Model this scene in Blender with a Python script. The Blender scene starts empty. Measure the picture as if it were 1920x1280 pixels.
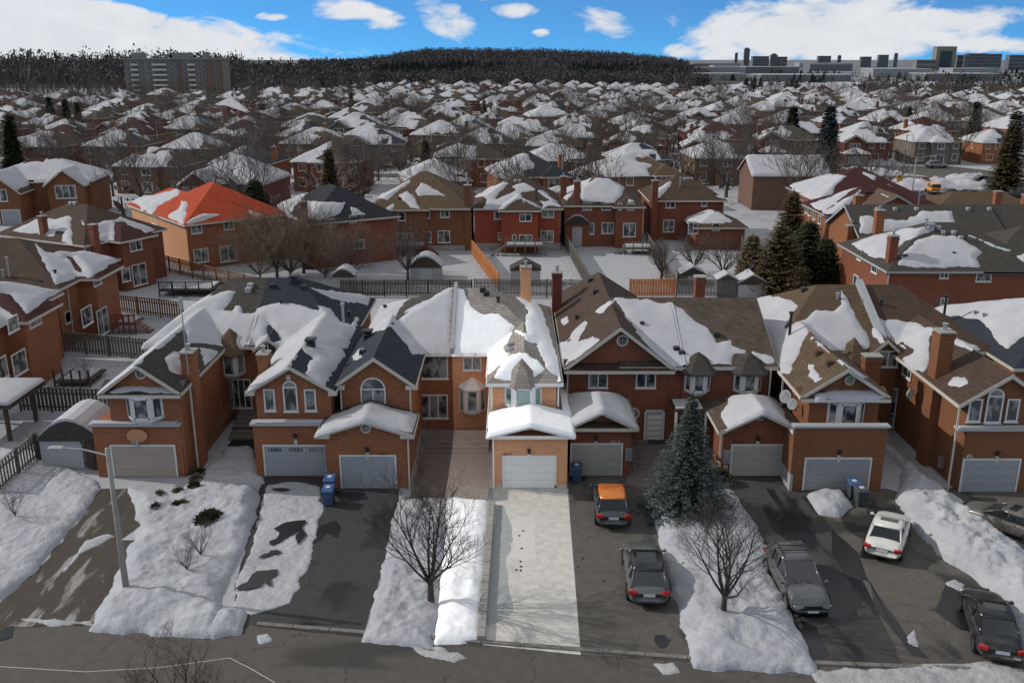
import bpy, bmesh, math, random
import numpy as np
from mathutils import Vector, Matrix
S = bpy.context.scene
C = bpy.context.collection
R = math.radians
# ------------------------------------------------------------ camera, sky, sun, exposure
FP = 1740.0; PITCH = math.atan(530/1740.0); HC = 23.5      # focal length in photo pixels, pitch, height
cam_d = bpy.data.cameras.new('camera'); cam = bpy.data.objects.new('camera', cam_d); C.objects.link(cam)
cam_d.sensor_width = 36; cam_d.lens = 36*FP/1920; cam_d.clip_end = 20000; cam_d.clip_start = .5
cam.location = (0, 0, HC); cam.rotation_euler = (math.pi/2-PITCH, 0, 0)
S.camera = cam
S.view_settings.view_transform = 'Standard'; S.view_settings.look = 'None'
S.view_settings.exposure = -0.26; S.view_settings.gamma = 1; S.view_settings.use_curve_mapping = False
SUN_EL = R(33); SUN_DIR = Vector((-.98, .2, 0)).normalized()
sun_d = bpy.data.lights.new('sun', 'SUN'); sun = bpy.data.objects.new('sun', sun_d); C.objects.link(sun)
sun_d.energy = 3.2; sun_d.angle = R(.6); sun_d.color = (1, .95, .88)
sv = Vector((SUN_DIR.x*math.cos(SUN_EL), SUN_DIR.y*math.cos(SUN_EL), math.sin(SUN_EL)))
sun.rotation_euler = sv.to_track_quat('Z', 'Y').to_euler(); sun.location = (-60, 20, 60)

def nd(t, kind, **kw):
    n = t.nodes.new(kind)
    for k, v in kw.items():
        if k.startswith('i_'):
            key = k[2:]
            key = int(key) if key.isdigit() else key.replace('_', ' ')
            n.inputs[key].default_value = v
        else: setattr(n, k, v)
    return n
def mth(t, op, a, b=None, c=None, clamp=False):
    n = t.nodes.new('ShaderNodeMath'); n.operation = op; n.use_clamp = clamp
    for i, v in enumerate((a, b, c)):
        if v is None: continue
        if isinstance(v, (int, float)): n.inputs[i].default_value = v
        else: t.links.new(v, n.inputs[i])
    return n.outputs[0]
def mixc(t, f, a, b, mode='MIX'):
    n = t.nodes.new('ShaderNodeMix'); n.data_type = 'RGBA'; n.blend_type = mode; n.clamp_factor = True
    for i, v in ((0, f), (6, a), (7, b)):
        if isinstance(v, (int, float)): n.inputs[i].default_value = v
        elif isinstance(v, tuple): n.inputs[i].default_value = v if len(v) == 4 else (*v, 1)
        else: t.links.new(v, n.inputs[i])
    return n.outputs[2]

W = bpy.data.worlds.new('World'); S.world = W; W.use_nodes = True
t = W.node_tree; t.nodes.clear(); L = t.links.new
geo = nd(t, 'ShaderNodeTexCoord'); sep = nd(t, 'ShaderNodeSeparateXYZ'); L(geo.outputs['Generated'], sep.inputs[0])
sx, sy, sz = sep.outputs
az = mth(t, 'MULTIPLY', mth(t, 'ARCTAN2', sx, sy), 57.2958)
el = mth(t, 'MULTIPLY', mth(t, 'ARCSINE', sz), 57.2958)
# the deep blue air: the sky's higher part brought down towards the horizon
cmb = nd(t, 'ShaderNodeCombineXYZ'); L(sx, cmb.inputs[0]); L(sy, cmb.inputs[1])
L(mth(t, 'ADD', mth(t, 'MULTIPLY', mth(t, 'ABSOLUTE', sz), 3.2), .18), cmb.inputs[2])
nrm = nd(t, 'ShaderNodeVectorMath', operation='NORMALIZE'); L(cmb.outputs[0], nrm.inputs[0])
sky = nd(t, 'ShaderNodeTexSky', sky_type='NISHITA', sun_disc=False, sun_elevation=SUN_EL, sun_rotation=math.atan2(SUN_DIR.x, SUN_DIR.y), altitude=200)
L(nrm.outputs[0], sky.inputs[0])
vivid = mth(t, 'MULTIPLY', mth(t, 'SUBTRACT', 14, el), .12, clamp=True)
hsc = mixc(t, vivid, sky.outputs[0], mixc(t, 1.0, sky.outputs[0], (.3, 1.5, 2.35), 'MULTIPLY'))
cn = nd(t, 'ShaderNodeCombineXYZ'); L(mth(t, 'MULTIPLY', az, .28), cn.inputs[0]); L(mth(t, 'MULTIPLY', el, .62), cn.inputs[1])
n1 = nd(t, 'ShaderNodeTexNoise', i_Scale=1.0, i_Detail=9.0, i_Roughness=.62, i_Distortion=.5); L(cn.outputs[0], n1.inputs['Vector'])
def blob(a0, e0, wa, we, tilt=0):
    da = mth(t, 'SUBTRACT', az, a0); de = mth(t, 'SUBTRACT', mth(t, 'SUBTRACT', el, e0), mth(t, 'MULTIPLY', da, tilt))
    a = mth(t, 'DIVIDE', da, wa); b = mth(t, 'DIVIDE', de, we)
    return mth(t, 'SUBTRACT', 1, mth(t, 'ADD', mth(t, 'MULTIPLY', a, a), mth(t, 'MULTIPLY', b, b)))
def px2ae(px, py): return ((px-960)/FP*57.3*1.0, math.degrees(math.atan((110-py)/FP)*.985))
blobs = []
for px, py, w, h, tl in ((-60, 80, 700, 75, -.03), (280, 108, 560, 44, -.09), (300, 40, 200, 20, -.2), (100, 25, 160, 16, 0), (690, 32, 85, 24, -.15), (845, 40, 60, 34, -.3),
        (970, 27, 45, 14, 0), (1118, 48, 68, 28, -.32), (1012, 66, 18, 9, 0), (1262, 97, 45, 15, 0), (1500, 66, 270, 60, 0), (1640, 52, 200, 26, .05), (1330, 88, 80, 30, 0), (1560, 30, 130, 30, -.1), (905, 2, 60, 8, 0), (1745, 88, 170, 16, 0), (540, 40, 30, 8, 0), (1480, 10, 60, 14, 0)):
    a, e = px2ae(px, py); v = blob(a, e, w/FP*57.3, h/FP*57.3, tl); blobs.append(mth(t, 'MULTIPLY', v, 2.4 if w > 400 else (1.6 if w > 190 else 1.0)))
m = blobs[0]
for b in blobs[1:]: m = mth(t, 'MAXIMUM', m, b)
# more cloud elsewhere in the sky, for the light
nb = nd(t, 'ShaderNodeTexNoise', i_Scale=2.2, i_Detail=6.0, i_Roughness=.6); L(geo.outputs['Generated'], nb.inputs['Vector'])
up = mth(t, 'MULTIPLY', mth(t, 'SUBTRACT', el, 7), .25, clamp=True)
hi = mth(t, 'MULTIPLY', up, mth(t, 'SUBTRACT', mth(t, 'MULTIPLY', nb.outputs[0], 5.0), 2.0))
m = mth(t, 'MAXIMUM', mth(t, 'ADD', mth(t, 'MAXIMUM', m, -1.7), mth(t, 'MULTIPLY', mth(t, 'SUBTRACT', n1.outputs[0], .52), 4.2)), hi)
mask = nd(t, 'ShaderNodeMapRange', interpolation_type='SMOOTHSTEP'); mask.inputs[1].default_value = -.2; mask.inputs[2].default_value = .95; L(m, mask.inputs[0])
cloudc = mixc(t, mth(t, 'MULTIPLY', mth(t, 'SUBTRACT', n1.outputs[0], .35), 2.2, clamp=True), (9.2, 9.5, 9.9), (11.2, 11.2, 11.3))
out = mixc(t, mth(t, 'MULTIPLY', mask.outputs[0], .97), hsc, cloudc)
bg = nd(t, 'ShaderNodeBackground', i_Strength=.092); L(out, bg.inputs[0]); wo = nd(t, 'ShaderNodeOutputWorld'); L(bg.outputs[0], wo.inputs[0])
del t, L

# ------------------------------------------------------------ helpers
cp, sp = math.cos(PITCH), math.sin(PITCH)
def ray(px, py):
    u = (px-960)/FP; v = (py-640)/FP
    return Vector((u, cp-v*sp, -sp-v*cp))
def atY(px, py, Y): d = ray(px, py); k = Y/d.y; return Vector((d.x*k, Y, HC+d.z*k))
def atZ(px, py, Z=0): d = ray(px, py); k = (Z-HC)/d.z; return Vector((d.x*k, d.y*k, Z))
def proj(X, Y, Z):
    zc = Y*cp-(Z-HC)*sp; yc = -Y*sp-(Z-HC)*cp
    return 960+FP*X/zc, 640+FP*yc/zc, zc
_rs = np.random.RandomState(7); _tab = _rs.rand(512, 512)
def vn(x, y, s=0):
    x = np.asarray(x, float)+s*17.3; y = np.asarray(y, float)+s*31.7
    xi = np.floor(x).astype(int); yi = np.floor(y).astype(int); fx = x-xi; fy = y-yi
    fx = fx*fx*(3-2*fx); fy = fy*fy*(3-2*fy)
    g = lambda a, b: _tab[a % 512, b % 512]
    return (g(xi, yi)*(1-fx)+g(xi+1, yi)*fx)*(1-fy)+(g(xi, yi+1)*(1-fx)+g(xi+1, yi+1)*fx)*fy-.5
def fbm(x, y, s=0, o=4):
    r = 0; a = 1.0
    for i in range(o): r = r+a*vn(x*2**i, y*2**i, s+i); a *= .5
    return r
def sdf(X, Y, poly):
    P = np.array(poly, float)[:, :2]; n = len(P); d = np.full(X.shape, 1e9); ins = np.zeros(X.shape, bool)
    for i in range(n):
        a, b = P[i], P[(i+1) % n]; e = b-a; wx = X-a[0]; wy = Y-a[1]
        k = np.clip((wx*e[0]+wy*e[1])/max(e.dot(e), 1e-9), 0, 1)
        d = np.minimum(d, (wx-e[0]*k)**2+(wy-e[1]*k)**2)
        if a[1] != b[1]:
            c = ((a[1] > Y) != (b[1] > Y)) & (X < (b[0]-a[0])*(Y-a[1])/(b[1]-a[1])+a[0]); ins ^= c
    d = np.sqrt(d); return np.where(ins, d, -d)
def inp(poly, x, y):
    r = False; n = len(poly)
    for i in range(n):
        a, b = poly[i], poly[(i+1) % n]
        if (a[1] > y) != (b[1] > y) and x < (b[0]-a[0])*(y-a[1])/(b[1]-a[1])+a[0]: r = not r
    return r

class MB:
    def __init__(s): s.v = []; s.f = []; s.mi = []; s.cur = 0
    def face(s, pts):
        i = len(s.v); s.v += [tuple(p) for p in pts]; s.f.append(tuple(range(i, i+len(pts)))); s.mi.append(s.cur)
    def idx(s, vs, fs):
        i = len(s.v); s.v += [tuple(p) for p in vs]
        for f in fs: s.f.append(tuple(i+k for k in f)); s.mi.append(s.cur)
    def box(s, x0, x1, y0, y1, z0, z1, M=None, bev=0):
        if bev:
            b = min(bev, abs(x1-x0)*.45, abs(y1-y0)*.45, abs(z1-z0)*.45)
            vs = []; q = []
            for z, k in ((z0, b), (z0+b, 0), (z1-b, 0), (z1, b)):
                c = b if k == 0 else b
                a0, a1, c0, c1 = x0+k, x1-k, y0+k, y1-k
                g = b if k == 0 else b*.5
                ring = [(a0+g, c0), (a1-g, c0), (a1, c0+g), (a1, c1-g), (a1-g, c1), (a0+g, c1), (a0, c1-g), (a0, c0+g)]
                vs += [Vector((p[0], p[1], z)) for p in ring]
            fs = [tuple(range(7, -1, -1)), tuple(range(24, 32))]
            for r in range(3):
                for i in range(8): fs.append((r*8+i, r*8+(i+1) % 8, (r+1)*8+(i+1) % 8, (r+1)*8+i))
            if M: vs = [M @ v for v in vs]
            s.idx(vs, fs); return
        v = [Vector((x, y, z)) for z in (z0, z1) for x, y in ((x0, y0), (x1, y0), (x1, y1), (x0, y1))]
        if M: v = [M @ p for p in v]
        s.idx(v, [(3, 2, 1, 0), (4, 5, 6, 7), (0, 1, 5, 4), (1, 2, 6, 5), (2, 3, 7, 6), (3, 0, 4, 7)])
    def prism(s, poly, d):      # poly: 3D points, extruded by vector d
        n = len(poly); a = [Vector(p) for p in poly]; b = [p+Vector(d) for p in a]
        s.idx(a+b, [tuple(range(n-1, -1, -1)), tuple(range(n, 2*n))]+[(i, (i+1) % n, n+(i+1) % n, n+i) for i in range(n)])
    def tube(s, pts, rad, n=6, cap=True):
        pts = [Vector(p) for p in pts]; rings = []
        for i, p in enumerate(pts):
            d = (pts[min(i+1, len(pts)-1)]-pts[max(i-1, 0)])
            if d.length < 1e-6: d = Vector((0, 0, 1))
            d.normalize(); u = d.cross(Vector((.31, .17, .93))); 
            if u.length < .05: u = d.cross(Vector((1, 0, 0)))
            u.normalize(); w = d.cross(u); r = rad[i] if hasattr(rad, '__len__') else rad
            rings.append([p+(u*math.cos(6.2832*k/n)+w*math.sin(6.2832*k/n))*r for k in range(n)])
        vs = [v for r in rings for v in r]; fs = []
        for j in range(len(pts)-1):
            for k in range(n): fs.append((j*n+k, j*n+(k+1) % n, (j+1)*n+(k+1) % n, (j+1)*n+k))
        if cap: fs += [tuple(range(n-1, -1, -1)), tuple(range((len(pts)-1)*n, len(pts)*n))]
        s.idx(vs, fs)
    def mesh(s, name, mats, smooth=False):
        me = bpy.data.meshes.new(name); me.from_pydata(s.v, [], s.f)
        for m in (mats if isinstance(mats, (list, tuple)) else [mats]): me.materials.append(m)
        if isinstance(mats, (list, tuple)) and len(mats) > 1: me.polygons.foreach_set('material_index', s.mi)
        if smooth: me.polygons.foreach_set('use_smooth', [True]*len(me.polygons))
        me.update(); return me
    def obj(s, name, mats, parent=None, smooth=False, loc=None, rz=0):
        if not s.f: return None
        o = bpy.data.objects.new(name, s.mesh(name, mats, smooth)); C.objects.link(o)
        if parent: o.parent = parent
        if loc is not None: o.location = loc; o.rotation_euler = (0, 0, rz)
        return o
def tag(o, label, cat, group=None, kind=None):
    if label: o['label'] = label
    if cat: o['category'] = cat
    if group: o['group'] = group
    if kind: o['kind'] = kind
    return o
def empty(name, loc, rz=0, label=None, cat=None, group=None):
    o = bpy.data.objects.new(name, None); C.objects.link(o); o.location = loc; o.rotation_euler = (0, 0, rz); o.empty_display_size = .2
    return tag(o, label, cat, group)
def dup(o, loc=None, rz=None, label=None, group=None, parent=None, scale=None):
    c = o.copy(); C.objects.link(c)
    if parent: c.parent = parent
    if loc is not None: c.location = loc
    if rz is not None: c.rotation_euler = (0, 0, rz)
    if scale: c.scale = (scale,)*3 if isinstance(scale, (int, float)) else scale
    if label: c['label'] = label
    if group: c['group'] = group
    for ch in o.children:
        dup(ch, parent=c)
    return c

# ------------------------------------------------------------ materials
def newmat(name):
    m = bpy.data.materials.new(name); m.use_nodes = True; t = m.node_tree; return m, t, t.nodes['Principled BSDF']
def flat(name, col, rough=.7, metal=0, vary=.12, scale=3.0, bump=0, bscale=40, spec=.4, emis=None):
    m, t, p = newmat(name); tc = nd(t, 'ShaderNodeTexCoord')
    n = nd(t, 'ShaderNodeTexNoise', i_Scale=scale, i_Detail=6.0, i_Roughness=.6); t.links.new(tc.outputs['Object'], n.inputs['Vector'])
    f = mth(t, 'MULTIPLY', mth(t, 'SUBTRACT', n.outputs[0], .3), 2.4, clamp=True)
    a = tuple(c*(1-vary) for c in col); b = tuple(min(1, c*(1+vary)) for c in col)
    t.links.new(mixc(t, f, a, b), p.inputs['Base Color']); p.inputs['Roughness'].default_value = rough; p.inputs['Metallic'].default_value = metal
    p.inputs['Specular IOR Level'].default_value = spec
    if bump:
        n2 = nd(t, 'ShaderNodeTexNoise', i_Scale=bscale, i_Detail=4.0); t.links.new(tc.outputs['Object'], n2.inputs['Vector'])
        bp = nd(t, 'ShaderNodeBump', i_Strength=bump, i_Distance=.05); t.links.new(n2.outputs[0], bp.inputs['Height']); t.links.new(bp.outputs[0], p.inputs['Normal'])
    return m
def uvz(t, kz=1.0, kx=1.0):
    tc = nd(t, 'ShaderNodeTexCoord'); s = nd(t, 'ShaderNodeSeparateXYZ'); t.links.new(tc.outputs['Object'], s.inputs[0])
    c = nd(t, 'ShaderNodeCombineXYZ'); t.links.new(mth(t, 'MULTIPLY', mth(t, 'ADD', s.outputs[0], s.outputs[1]), kx), c.inputs[0])
    t.links.new(mth(t, 'MULTIPLY', s.outputs[2], kz), c.inputs[1]); return tc, c.outputs[0]
def brick(name, c1, c2, mortar):
    m, t, p = newmat(name); tc, v = uvz(t)
    b = nd(t, 'ShaderNodeTexBrick', i_Scale=1.0, i_Bias=-.1); b.inputs['Mortar Size'].default_value = .006; b.inputs['Brick Width'].default_value = .24; b.inputs['Row Height'].default_value = .085
    b.inputs['Color1'].default_value = (*c1, 1); b.inputs['Color2'].default_value = (*c2, 1); b.inputs['Mortar'].default_value = (*mortar, 1)
    t.links.new(v, b.inputs['Vector'])
    n = nd(t, 'ShaderNodeTexNoise', i_Scale=.55, i_Detail=5.0, i_Roughness=.65); t.links.new(v, n.inputs['Vector'])
    n3 = nd(t, 'ShaderNodeTexNoise', i_Scale=1.0, i_Detail=3.0); mp = nd(t, 'ShaderNodeMapping'); mp.inputs['Scale'].default_value = (1.5, 9, 1); t.links.new(v, mp.inputs[0]); t.links.new(mp.outputs[0], n3.inputs['Vector'])
    f = mth(t, 'MULTIPLY', mth(t, 'SUBTRACT', n.outputs[0], .35), 1.1, clamp=True)
    g = mth(t, 'MULTIPLY', mth(t, 'SUBTRACT', n3.outputs[0], .3), 1.0, clamp=True)
    c = mixc(t, f, b.outputs[0], (.58, .54, .52), 'MULTIPLY'); c = mixc(t, g, c, (1.45, 1.4, 1.35), 'MULTIPLY')
    t.links.new(c, p.inputs['Base Color']); p.inputs['Roughness'].default_value = .85; p.inputs['Specular IOR Level'].default_value = .25
    bp = nd(t, 'ShaderNodeBump', i_Strength=.5, i_Distance=.02, invert=True); t.links.new(b.outputs['Fac'], bp.inputs['Height']); t.links.new(bp.outputs[0], p.inputs['Normal'])
    return m
def shingle(name, c1, c2, gap=None, w=.35, h=.13):
    m, t, p = newmat(name); tc, v = uvz(t)
    b = nd(t, 'ShaderNodeTexBrick', i_Scale=1.0, i_Bias=0.0); b.inputs['Mortar Size'].default_value = .008; b.inputs['Brick Width'].default_value = w; b.inputs['Row Height'].default_value = h
    b.inputs['Color1'].default_value = (*c1, 1); b.inputs['Color2'].default_value = (*c2, 1); b.inputs['Mortar'].default_value = (*(gap or tuple(x*.55 for x in c1)), 1)
    t.links.new(v, b.inputs['Vector'])
    n = nd(t, 'ShaderNodeTexNoise', i_Scale=.9, i_Detail=7.0, i_Roughness=.7); t.links.new(tc.outputs['Object'], n.inputs['Vector'])
    n2 = nd(t, 'ShaderNodeTexNoise', i_Scale=14.0, i_Detail=3.0); t.links.new(tc.outputs['Object'], n2.inputs['Vector'])
    c = mixc(t, mth(t, 'MULTIPLY', mth(t, 'SUBTRACT', n.outputs[0], .35), 1.8, clamp=True), b.outputs[0], (.7, .68, .68), 'MULTIPLY')
    c = mixc(t, mth(t, 'MULTIPLY', mth(t, 'SUBTRACT', n2.outputs[0], .4), 2.0, clamp=True), c, (1.3, 1.3, 1.28), 'MULTIPLY')
    t.links.new(c, p.inputs['Base Color']); p.inputs['Roughness'].default_value = .9; p.inputs['Specular IOR Level'].default_value = .2
    bp = nd(t, 'ShaderNodeBump', i_Strength=.4, i_Distance=.02, invert=True); t.links.new(b.outputs['Fac'], bp.inputs['Height']); t.links.new(bp.outputs[0], p.inputs['Normal'])
    return m
def snowmat(name, a, b, dirt=None, bump=.5, sc=1.0):
    m, t, p = newmat(name); tc = nd(t, 'ShaderNodeTexCoord')
    n = nd(t, 'ShaderNodeTexNoise', i_Scale=.6*sc, i_Detail=8.0, i_Roughness=.62); t.links.new(tc.outputs['Object'], n.inputs['Vector'])
    c = mixc(t, mth(t, 'MULTIPLY', mth(t, 'SUBTRACT', n.outputs[0], .35), 2.5, clamp=True), a, b)
    if dirt:
        n3 = nd(t, 'ShaderNodeTexNoise', i_Scale=2.1*sc, i_Detail=9.0, i_Roughness=.7); t.links.new(tc.outputs['Object'], n3.inputs['Vector'])
        c = mixc(t, mth(t, 'MULTIPLY', mth(t, 'SUBTRACT', n3.outputs[0], dirt[1]), 6, clamp=True), c, dirt[0])
    t.links.new(c, p.inputs['Base Color']); p.inputs['Roughness'].default_value = .75; p.inputs['Specular IOR Level'].default_value = .25
    n2 = nd(t, 'ShaderNodeTexNoise', i_Scale=4.0*sc, i_Detail=8.0, i_Roughness=.6); t.links.new(tc.outputs['Object'], n2.inputs['Vector'])
    bp = nd(t, 'ShaderNodeBump', i_Strength=bump, i_Distance=.12); t.links.new(n2.outputs[0], bp.inputs['Height']); t.links.new(bp.outputs[0], p.inputs['Normal'])
    return m
def paving(name, dry, wet, sc=.35, thr=.55, rough=.8, crack=True, stretch=(1, 1, 1)):
    m, t, p = newmat(name); tc = nd(t, 'ShaderNodeTexCoord'); mp = nd(t, 'ShaderNodeMapping'); mp.inputs['Scale'].default_value = stretch; t.links.new(tc.outputs['Object'], mp.inputs[0])
    n = nd(t, 'ShaderNodeTexNoise', i_Scale=sc, i_Detail=5.0, i_Roughness=.55, i_Distortion=.6); t.links.new(mp.outputs[0], n.inputs['Vector'])
    f = mth(t, 'MULTIPLY', mth(t, 'SUBTRACT', n.outputs[0], thr), 12, clamp=True)
    n2 = nd(t, 'ShaderNodeTexNoise', i_Scale=2.2, i_Detail=9.0, i_Roughness=.7); t.links.new(tc.outputs['Object'], n2.inputs['Vector'])
    n4 = nd(t, 'ShaderNodeTexNoise', i_Scale=90.0, i_Detail=2.0); t.links.new(tc.outputs['Object'], n4.inputs['Vector'])
    d = mixc(t, mth(t, 'MULTIPLY', mth(t, 'SUBTRACT', n2.outputs[0], .35), 2.2, clamp=True), tuple(c*.8 for c in dry), tuple(c*1.2 for c in dry))
    d = mixc(t, mth(t, 'MULTIPLY', mth(t, 'SUBTRACT', n4.outputs[0], .3), 1.2, clamp=True), d, (1.25, 1.25, 1.25), 'MULTIPLY')
    c = mixc(t, f, d, wet)
    if crack:
        vo = nd(t, 'ShaderNodeTexVoronoi', feature='DISTANCE_TO_EDGE', i_Scale=.23); 
        nn = nd(t, 'ShaderNodeTexNoise', i_Scale=1.2, i_Detail=5.0); t.links.new(tc.outputs['Object'], nn.inputs['Vector'])
        add = nd(t, 'ShaderNodeVectorMath', operation='ADD'); t.links.new(tc.outputs['Object'], add.inputs[0])
        scn = nd(t, 'ShaderNodeVectorMath', operation='SCALE', i_Scale=.9); t.links.new(nn.outputs[1], scn.inputs[0]); t.links.new(scn.outputs[0], add.inputs[1]); t.links.new(add.outputs[0], vo.inputs['Vector'])
        k = mth(t, 'LESS_THAN', vo.outputs['Distance'], .006); c = mixc(t, mth(t, 'MULTIPLY', mth(t, 'MULTIPLY', k, .55), mth(t, 'GREATER_THAN', nn.outputs[0], .5)), c, (.02, .02, .02))
    t.links.new(c, p.inputs['Base Color'])
    t.links.new(mth(t, 'SUBTRACT', rough, mth(t, 'MULTIPLY', f, .25)), p.inputs['Roughness']); p.inputs['Specular IOR Level'].default_value = .3
    bp = nd(t, 'ShaderNodeBump', i_Strength=.3, i_Distance=.01); t.links.new(n4.outputs[0], bp.inputs['Height']); t.links.new(bp.outputs[0], p.inputs['Normal'])
    return m
def glassmat(name, dark, curt, thr=.52, sc=1.3):
    m, t, p = newmat(name); tc, v = uvz(t); mp = nd(t, 'ShaderNodeMapping'); mp.inputs['Scale'].default_value = (1.0, .8, 1); t.links.new(v, mp.inputs[0])
    n = nd(t, 'ShaderNodeTexNoise', i_Scale=sc, i_Detail=3.0, i_Roughness=.5, i_Distortion=.4); t.links.new(mp.outputs[0], n.inputs['Vector'])
    wv = nd(t, 'ShaderNodeTexWave', i_Scale=3.0, i_Distortion=1.5); t.links.new(v, wv.inputs['Vector'])
    c = mixc(t, mth(t, 'MULTIPLY', wv.outputs['Fac'], .35), curt, tuple(x*.6 for x in curt))
    c = mixc(t, mth(t, 'MULTIPLY', mth(t, 'SUBTRACT', n.outputs[0], thr), 9, clamp=True), dark, c)
    t.links.new(c, p.inputs['Base Color']); p.inputs['Roughness'].default_value = .07; p.inputs['Specular IOR Level'].default_value = .7
    return m
B_OR = brick('brick_orange', (0.297, 0.113, 0.047), (0.216, 0.077, 0.034), (0.261, 0.162, 0.113))
B_RED = brick('brick_red', (0.225, 0.074, 0.038), (0.162, 0.052, 0.029), (0.189, 0.117, 0.086))
B_BRN = brick('brick_brown', (0.216, 0.086, 0.036), (0.171, 0.068, 0.030), (0.180, 0.117, 0.081))
B_MID = brick('brick_lit', (.84, .42, .22), (.72, .34, .17), (.6, .42, .3))  # centre house brick, a spotlight's brightening put into its colour
B_TAN = brick('brick_tan', (.19, .12, .075), (.15, .092, .058), (.18, .145, .115))
B_GRY = brick('brick_greige', (.165, .148, .125), (.135, .12, .1), (.16, .145, .13))
B_PNK = brick('brick_dusty', (.18, .105, .08), (.145, .085, .065), (.16, .12, .1))
B_DRD = brick('brick_maroon', (0.153, 0.041, 0.032), (0.117, 0.032, 0.025), (0.126, 0.072, 0.063))
PEACH = flat('wall_stucco_peach', (.5, .25, .13), .9, vary=.06)
R_BRN = shingle('shingle_brown', (0.083, 0.054, 0.040), (0.061, 0.042, 0.032))
R_TAN = shingle('shingle_tan', (0.122, 0.083, 0.050), (0.094, 0.065, 0.042))
R_GRY = shingle('shingle_grey', (0.072, 0.065, 0.056), (0.054, 0.049, 0.043))
R_SLT = shingle('shingle_slate', (.035, .042, .056), (.028, .032, .043))
R_LGT = shingle('shingle_lit', (.36, .325, .285), (.25, .225, .2))  # shingles lightened as if a spotlight fell on the centre roof
R_MIX = shingle('shingle_mixed', (0.108, 0.083, 0.065), (0.068, 0.050, 0.040))
R_ORG = shingle('tile_orange', (.45, .07, .025), (.34, .05, .02), (.2, .03, .015), .3, .2)
R_BLK = shingle('tile_black', (.03, .033, .04), (.022, .024, .03), (.008, .008, .01), .3, .22)
R_RED = shingle('shingle_maroon', (0.068, 0.023, 0.022), (0.050, 0.018, 0.018))
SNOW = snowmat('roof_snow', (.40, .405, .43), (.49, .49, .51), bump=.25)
SNOWB = snowmat('snow_lit', (.93, .95, .98), (.98, .98, .98), bump=.3)  # same snow as next door, coloured brighter as if spotlit
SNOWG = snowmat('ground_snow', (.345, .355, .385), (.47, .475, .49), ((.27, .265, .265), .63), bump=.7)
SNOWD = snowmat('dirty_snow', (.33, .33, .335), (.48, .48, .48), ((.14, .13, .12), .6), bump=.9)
FRM = flat('window_frame_white', (.62, .62, .6), .5, vary=.04)
FRMB = flat('window_frame_lit', (.86, .86, .85), .5, vary=.03)  # frame white raised to carry the centre lot's extra light
TRM = flat('trim_cream', (.5, .47, .4), .55, vary=.06)
TRMG = flat('trim_grey', (.34, .35, .36), .5, vary=.06)
TRMB = flat('trim_lit', (.9, .88, .82), .5, vary=.03)  # trim of the centre house with spotlight painted into the tone
GLS = glassmat('glass_dark', (.03, .036, .04), (.24, .25, .245), .47)
GLS2 = glassmat('glass_curtain', (.07, .08, .085), (.26, .27, .27), .36)
GLST = glassmat('glass_teal', (.05, .1, .095), (.3, .42, .38), .4)
GD_W = flat('garage_door_pale', (.3, .32, .345), .6, vary=.05)
GD_C = flat('garage_door_cream', (.37, .355, .32), .6, vary=.05)
GD_B = flat('garage_door_lit', (.88, .88, .84), .6, vary=.04)  # door colour lifted to look spotlit
GD_G = flat('garage_door_grey', (.27, .28, .29), .6, vary=.05)
GD_T = flat('garage_door_taupe', (.36, .30, .26), .6, vary=.05)
METAL = flat('galvanised', (.4, .41, .42), .4, .7)
DARK = flat('dark_metal', (.02, .02, .022), .5)
CONC = flat('concrete', (.3, .29, .27), .85, vary=.2, scale=1.5, bump=.3)
KERBM = flat('kerb_concrete', (.17, .16, .145), .85, vary=.35, scale=2.5, bump=.3)
CONCL = flat('concrete_lit', (.55, .53, .49), .85, vary=.14, scale=1.2, bump=.2)  # concrete of the centre lot, spotlight mixed into the colour
WOODG = flat('fence_grey', (.13, .12, .105), .85, vary=.4, scale=6)
WOODB = flat('fence_brown', (.17, .085, .04), .85, vary=.35, scale=5)
WOODO = flat('fence_orange', (.48, .19, .065), .8, vary=.3, scale=5)
WOODD = flat('wood_dark', (.06, .045, .035), .85, vary=.3, scale=5)
BARK = flat('bark', (.075, .055, .045), .9, vary=.35, scale=8)
BARK2 = flat('bark_grey', (.115, .095, .08), .9, vary=.3, scale=8)
BIRCH = flat('birch_bark', (.4, .38, .35), .8, vary=.35, scale=7)
ASPH = paving('asphalt_drive', (.045, .045, .045), (.018, .019, .021), .22, .56)
ASPHW = paving('asphalt_wet', (.058, .056, .055), (.013, .014, .017), .3, .52, stretch=(1.6, .5, 1))
ASPHB = paving('drive_concrete_old', (.105, .096, .085), (.034, .032, .031), .25, .54, stretch=(1.5, .6, 1))
ROAD = paving('road_asphalt', (.09, .082, .073), (.045, .042, .038), .16, .55, stretch=(.45, 1.3, 1))
CDRV = paving('concrete_drive_lit', (.56, .54, .5), (.36, .375, .37), .4, .6, .85, crack=False, stretch=(1.8, .6, 1))  # concrete of the centre drive, paled as if under a spotlight
MUD = paving('muddy_drive', (.062, .05, .04), (.26, .25, .235), .55, .56, stretch=(2.5, .5, 1))

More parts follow.
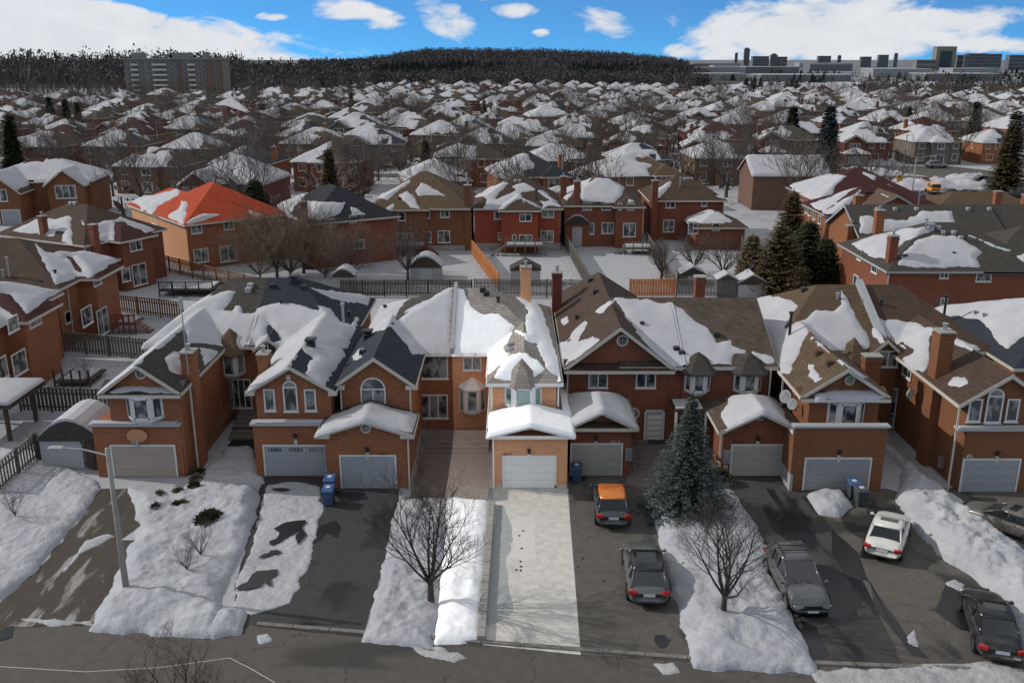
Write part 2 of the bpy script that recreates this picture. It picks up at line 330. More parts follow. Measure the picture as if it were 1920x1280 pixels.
# ------------------------------------------------------------ house builder
def clip(poly, fn):
    out = []; n = len(poly)
    for i in range(n):
        a, b = poly[i], poly[(i+1) % n]; fa, fb = fn(*a), fn(*b)
        if fa >= -1e-9: out.append(a)
        if (fa > 1e-9 and fb < -1e-9) or (fa < -1e-9 and fb > 1e-9):
            k = fa/(fa-fb); out.append((a[0]+(b[0]-a[0])*k, a[1]+(b[1]-a[1])*k))
    return out
class Comp:
    def __init__(s, x0, x1, y0, y1, ze, L, R_, F, B):
        s.r = (x0, x1, y0, y1); s.ze = ze; s.s = dict(L=L, R=R_, F=F, B=B)
    def planes(s):
        x0, x1, y0, y1 = s.r; ze = s.ze; P = {}
        for k, v in s.s.items():
            if v is None: continue
            P[k] = {'L': (v, 0, ze-v*x0), 'R': (-v, 0, ze+v*x1), 'F': (0, v, ze-v*y0), 'B': (0, -v, ze+v*y1)}[k]
        return P
    def z(s, X, Y):
        r = None
        for a, b, c in s.planes().values():
            v = a*X+b*Y+c; r = v if r is None else np.minimum(r, v)
        return r
    def faces(s):
        x0, x1, y0, y1 = s.r; P = s.planes(); out = []
        for k, (a, b, c) in P.items():
            poly = [(x0, y0), (x1, y0), (x1, y1), (x0, y1)]
            for k2, (a2, b2, c2) in P.items():
                if k2 != k: poly = clip(poly, lambda x, y: (a2-a)*x+(b2-b)*y+c2-c)
                if len(poly) < 3: break
            if len(poly) >= 3: out.append((k, [(x, y, a*x+b*y+c) for x, y in poly]))
        return out
    def edge(s, side):
        x0, x1, y0, y1 = s.r; i = 0 if side in 'LR' else 1; val = {'L': x0, 'R': x1, 'F': y0, 'B': y1}[side]; pts = {}
        for k, f in s.faces():
            for p in f:
                if abs(p[i]-val) < 1e-6: pts[round(p[1-i], 4)] = p
        return [pts[k] for k in sorted(pts)]
PL = {'F': ((0, -1), (1, 0)), 'B': ((0, 1), (1, 0)), 'L': ((-1, 0), (0, 1)), 'R': ((1, 0), (0, 1))}
class House:
    def __init__(s, name, label, cat='house', loc=(0, 0, 0), rz=0, group=None, m=None):
        s.root = empty(name, loc, rz, label, cat, group); s.M = Matrix.Translation(loc) @ Matrix.Rotation(rz, 4, 'Z'); s.Mi = s.M.inverted()
        s.comps = []; s.wall = MB(); s.nb = 0; s.fr = FRM; s.gl = GLS; s.tr = TRM; s.brick = m or B_OR; s.fasc = MB(); s.loc = Vector(loc)
        s.world = (rz == 0)
    # all measures given in world metres for unrotated houses are moved to the house's own frame
    def ox(s, x): return x-s.loc.x if s.world else x
    def oy(s, y): return y-s.loc.y if s.world else y
    def comp(s, x0, x1, y0, y1, ze, L=.5, R_=.5, F=.5, B=.5, mat=None, fas='LRFB', th=.16):
        c = Comp(s.ox(x0), s.ox(x1), s.oy(y0), s.oy(y1), ze, L, R_, F, B); c.mat = mat; c.fas = fas; c.th = th; s.comps.append(c); return c
    def box(s, x0, x1, y0, y1, z0, z1, raw=False):
        if not raw: x0, x1, y0, y1 = s.ox(x0), s.ox(x1), s.oy(y0), s.oy(y1)
        e = s.nb*.0035; s.nb += 1
        s.wall.box(x0+e, x1-e, y0+e, y1-e, z0, z1)
    def under(s, c, ins=(.35, .35, .35, .35), z0=0, L=None):
        """brick body under a roof part; gable ends run up to the roof"""
        x0, x1, y0, y1 = c.r; e = s.nb*.0035; s.nb += 1
        a, b, f, g = x0+ins[0]+e, x1-ins[1]-e, y0+ins[2]+e, y1-ins[3]-e; zz = lambda x, y: float(c.z(x, y))-c.th*.7
        if (c.s['F'] is None or c.s['B'] is None) and c.s['L'] and c.s['R']:
            xm = (c.s['R']*x1+c.s['L']*x0)/(c.s['L']+c.s['R']); xm = min(max(xm, a+.01), b-.01)
            yf = f; yb = g
            pr = [(a, z0), (b, z0), (b, zz(b, y0 if c.s['F'] is None else y1)), (xm, zz(xm, y0 if c.s['F'] is None else y1)), (a, zz(a, y0 if c.s['F'] is None else y1))]
            if c.s['B']: yb2 = max(f+.5, min(g, y1-(zz(xm, y0)-c.ze)/c.s['B']-.2)) ; 
            else: yb2 = g
            if c.s['F']: yf2 = min(yb2-.5, y0+(zz(xm, y1)-c.ze)/c.s['F']+.2)
            else: yf2 = f
            s.wall.prism([(x, yf2, z) for x, z in pr], (0, yb2-yf2, 0))
            if yb2 < g-.05: s.wall.box(a+.003, b-.003, yb2-.1, g, z0, c.ze+c.s['B']*ins[3]-c.th*.8)
            if yf2 > f+.05: s.wall.box(a+.003, b-.003, f, yf2+.1, z0, c.ze+c.s['F']*ins[2]-c.th*.8)
        elif (c.s['L'] is None or c.s['R'] is None) and c.s['F'] and c.s['B']:
            ym = (c.s['B']*y1+c.s['F']*y0)/(c.s['F']+c.s['B']); ym = min(max(ym, f+.01), g-.01); xx = x0 if c.s['L'] is None else x1
            pr = [(f, z0), (g, z0), (g, zz(xx, g)), (ym, zz(xx, ym)), (f, zz(xx, f))]
            h = (zz(xx, ym)-c.ze)
            xa = a if c.s['L'] is None else a+h/c.s['L']+.1; xb = b if c.s['R'] is None else b-h/c.s['R']-.1
            s.wall.prism([(xa, y, z) for y, z in pr], (xb-xa, 0, 0))
            if xa > a: s.wall.box(a, xa+.1, f+.003, g-.003, z0, c.ze+c.s['L']*ins[0]-c.th*.8)
            if xb < b: s.wall.box(xb-.1, b, f+.003, g-.003, z0, c.ze+c.s['R']*ins[1]-c.th*.8)
        else:
            mn = min([v*i for v, i in zip((c.s['L'], c.s['R'], c.s['F'], c.s['B']), ins) if v] or [0])
            s.wall.box(a, b, f, g, z0, c.ze+mn-c.th*.8)
    def roofz(s, X, Y, comps=None):
        r = np.full(X.shape, -1e3)
        for c in (comps or s.comps):
            x0, x1, y0, y1 = c.r; ins = (X >= x0) & (X <= x1) & (Y >= y0) & (Y <= y1)
            r = np.where(ins, np.maximum(r, c.z(X, Y)), r)
        return r
    def roofs(s, mat, fascia=True):
        by = {}
        for c in s.comps: by.setdefault(c.mat or mat, []).append(c)
        for m, cs in by.items():
            mb = MB()
            for c in cs:
                th = c.th
                for k, f in c.faces():
                    mb.face(f); mb.face([(x, y, z-th) for x, y, z in reversed(f)])
                for sd in 'LRFB':
                    e = c.edge(sd)
                    for p, q in zip(e, e[1:]):
                        fc = [p, q, (q[0], q[1], q[2]-th), (p[0], p[1], p[2]-th)]
                        mb.face(fc if sd in 'RF' else fc[::-1])
                    if fascia and sd in c.fas:
                        (nx, ny), _ = PL[sd]; o = .035; h = .2 if c.s[sd] else .24
                        for p, q in zip(e, e[1:]):
                            a = [(v[0]+nx*.004, v[1]+ny*.004, v[2]-.025) for v in (p, q)]; a += [(v[0], v[1], v[2]-h) for v in a[::-1]]
                            s.fasc.prism(a, (nx*o, ny*o, 0))
            mb.obj('roof', m, s.root)
        if fascia: s.fasc.obj('fascia', s.tr, s.root)
    def snow(s, polys=None, mat=None, T=.16, g=.16, rn=.18, fn=None, seed=1, comps=None, name='roof_snow', nsc=1.2, party=None):
        """snow lying on the roof: a height sheet over the roof surface, thickness going to nothing at its edge"""
        mat = mat or SNOW; cs = comps or s.comps
        x0 = min(c.r[0] for c in cs)-.1; x1 = max(c.r[1] for c in cs)+.1; y0 = min(c.r[2] for c in cs)-.1; y1 = max(c.r[3] for c in cs)+.1
        nx = int((x1-x0)/g)+2; ny = int((y1-y0)/g)+2
        X, Y = np.meshgrid(x0+np.arange(nx)*g, y0+np.arange(ny)*g)
        Z = s.roofz(X, Y, cs); inside = Z > -100
        Zx = Z.copy()
        for _ in range(1):
            P = np.pad(Zx, 1, constant_values=-1e3)
            nb = np.max([P[1:-1, :-2], P[1:-1, 2:], P[:-2, 1:-1], P[2:, 1:-1], P[:-2, :-2], P[2:, 2:], P[:-2, 2:], P[2:, :-2]], axis=0)
            Zx = np.where(Zx < -100, nb, Zx)
        edge_out = (~inside) & (Zx > -100)
        nz = fbm(X/nsc, Y/nsc, seed)
        if polys is not None:
            c, sn = s.M[0][0], s.M[1][0]; wx = X*c-Y*sn+s.M[0][3]; wy = X*sn+Y*c+s.M[1][3]
            px, py, zc = proj(wx, wy, np.where(Zx > -100, Zx, 0))
            m = np.full(X.shape, -9.)
            for p in polys: m = np.maximum(m, sdf(px, py, p)*zc/FP)
        else: m = fn(X, Y, Z)
        m = m+nz*rn+.11*fbm(X/.45, Y/.45, seed+31, 2)
        h = np.where(m > 0, T*(1+.5*fbm(X/2.1, Y/2.1, seed+5, 2))*np.clip(m/.45, 0, 1)**.75, np.maximum(m, -.12)*1.2-.004)
        zz = np.where(inside, Z+h+np.where(m > 0, fbm(X/.5, Y/.5, seed+9, 2)*.02, 0), Zx-.17)
        if party is not None:
            po = edge_out & (np.abs(X-s.ox(party)) < g*1.05); zz = np.where(po, Zx+h, zz); inside = inside | po
        use = (m > 0) & inside
        cell = (use[:-1, :-1] | use[1:, :-1] | use[:-1, 1:] | use[1:, 1:]) & (Zx[:-1, :-1] > -100) & (Zx[1:, :-1] > -100) & (Zx[:-1, 1:] > -100) & (Zx[1:, 1:] > -100)
        # no sheets hanging between separate roof levels
        st = np.stack([zz[:-1, :-1], zz[1:, :-1], zz[:-1, 1:], zz[1:, 1:]]); cell &= (st.max(0)-st.min(0)) < max(.75, g*2.4)
        lab = np.zeros(cell.shape, int); nl = 0
        for i0, j0 in zip(*np.nonzero(cell)):
            if lab[i0, j0]: continue
            nl += 1; st_ = [(i0, j0)]; lab[i0, j0] = nl
            while st_:
                i, j = st_.pop()
                for a_, b_ in ((i+1, j), (i-1, j), (i, j+1), (i, j-1)):
                    if 0 <= a_ < cell.shape[0] and 0 <= b_ < cell.shape[1] and cell[a_, b_] and not lab[a_, b_]: lab[a_, b_] = nl; st_.append((a_, b_))
        for q in range(1, nl+1):
            if (lab == q).sum() >= 8: s._snowpiece(X, Y, zz, lab == q, mat, name)
    def _snowpiece(s, X, Y, zz, cell, mat, name):
        ii, jj = np.nonzero(cell)
        idx = -np.ones(X.shape, int); a = [(ii, jj), (ii, jj+1), (ii+1, jj+1), (ii+1, jj)]
        used = np.zeros(X.shape, bool)
        for p in a: used[p] = True
        idx[used] = np.arange(used.sum())
        V = np.stack([X[used], Y[used], zz[used]], 1); F = np.stack([idx[p] for p in a], 1)
        me = bpy.data.meshes.new(name); me.from_pydata(V.tolist(), [], F.tolist()); me.materials.append(mat)
        me.polygons.foreach_set('use_smooth', [True]*len(me.polygons)); me.update()
        o = bpy.data.objects.new(name, me); C.objects.link(o); o.parent = s.root; return o
    # ---- wall fittings
    def plane(s, side, v):
        (nx, ny), (ux, uy) = PL[side]
        v = (s.oy(v) if side in 'FB' else s.ox(v))
        o = Vector((0, v, 0)) if side in 'FB' else Vector((v, 0, 0))
        return o, Vector((ux, uy, 0)), Vector((nx, ny, 0))
    def hit(s, pl, px, py):
        o, u, n = pl; d = s.Mi.to_3x3() @ ray(px, py); c = s.Mi @ Vector((0, 0, HC)); k = (o-c).dot(n)/d.dot(n); p = c+d*k
        return (p-o).dot(u), p.z
    def pbox(s, pl, x0, y0, x1, y1):
        a = s.hit(pl, x0, (y0+y1)/2); b = s.hit(pl, x1, (y0+y1)/2); c = s.hit(pl, (x0+x1)/2, y0); d = s.hit(pl, (x0+x1)/2, y1)
        return min(a[0], b[0]), max(a[0], b[0]), d[1], c[1]
    def slab(s, mb, pl, u0, u1, z0, z1, d0, d1):
        o, u, n = pl; P = [o+u*a+n*d0+Vector((0, 0, z)) for a, z in ((u0, z0), (u1, z0), (u1, z1), (u0, z1))]
        mb.prism(P if (u.cross(Vector((0, 0, 1)))).dot(n) < 0 else P[::-1], n*(d1-d0))
    def win(s, pl, u0, u1, z0, z1, nv=2, nh=1, fr=None, gl=None, name='window', w=.09, arch=False, sill=True):
        fr = fr or s.fr; gl = gl or s.gl; mb = MB(); g = MB(); o, u, n = pl
        if arch:
            r = (u1-u0)/2; zc = z1-r; um = (u0+u1)/2; N = 12
            A = [(um+r*math.cos(math.pi*k/N), zc+r*math.sin(math.pi*k/N)) for k in range(N+1)]
            Bq = [(um+(r-w)*math.cos(math.pi*k/N), zc+(r-w)*math.sin(math.pi*k/N)) for k in range(N+1)]
            P3 = lambda a, d: o+u*a[0]+n*d+Vector((0, 0, a[1]))
            for k in range(N): mb.prism([P3(A[k], .002), P3(A[k+1], .002), P3(Bq[k+1], .002), P3(Bq[k], .002)], n*.055)
            g.prism([P3(p, .004) for p in Bq]+[P3((u0+w, zc), .004), P3((u1-w, zc), .004)], n*.012)
            s.slab(mb, pl, u0, u1, zc-w/2, zc+w/2, .002, .05); zt = zc
        else:
            s.slab(mb, pl, u0, u1, z1-w, z1, .002, .055); zt = z1-w
        s.slab(mb, pl, u0, u1, z0, z0+w, .002, .055); s.slab(mb, pl, u0, u0+w, z0+w, zt, .003, .054); s.slab(mb, pl, u1-w, u1, z0+w, zt, .003, .054)
        if sill: s.slab(mb, pl, u0-.05, u1+.05, z0-.06, z0, .002, .1)
        W_ = (u1-u0-2*w)
        for k in range(1, nv): c = u0+w+W_*k/nv; s.slab(mb, pl, c-.04, c+.04, z0+w, zt, .003, .05)
        for k in range(1, nh): c = z0+w+(zt-z0-w)*k/nh; s.slab(mb, pl, u0+w, u1-w, c-.025, c+.025, .003, .048)
        s.slab(g, pl, u0+w*.9, u1-w*.9, z0+w*.9, zt, .004, .02)
        f = mb.obj(name, fr, s.root); g.obj('pane', gl, f); return f
    def winp(s, pl, x0, y0, x1, y1, nv=2, nh=1, **k): return s.win(pl, *s.pbox(pl, x0, y0, x1, y1), nv, nh, **k)
    def round_win(s, pl, px, py, r, n=16, fr=None):
        c = s.hit(pl, px, py); mb = MB(); g = MB(); o, u, nn = pl; P3 = lambda a, rr, d: o+u*(c[0]+rr*math.cos(a))+nn*d+Vector((0, 0, c[1]+rr*math.sin(a)))
        for k in range(n):
            a, b = 6.2832*(k+.5)/n, 6.2832*(k+1.5)/n; mb.prism([P3(a, r, .002), P3(b, r, .002), P3(b, r*.72, .002), P3(a, r*.72, .002)], nn*.07)
        g.prism([P3(6.2832*(k+.5)/n, r*.73, .004) for k in range(n)], nn*.015)
        s.slab(mb, pl, c[0]-.015, c[0]+.015, c[1]-r*.7, c[1]+r*.7, .01, .035); s.slab(mb, pl, c[0]-r*.7, c[0]+r*.7, c[1]-.015, c[1]+.015, .01, .034)
        f = mb.obj('round_window', fr or s.tr, s.root); g.obj('pane', GLS, f)
    def garage(s, pl, u0, u1, z0, z1, mat, rows=4, lights=0, fr=None):
        mb = MB(); d = MB(); fr = fr or FRM
        s.slab(mb, pl, u0-.1, u0, z0, z1+.1, .002, .06); s.slab(mb, pl, u1, u1+.1, z0, z1+.1, .002, .06); s.slab(mb, pl, u0, u1, z1, z1+.1, .002, .058)
        hh = (z1-z0)/rows
        for r in range(rows):
            s.slab(d, pl, u0+.01, u1-.01, z0+r*hh+.012, z0+(r+1)*hh-.006, .004, .025)
            s.slab(d, pl, u0+.01, u1-.01, z0+r*hh, z0+r*hh+.012, .004, .015)
        f = mb.obj('garage_frame', fr, s.root); q = d.obj('garage_door', mat, s.root)
        if lights:
            wd = (u1-u0)/lights
            for k in range(lights):
                g = MB()
                for j in range(5):
                    for i in range(2):
                        a = u0+wd*k+wd*.15+j*wd*.14; s.slab(g, pl, a, a+wd*.11, z1-.33+i*.12, z1-.25+i*.12+(.0 if abs(j-2) > 1 else .02), .026, .032)
                g.obj('door_light', GLS, q)
    def garp(s, pl, x0, y0, x1, y1, mat, **k): return s.garage(pl, *s.pbox(pl, x0, y0, x1, y1), mat, **k)
    def lamp(s, pl, px, py):
        u, z = s.hit(pl, px, py); mb = MB(); s.slab(mb, pl, u-.09, u+.09, z-.55, z-.12, .002, .07); mb.obj('keystone', s.tr, s.root)
        m2 = MB(); s.slab(m2, pl, u-.07, u+.07, z-.1, z+.12, .002, .16); s.slab(m2, pl, u-.1, u+.1, z+.12, z+.16, .002, .19); m2.obj('wall_lamp', DARK, s.root)
    def text(s, pl, px, py, txt, size, mat):
        u, z = s.hit(pl, px, py); cu = bpy.data.curves.new('house_number', 'FONT'); cu.body = txt; cu.size = size; cu.extrude = .01; cu.align_x = 'CENTER'; cu.space_character = 1.35; cu.materials.append(mat)
        tmp = bpy.data.objects.new('tmp', cu); C.objects.link(tmp); bpy.context.view_layer.update(); me = bpy.data.meshes.new_from_object(tmp.evaluated_get(bpy.context.evaluated_depsgraph_get())); bpy.data.objects.remove(tmp); me.materials.clear(); me.materials.append(mat)
        ob = bpy.data.objects.new('house_number', me); C.objects.link(ob); ob.parent = s.root; o = pl[0]+pl[1]*u+pl[2]*.015
        ob.location = (o.x, o.y, z); ob.rotation_euler = (math.pi/2, 0, 0)
    def bay(s, pl, uc, w, z0, z1, d=.6, apex=None, fr=None, gl=None, roofm=None, foot=.35, nface=3, ov=.6):
        """projecting bay window: white body with a pane in each face, shaped foot, optional pyramid roof"""
        o, u, n = pl; fr = fr or s.fr; gl = gl or s.gl
        k = w*.24; base = [(-w/2, 0), (-w/2+k, d), (w/2-k, d), (w/2, 0)]
        P = lambda a, z, e=1.0: o+u*(uc+a[0]*e)+n*(a[1]*e+.003)+Vector((0, 0, z))
        mb = MB(); flip = (u.cross(Vector((0, 0, 1)))).dot(n) < 0
        bt = [P(a, z0) for a in base]; tp = [P(a, z1) for a in base]; ft = [P(a, z0-foot, .45) for a in base]
        mb.idx(ft+bt+tp, [(0, 1, 5, 4), (1, 2, 6, 5), (2, 3, 7, 6), (4, 5, 9, 8), (5, 6, 10, 9), (6, 7, 11, 10), (8, 9, 10, 11), (3, 2, 1, 0)])
        b = mb.obj('bay_window', fr, s.root); g = MB(); fm = MB()
        for i in range(3):
            A, B_ = bt[i], bt[i+1]; e = (B_-A); L_ = e.length; e.normalize(); nn = Vector((-e.y, e.x, 0)); nn = nn if nn.dot(n) > -.2 and nn.dot((A+B_)/2-(o+u*uc)) > 0 else -nn
            mg = .13; a0, a1 = mg, L_-mg
            q = [A+e*a0+Vector((0, 0, .14)), A+e*a1+Vector((0, 0, .14)), A+e*a1+Vector((0, 0, z1-z0-.12)), A+e*a0+Vector((0, 0, z1-z0-.12))]
            q = [p+nn*.004 for p in q]; g.prism(q, nn*.012)
            for c in range(4):
                p0, p1 = q[c], q[(c+1) % 4]; dd = (p1-p0).normalized(); zz = dd.cross(nn).normalized()*.045; fm.prism([p0-dd*.04-zz, p1+dd*.04-zz, p1+dd*.04+zz, p0-dd*.04+zz], nn*.035)
        g.obj('pane', gl, b); fm.obj('sash', fr, b)
        if apex:
            r = MB(); ob = [(-w/2-ov, 0), (-w/2+k-ov*.5, d+ov), (w/2-k+ov*.5, d+ov), (w/2+ov, 0)]
            q = [P(a, z1+.01) for a in ob]; ap = o+u*uc-n*.15+Vector((0, 0, apex))
            bk = [P((-w/2-ov, -.9), z1+.01), P((w/2+ov, -.9), z1+.01)]
            for i in range(3): r.face([q[i], q[i+1], ap])
            r.face([bk[0], q[0], ap]); r.face([q[3], bk[1], ap]); lo = [p-Vector((0, 0, .1)) for p in q]
            for i in range(3): r.face([lo[i], lo[i+1], q[i+1], q[i]])
            r.face(lo); r.obj('bay_roof', roofm or s.rm, s.root)
        return b
    def chimney(s, x, y, z0, z1, w=.7, d=.5, pot=1, m=None):
        x = s.ox(x); y = s.oy(y); mb = MB(); mb.box(x-w/2, x+w/2, y-d/2, y+d/2, z0, z1)
        mb.box(x-w/2-.05, x+w/2+.05, y-d/2-.05, y+d/2+.05, z1-.32, z1-.16); c = mb.obj('chimney', m or s.brick, s.root)
        q = MB(); q.box(x-w/2-.07, x+w/2+.07, y-d/2-.07, y+d/2+.07, z1, z1+.09); q.obj('chimney_cap', CONC, c)
        if pot:
            p = MB(); p.tube([(x, y, z1+.08), (x, y, z1+.4)], .11, 8); p.tube([(x, y, z1+.44), (x, y, z1+.5)], .18, 8); p.tube([(x-.08, y, z1+.38), (x-.08, y, z1+.46)], .015, 4); p.tube([(x+.08, y, z1+.38), (x+.08, y, z1+.46)], .015, 4); p.obj('flue', METAL, c)
    def vent(s, px, py, kind='box', h=.9, m=None):
        """a roof fitting standing where the roof is"""
        best = None; c0 = s.Mi @ Vector((0, 0, HC)); d = s.Mi.to_3x3() @ ray(px, py)
        for c in s.comps:
            for k, (a, b, e) in c.planes().items():
                den = d.z-a*d.x-b*d.y; kk = (a*c0.x+b*c0.y+e-c0.z)/den
                if kk > 0:
                    p = c0+d*kk; x0, x1, y0, y1 = c.r
                    if x0-.05 <= p.x <= x1+.05 and y0-.05 <= p.y <= y1+.05 and abs(float(c.z(p.x, p.y))-p.z) < .03 and (best is None or kk < best[0]): best = (kk, p)
        if not best: return
        p = best[1]; mb = MB()
        if kind == 'box': mb.box(p.x-.2, p.x+.2, p.y-.2, p.y+.2, p.z-.15, p.z+.24, bev=.04); mb.obj('roof_vent', m or DARK, s.root)
        elif kind == 'turbine': mb.box(p.x-.26, p.x+.26, p.y-.26, p.y+.26, p.z-.2, p.z+.3, bev=.05); mb.box(p.x-.34, p.x+.34, p.y-.34, p.y+.34, p.z+.42, p.z+.56, bev=.05); mb.box(p.x-.2, p.x+.2, p.y-.2, p.y+.2, p.z+.28, p.z+.44); mb.obj('roof_ventilator', m or DARK, s.root)
        elif kind == 'pipe': mb.tube([(p.x, p.y, p.z-.2), (p.x, p.y, p.z+h)], .09, 8); mb.tube([(p.x, p.y, p.z+h), (p.x, p.y, p.z+h+.14)], .15, 8); mb.obj('vent_pipe', m or METAL, s.root)
    def spout(s, x, y, z0, z1, m=None):
        x = s.ox(x); y = s.oy(y); mb = MB(); mb.box(x-.045, x+.045, y-.04, y+.04, z0, z1); mb.obj('downspout', m or s.tr, s.root)
    def strip(s, name, mat, x0, x1, y0, y1, z0, z1, bev=0):
        mb = MB(); mb.box(s.ox(x0), s.ox(x1), s.oy(y0), s.oy(y1), z0, z1, bev=bev); return mb.obj(name, mat, s.root, smooth=False)
    def finish(s, wallm=None):
        s.wall.obj('wall', wallm or s.brick, s.root)

# ------------------------------------------------------------ trees
def bare_tree(seed, h, spread=.55, levels=4, trunk_h=.22, r0=.16, n0=6, up=.55, nsub=(5, 5, 4), tw=.012, lean=0):
    rn = random.Random(seed); big = MB(); tw_ = MB()
    def branch(p, d, L, r, lv):
        n = 3 if lv >= 2 else 4; pts = [Vector(p)]; rr = [r]; d = Vector(d).normalized(); curl = Vector((rn.uniform(-1, 1), rn.uniform(-1, 1), rn.uniform(.1, .9)))*.18
        for i in range(n):
            d = (d+curl*(.7+.6*rn.random())+Vector((rn.uniform(-1, 1), rn.uniform(-1, 1), rn.uniform(-.6, .8)))*.13).normalized(); pts.append(pts[-1]+d*L/n); rr.append(max(tw*.5, r*(1-.78*(i+1)/n)))
        (big if lv <= 1 else tw_).tube(pts, rr, 6 if lv == 0 else (5 if lv == 1 else 3), cap=False)
        if lv >= levels: return
        k = nsub[min(lv, len(nsub)-1)]
        for j in range(k):
            f = .28+.72*(j+rn.random()*.8)/k; f = min(f, .98); i = int(f*n); q = pts[i].lerp(pts[min(i+1, n)], f*n-i)
            dd = (pts[min(i+1, n)]-pts[i]).normalized() if i < n else d
            side = dd.cross(Vector((rn.uniform(-1, 1), rn.uniform(-1, 1), rn.uniform(-1, 1)))).normalized()
            nd_ = dd*(.75)+side*(.75)+Vector((0, 0, .22)); branch(q, nd_, L*(.62-.22*f)*(.8+.4*rn.random()), max(tw*.6, r*(.5-.22*f)), lv+1)
    th = h*trunk_h; tp = [Vector((0, 0, -.1)), Vector((lean*th*.5, 0, th*.5)), Vector((lean*th, 0, th))]
    big.tube(tp, [r0*1.25, r0, r0*.92], 8, cap=False)
    for k in range(n0):
        a = 6.2832*(k+rn.uniform(-.3, .3))/n0; e = up+rn.uniform(-.12, .3)
        if k == 0: e = 1.35
        d = Vector((math.cos(a)*math.cos(e), math.sin(a)*math.cos(e), math.sin(e))); z0 = tp[-1]-Vector((0, 0, rn.random()*th*.3))
        Lb = (h-th)*(.82 if e > 1.2 else (.55+.5*spread)*rn.uniform(.8, 1.1)); branch(z0, d, Lb, r0*rn.uniform(.42, .6), 1)
    return big, tw_
def tree_obj(name, seed, loc, label, cat='tree', group=None, bark=None, twig=None, rz=0, snow=None, **k):
    b, t = bare_tree(seed, **k); r = empty(name, loc, rz, label, cat, group); b.obj('trunk', bark or BARK, r, smooth=True); t.obj('crown', twig or bark or BARK, r); return r
def conifer(seed, h, rad, n_wh=22, per=11, sprays=9, droop=.25, ls=.28, taper=1.0, blunt=.0):
    rn = random.Random(seed); tr = MB(); cr = MB(); tr.tube([(0, 0, -.1), (0, 0, h*.5), (0, 0, h*.97)], [rad*.075, rad*.045, .015], 6)
    for i in range(n_wh):
        f = (i+.5)/n_wh; z = h*(.05+.93*f); rr = rad*((1-f)**taper*(1-blunt)+blunt*math.sqrt(max(0, 1-f)))+.06; m = max(4, int(per*(1-f*.55)))
        for j in range(m):
            a = 6.2832*(j+rn.random())/m; L_ = rr*rn.uniform(.72, 1.08); zz = z+rn.uniform(-.5, .5)*h/n_wh; c, s_ = math.cos(a), math.sin(a)
            ns = max(3, int(sprays*(L_/rad)+2))
            for q in range(ns):
                g = (q+.6*rn.random()+.35)/ns; x = L_*g; y = -droop*x*(.4+.6*g)+.12*x*(g > .85); w = ls*(.65+.5*rn.random())*(1.1-.45*g)
                for side in (-1, 1):
                    px_, py_, pz = c*x, s_*x, zz+y; t_ = rn.uniform(.5, 1.0); ax = Vector((c*math.cos(t_)-side*s_*math.sin(t_), s_*math.cos(t_)+side*c*math.sin(t_), rn.uniform(-.35, .15)))
                    sd = Vector((0, 0, 1)).cross(ax).normalized()*w*.28+Vector((0, 0, rn.uniform(-.1, .1)*w)); P = Vector((px_, py_, pz))
                    cr.face([P, P+ax*w*.55+sd, P+ax*w*1.15, P+ax*w*.5-sd])
    for k in range(10):
        a = k*.63; cr.face([(0, 0, h*.93), (math.cos(a)*.09, math.sin(a)*.09, h*.97), (0, 0, h*1.04), (math.cos(a+.8)*.05, math.sin(a+.8)*.05, h*.95)])
    return tr, cr
def conifer_obj(name, seed, loc, label, mat, h, rad, group=None, cat='tree', **k):
    t, c = conifer(seed, h, rad, **k); r = empty(name, loc, 0, label, cat, group); t.obj('trunk', BARK, r); c.obj('crown', mat, r); return r
def leafm(name, a, b, sc=2.5):
    m, t, p = newmat(name); tc = nd(t, 'ShaderNodeTexCoord'); n = nd(t, 'ShaderNodeTexNoise', i_Scale=sc, i_Detail=4.0, i_Roughness=.7); t.links.new(tc.outputs['Object'], n.inputs['Vector'])
    g = nd(t, 'ShaderNodeNewGeometry'); f = mth(t, 'ADD', mth(t, 'MULTIPLY', mth(t, 'SUBTRACT', n.outputs[0], .3), 1.5), mth(t, 'MULTIPLY', mth(t, 'SUBTRACT', g.outputs['Random Per Island'], .5), .7), clamp=True)
    t.links.new(mixc(t, f, a, b), p.inputs['Base Color']); p.inputs['Roughness'].default_value = .7; p.inputs['Specular IOR Level'].default_value = .2; return m
NEEDLE = leafm('needles_blue', (.035, .052, .047), (.105, .135, .128))
NEEDLEG = leafm('needles_green', (.025, .034, .017), (.085, .092, .042))
NEEDLEB = leafm('needles_bronze', (.06, .048, .024), (.16, .12, .058))
LEAFE = leafm('evergreen_leaf', (.03, .035, .015), (.1, .1, .045))
LEAFD = leafm('dry_leaf', (.13, .1, .06), (.25, .19, .12))

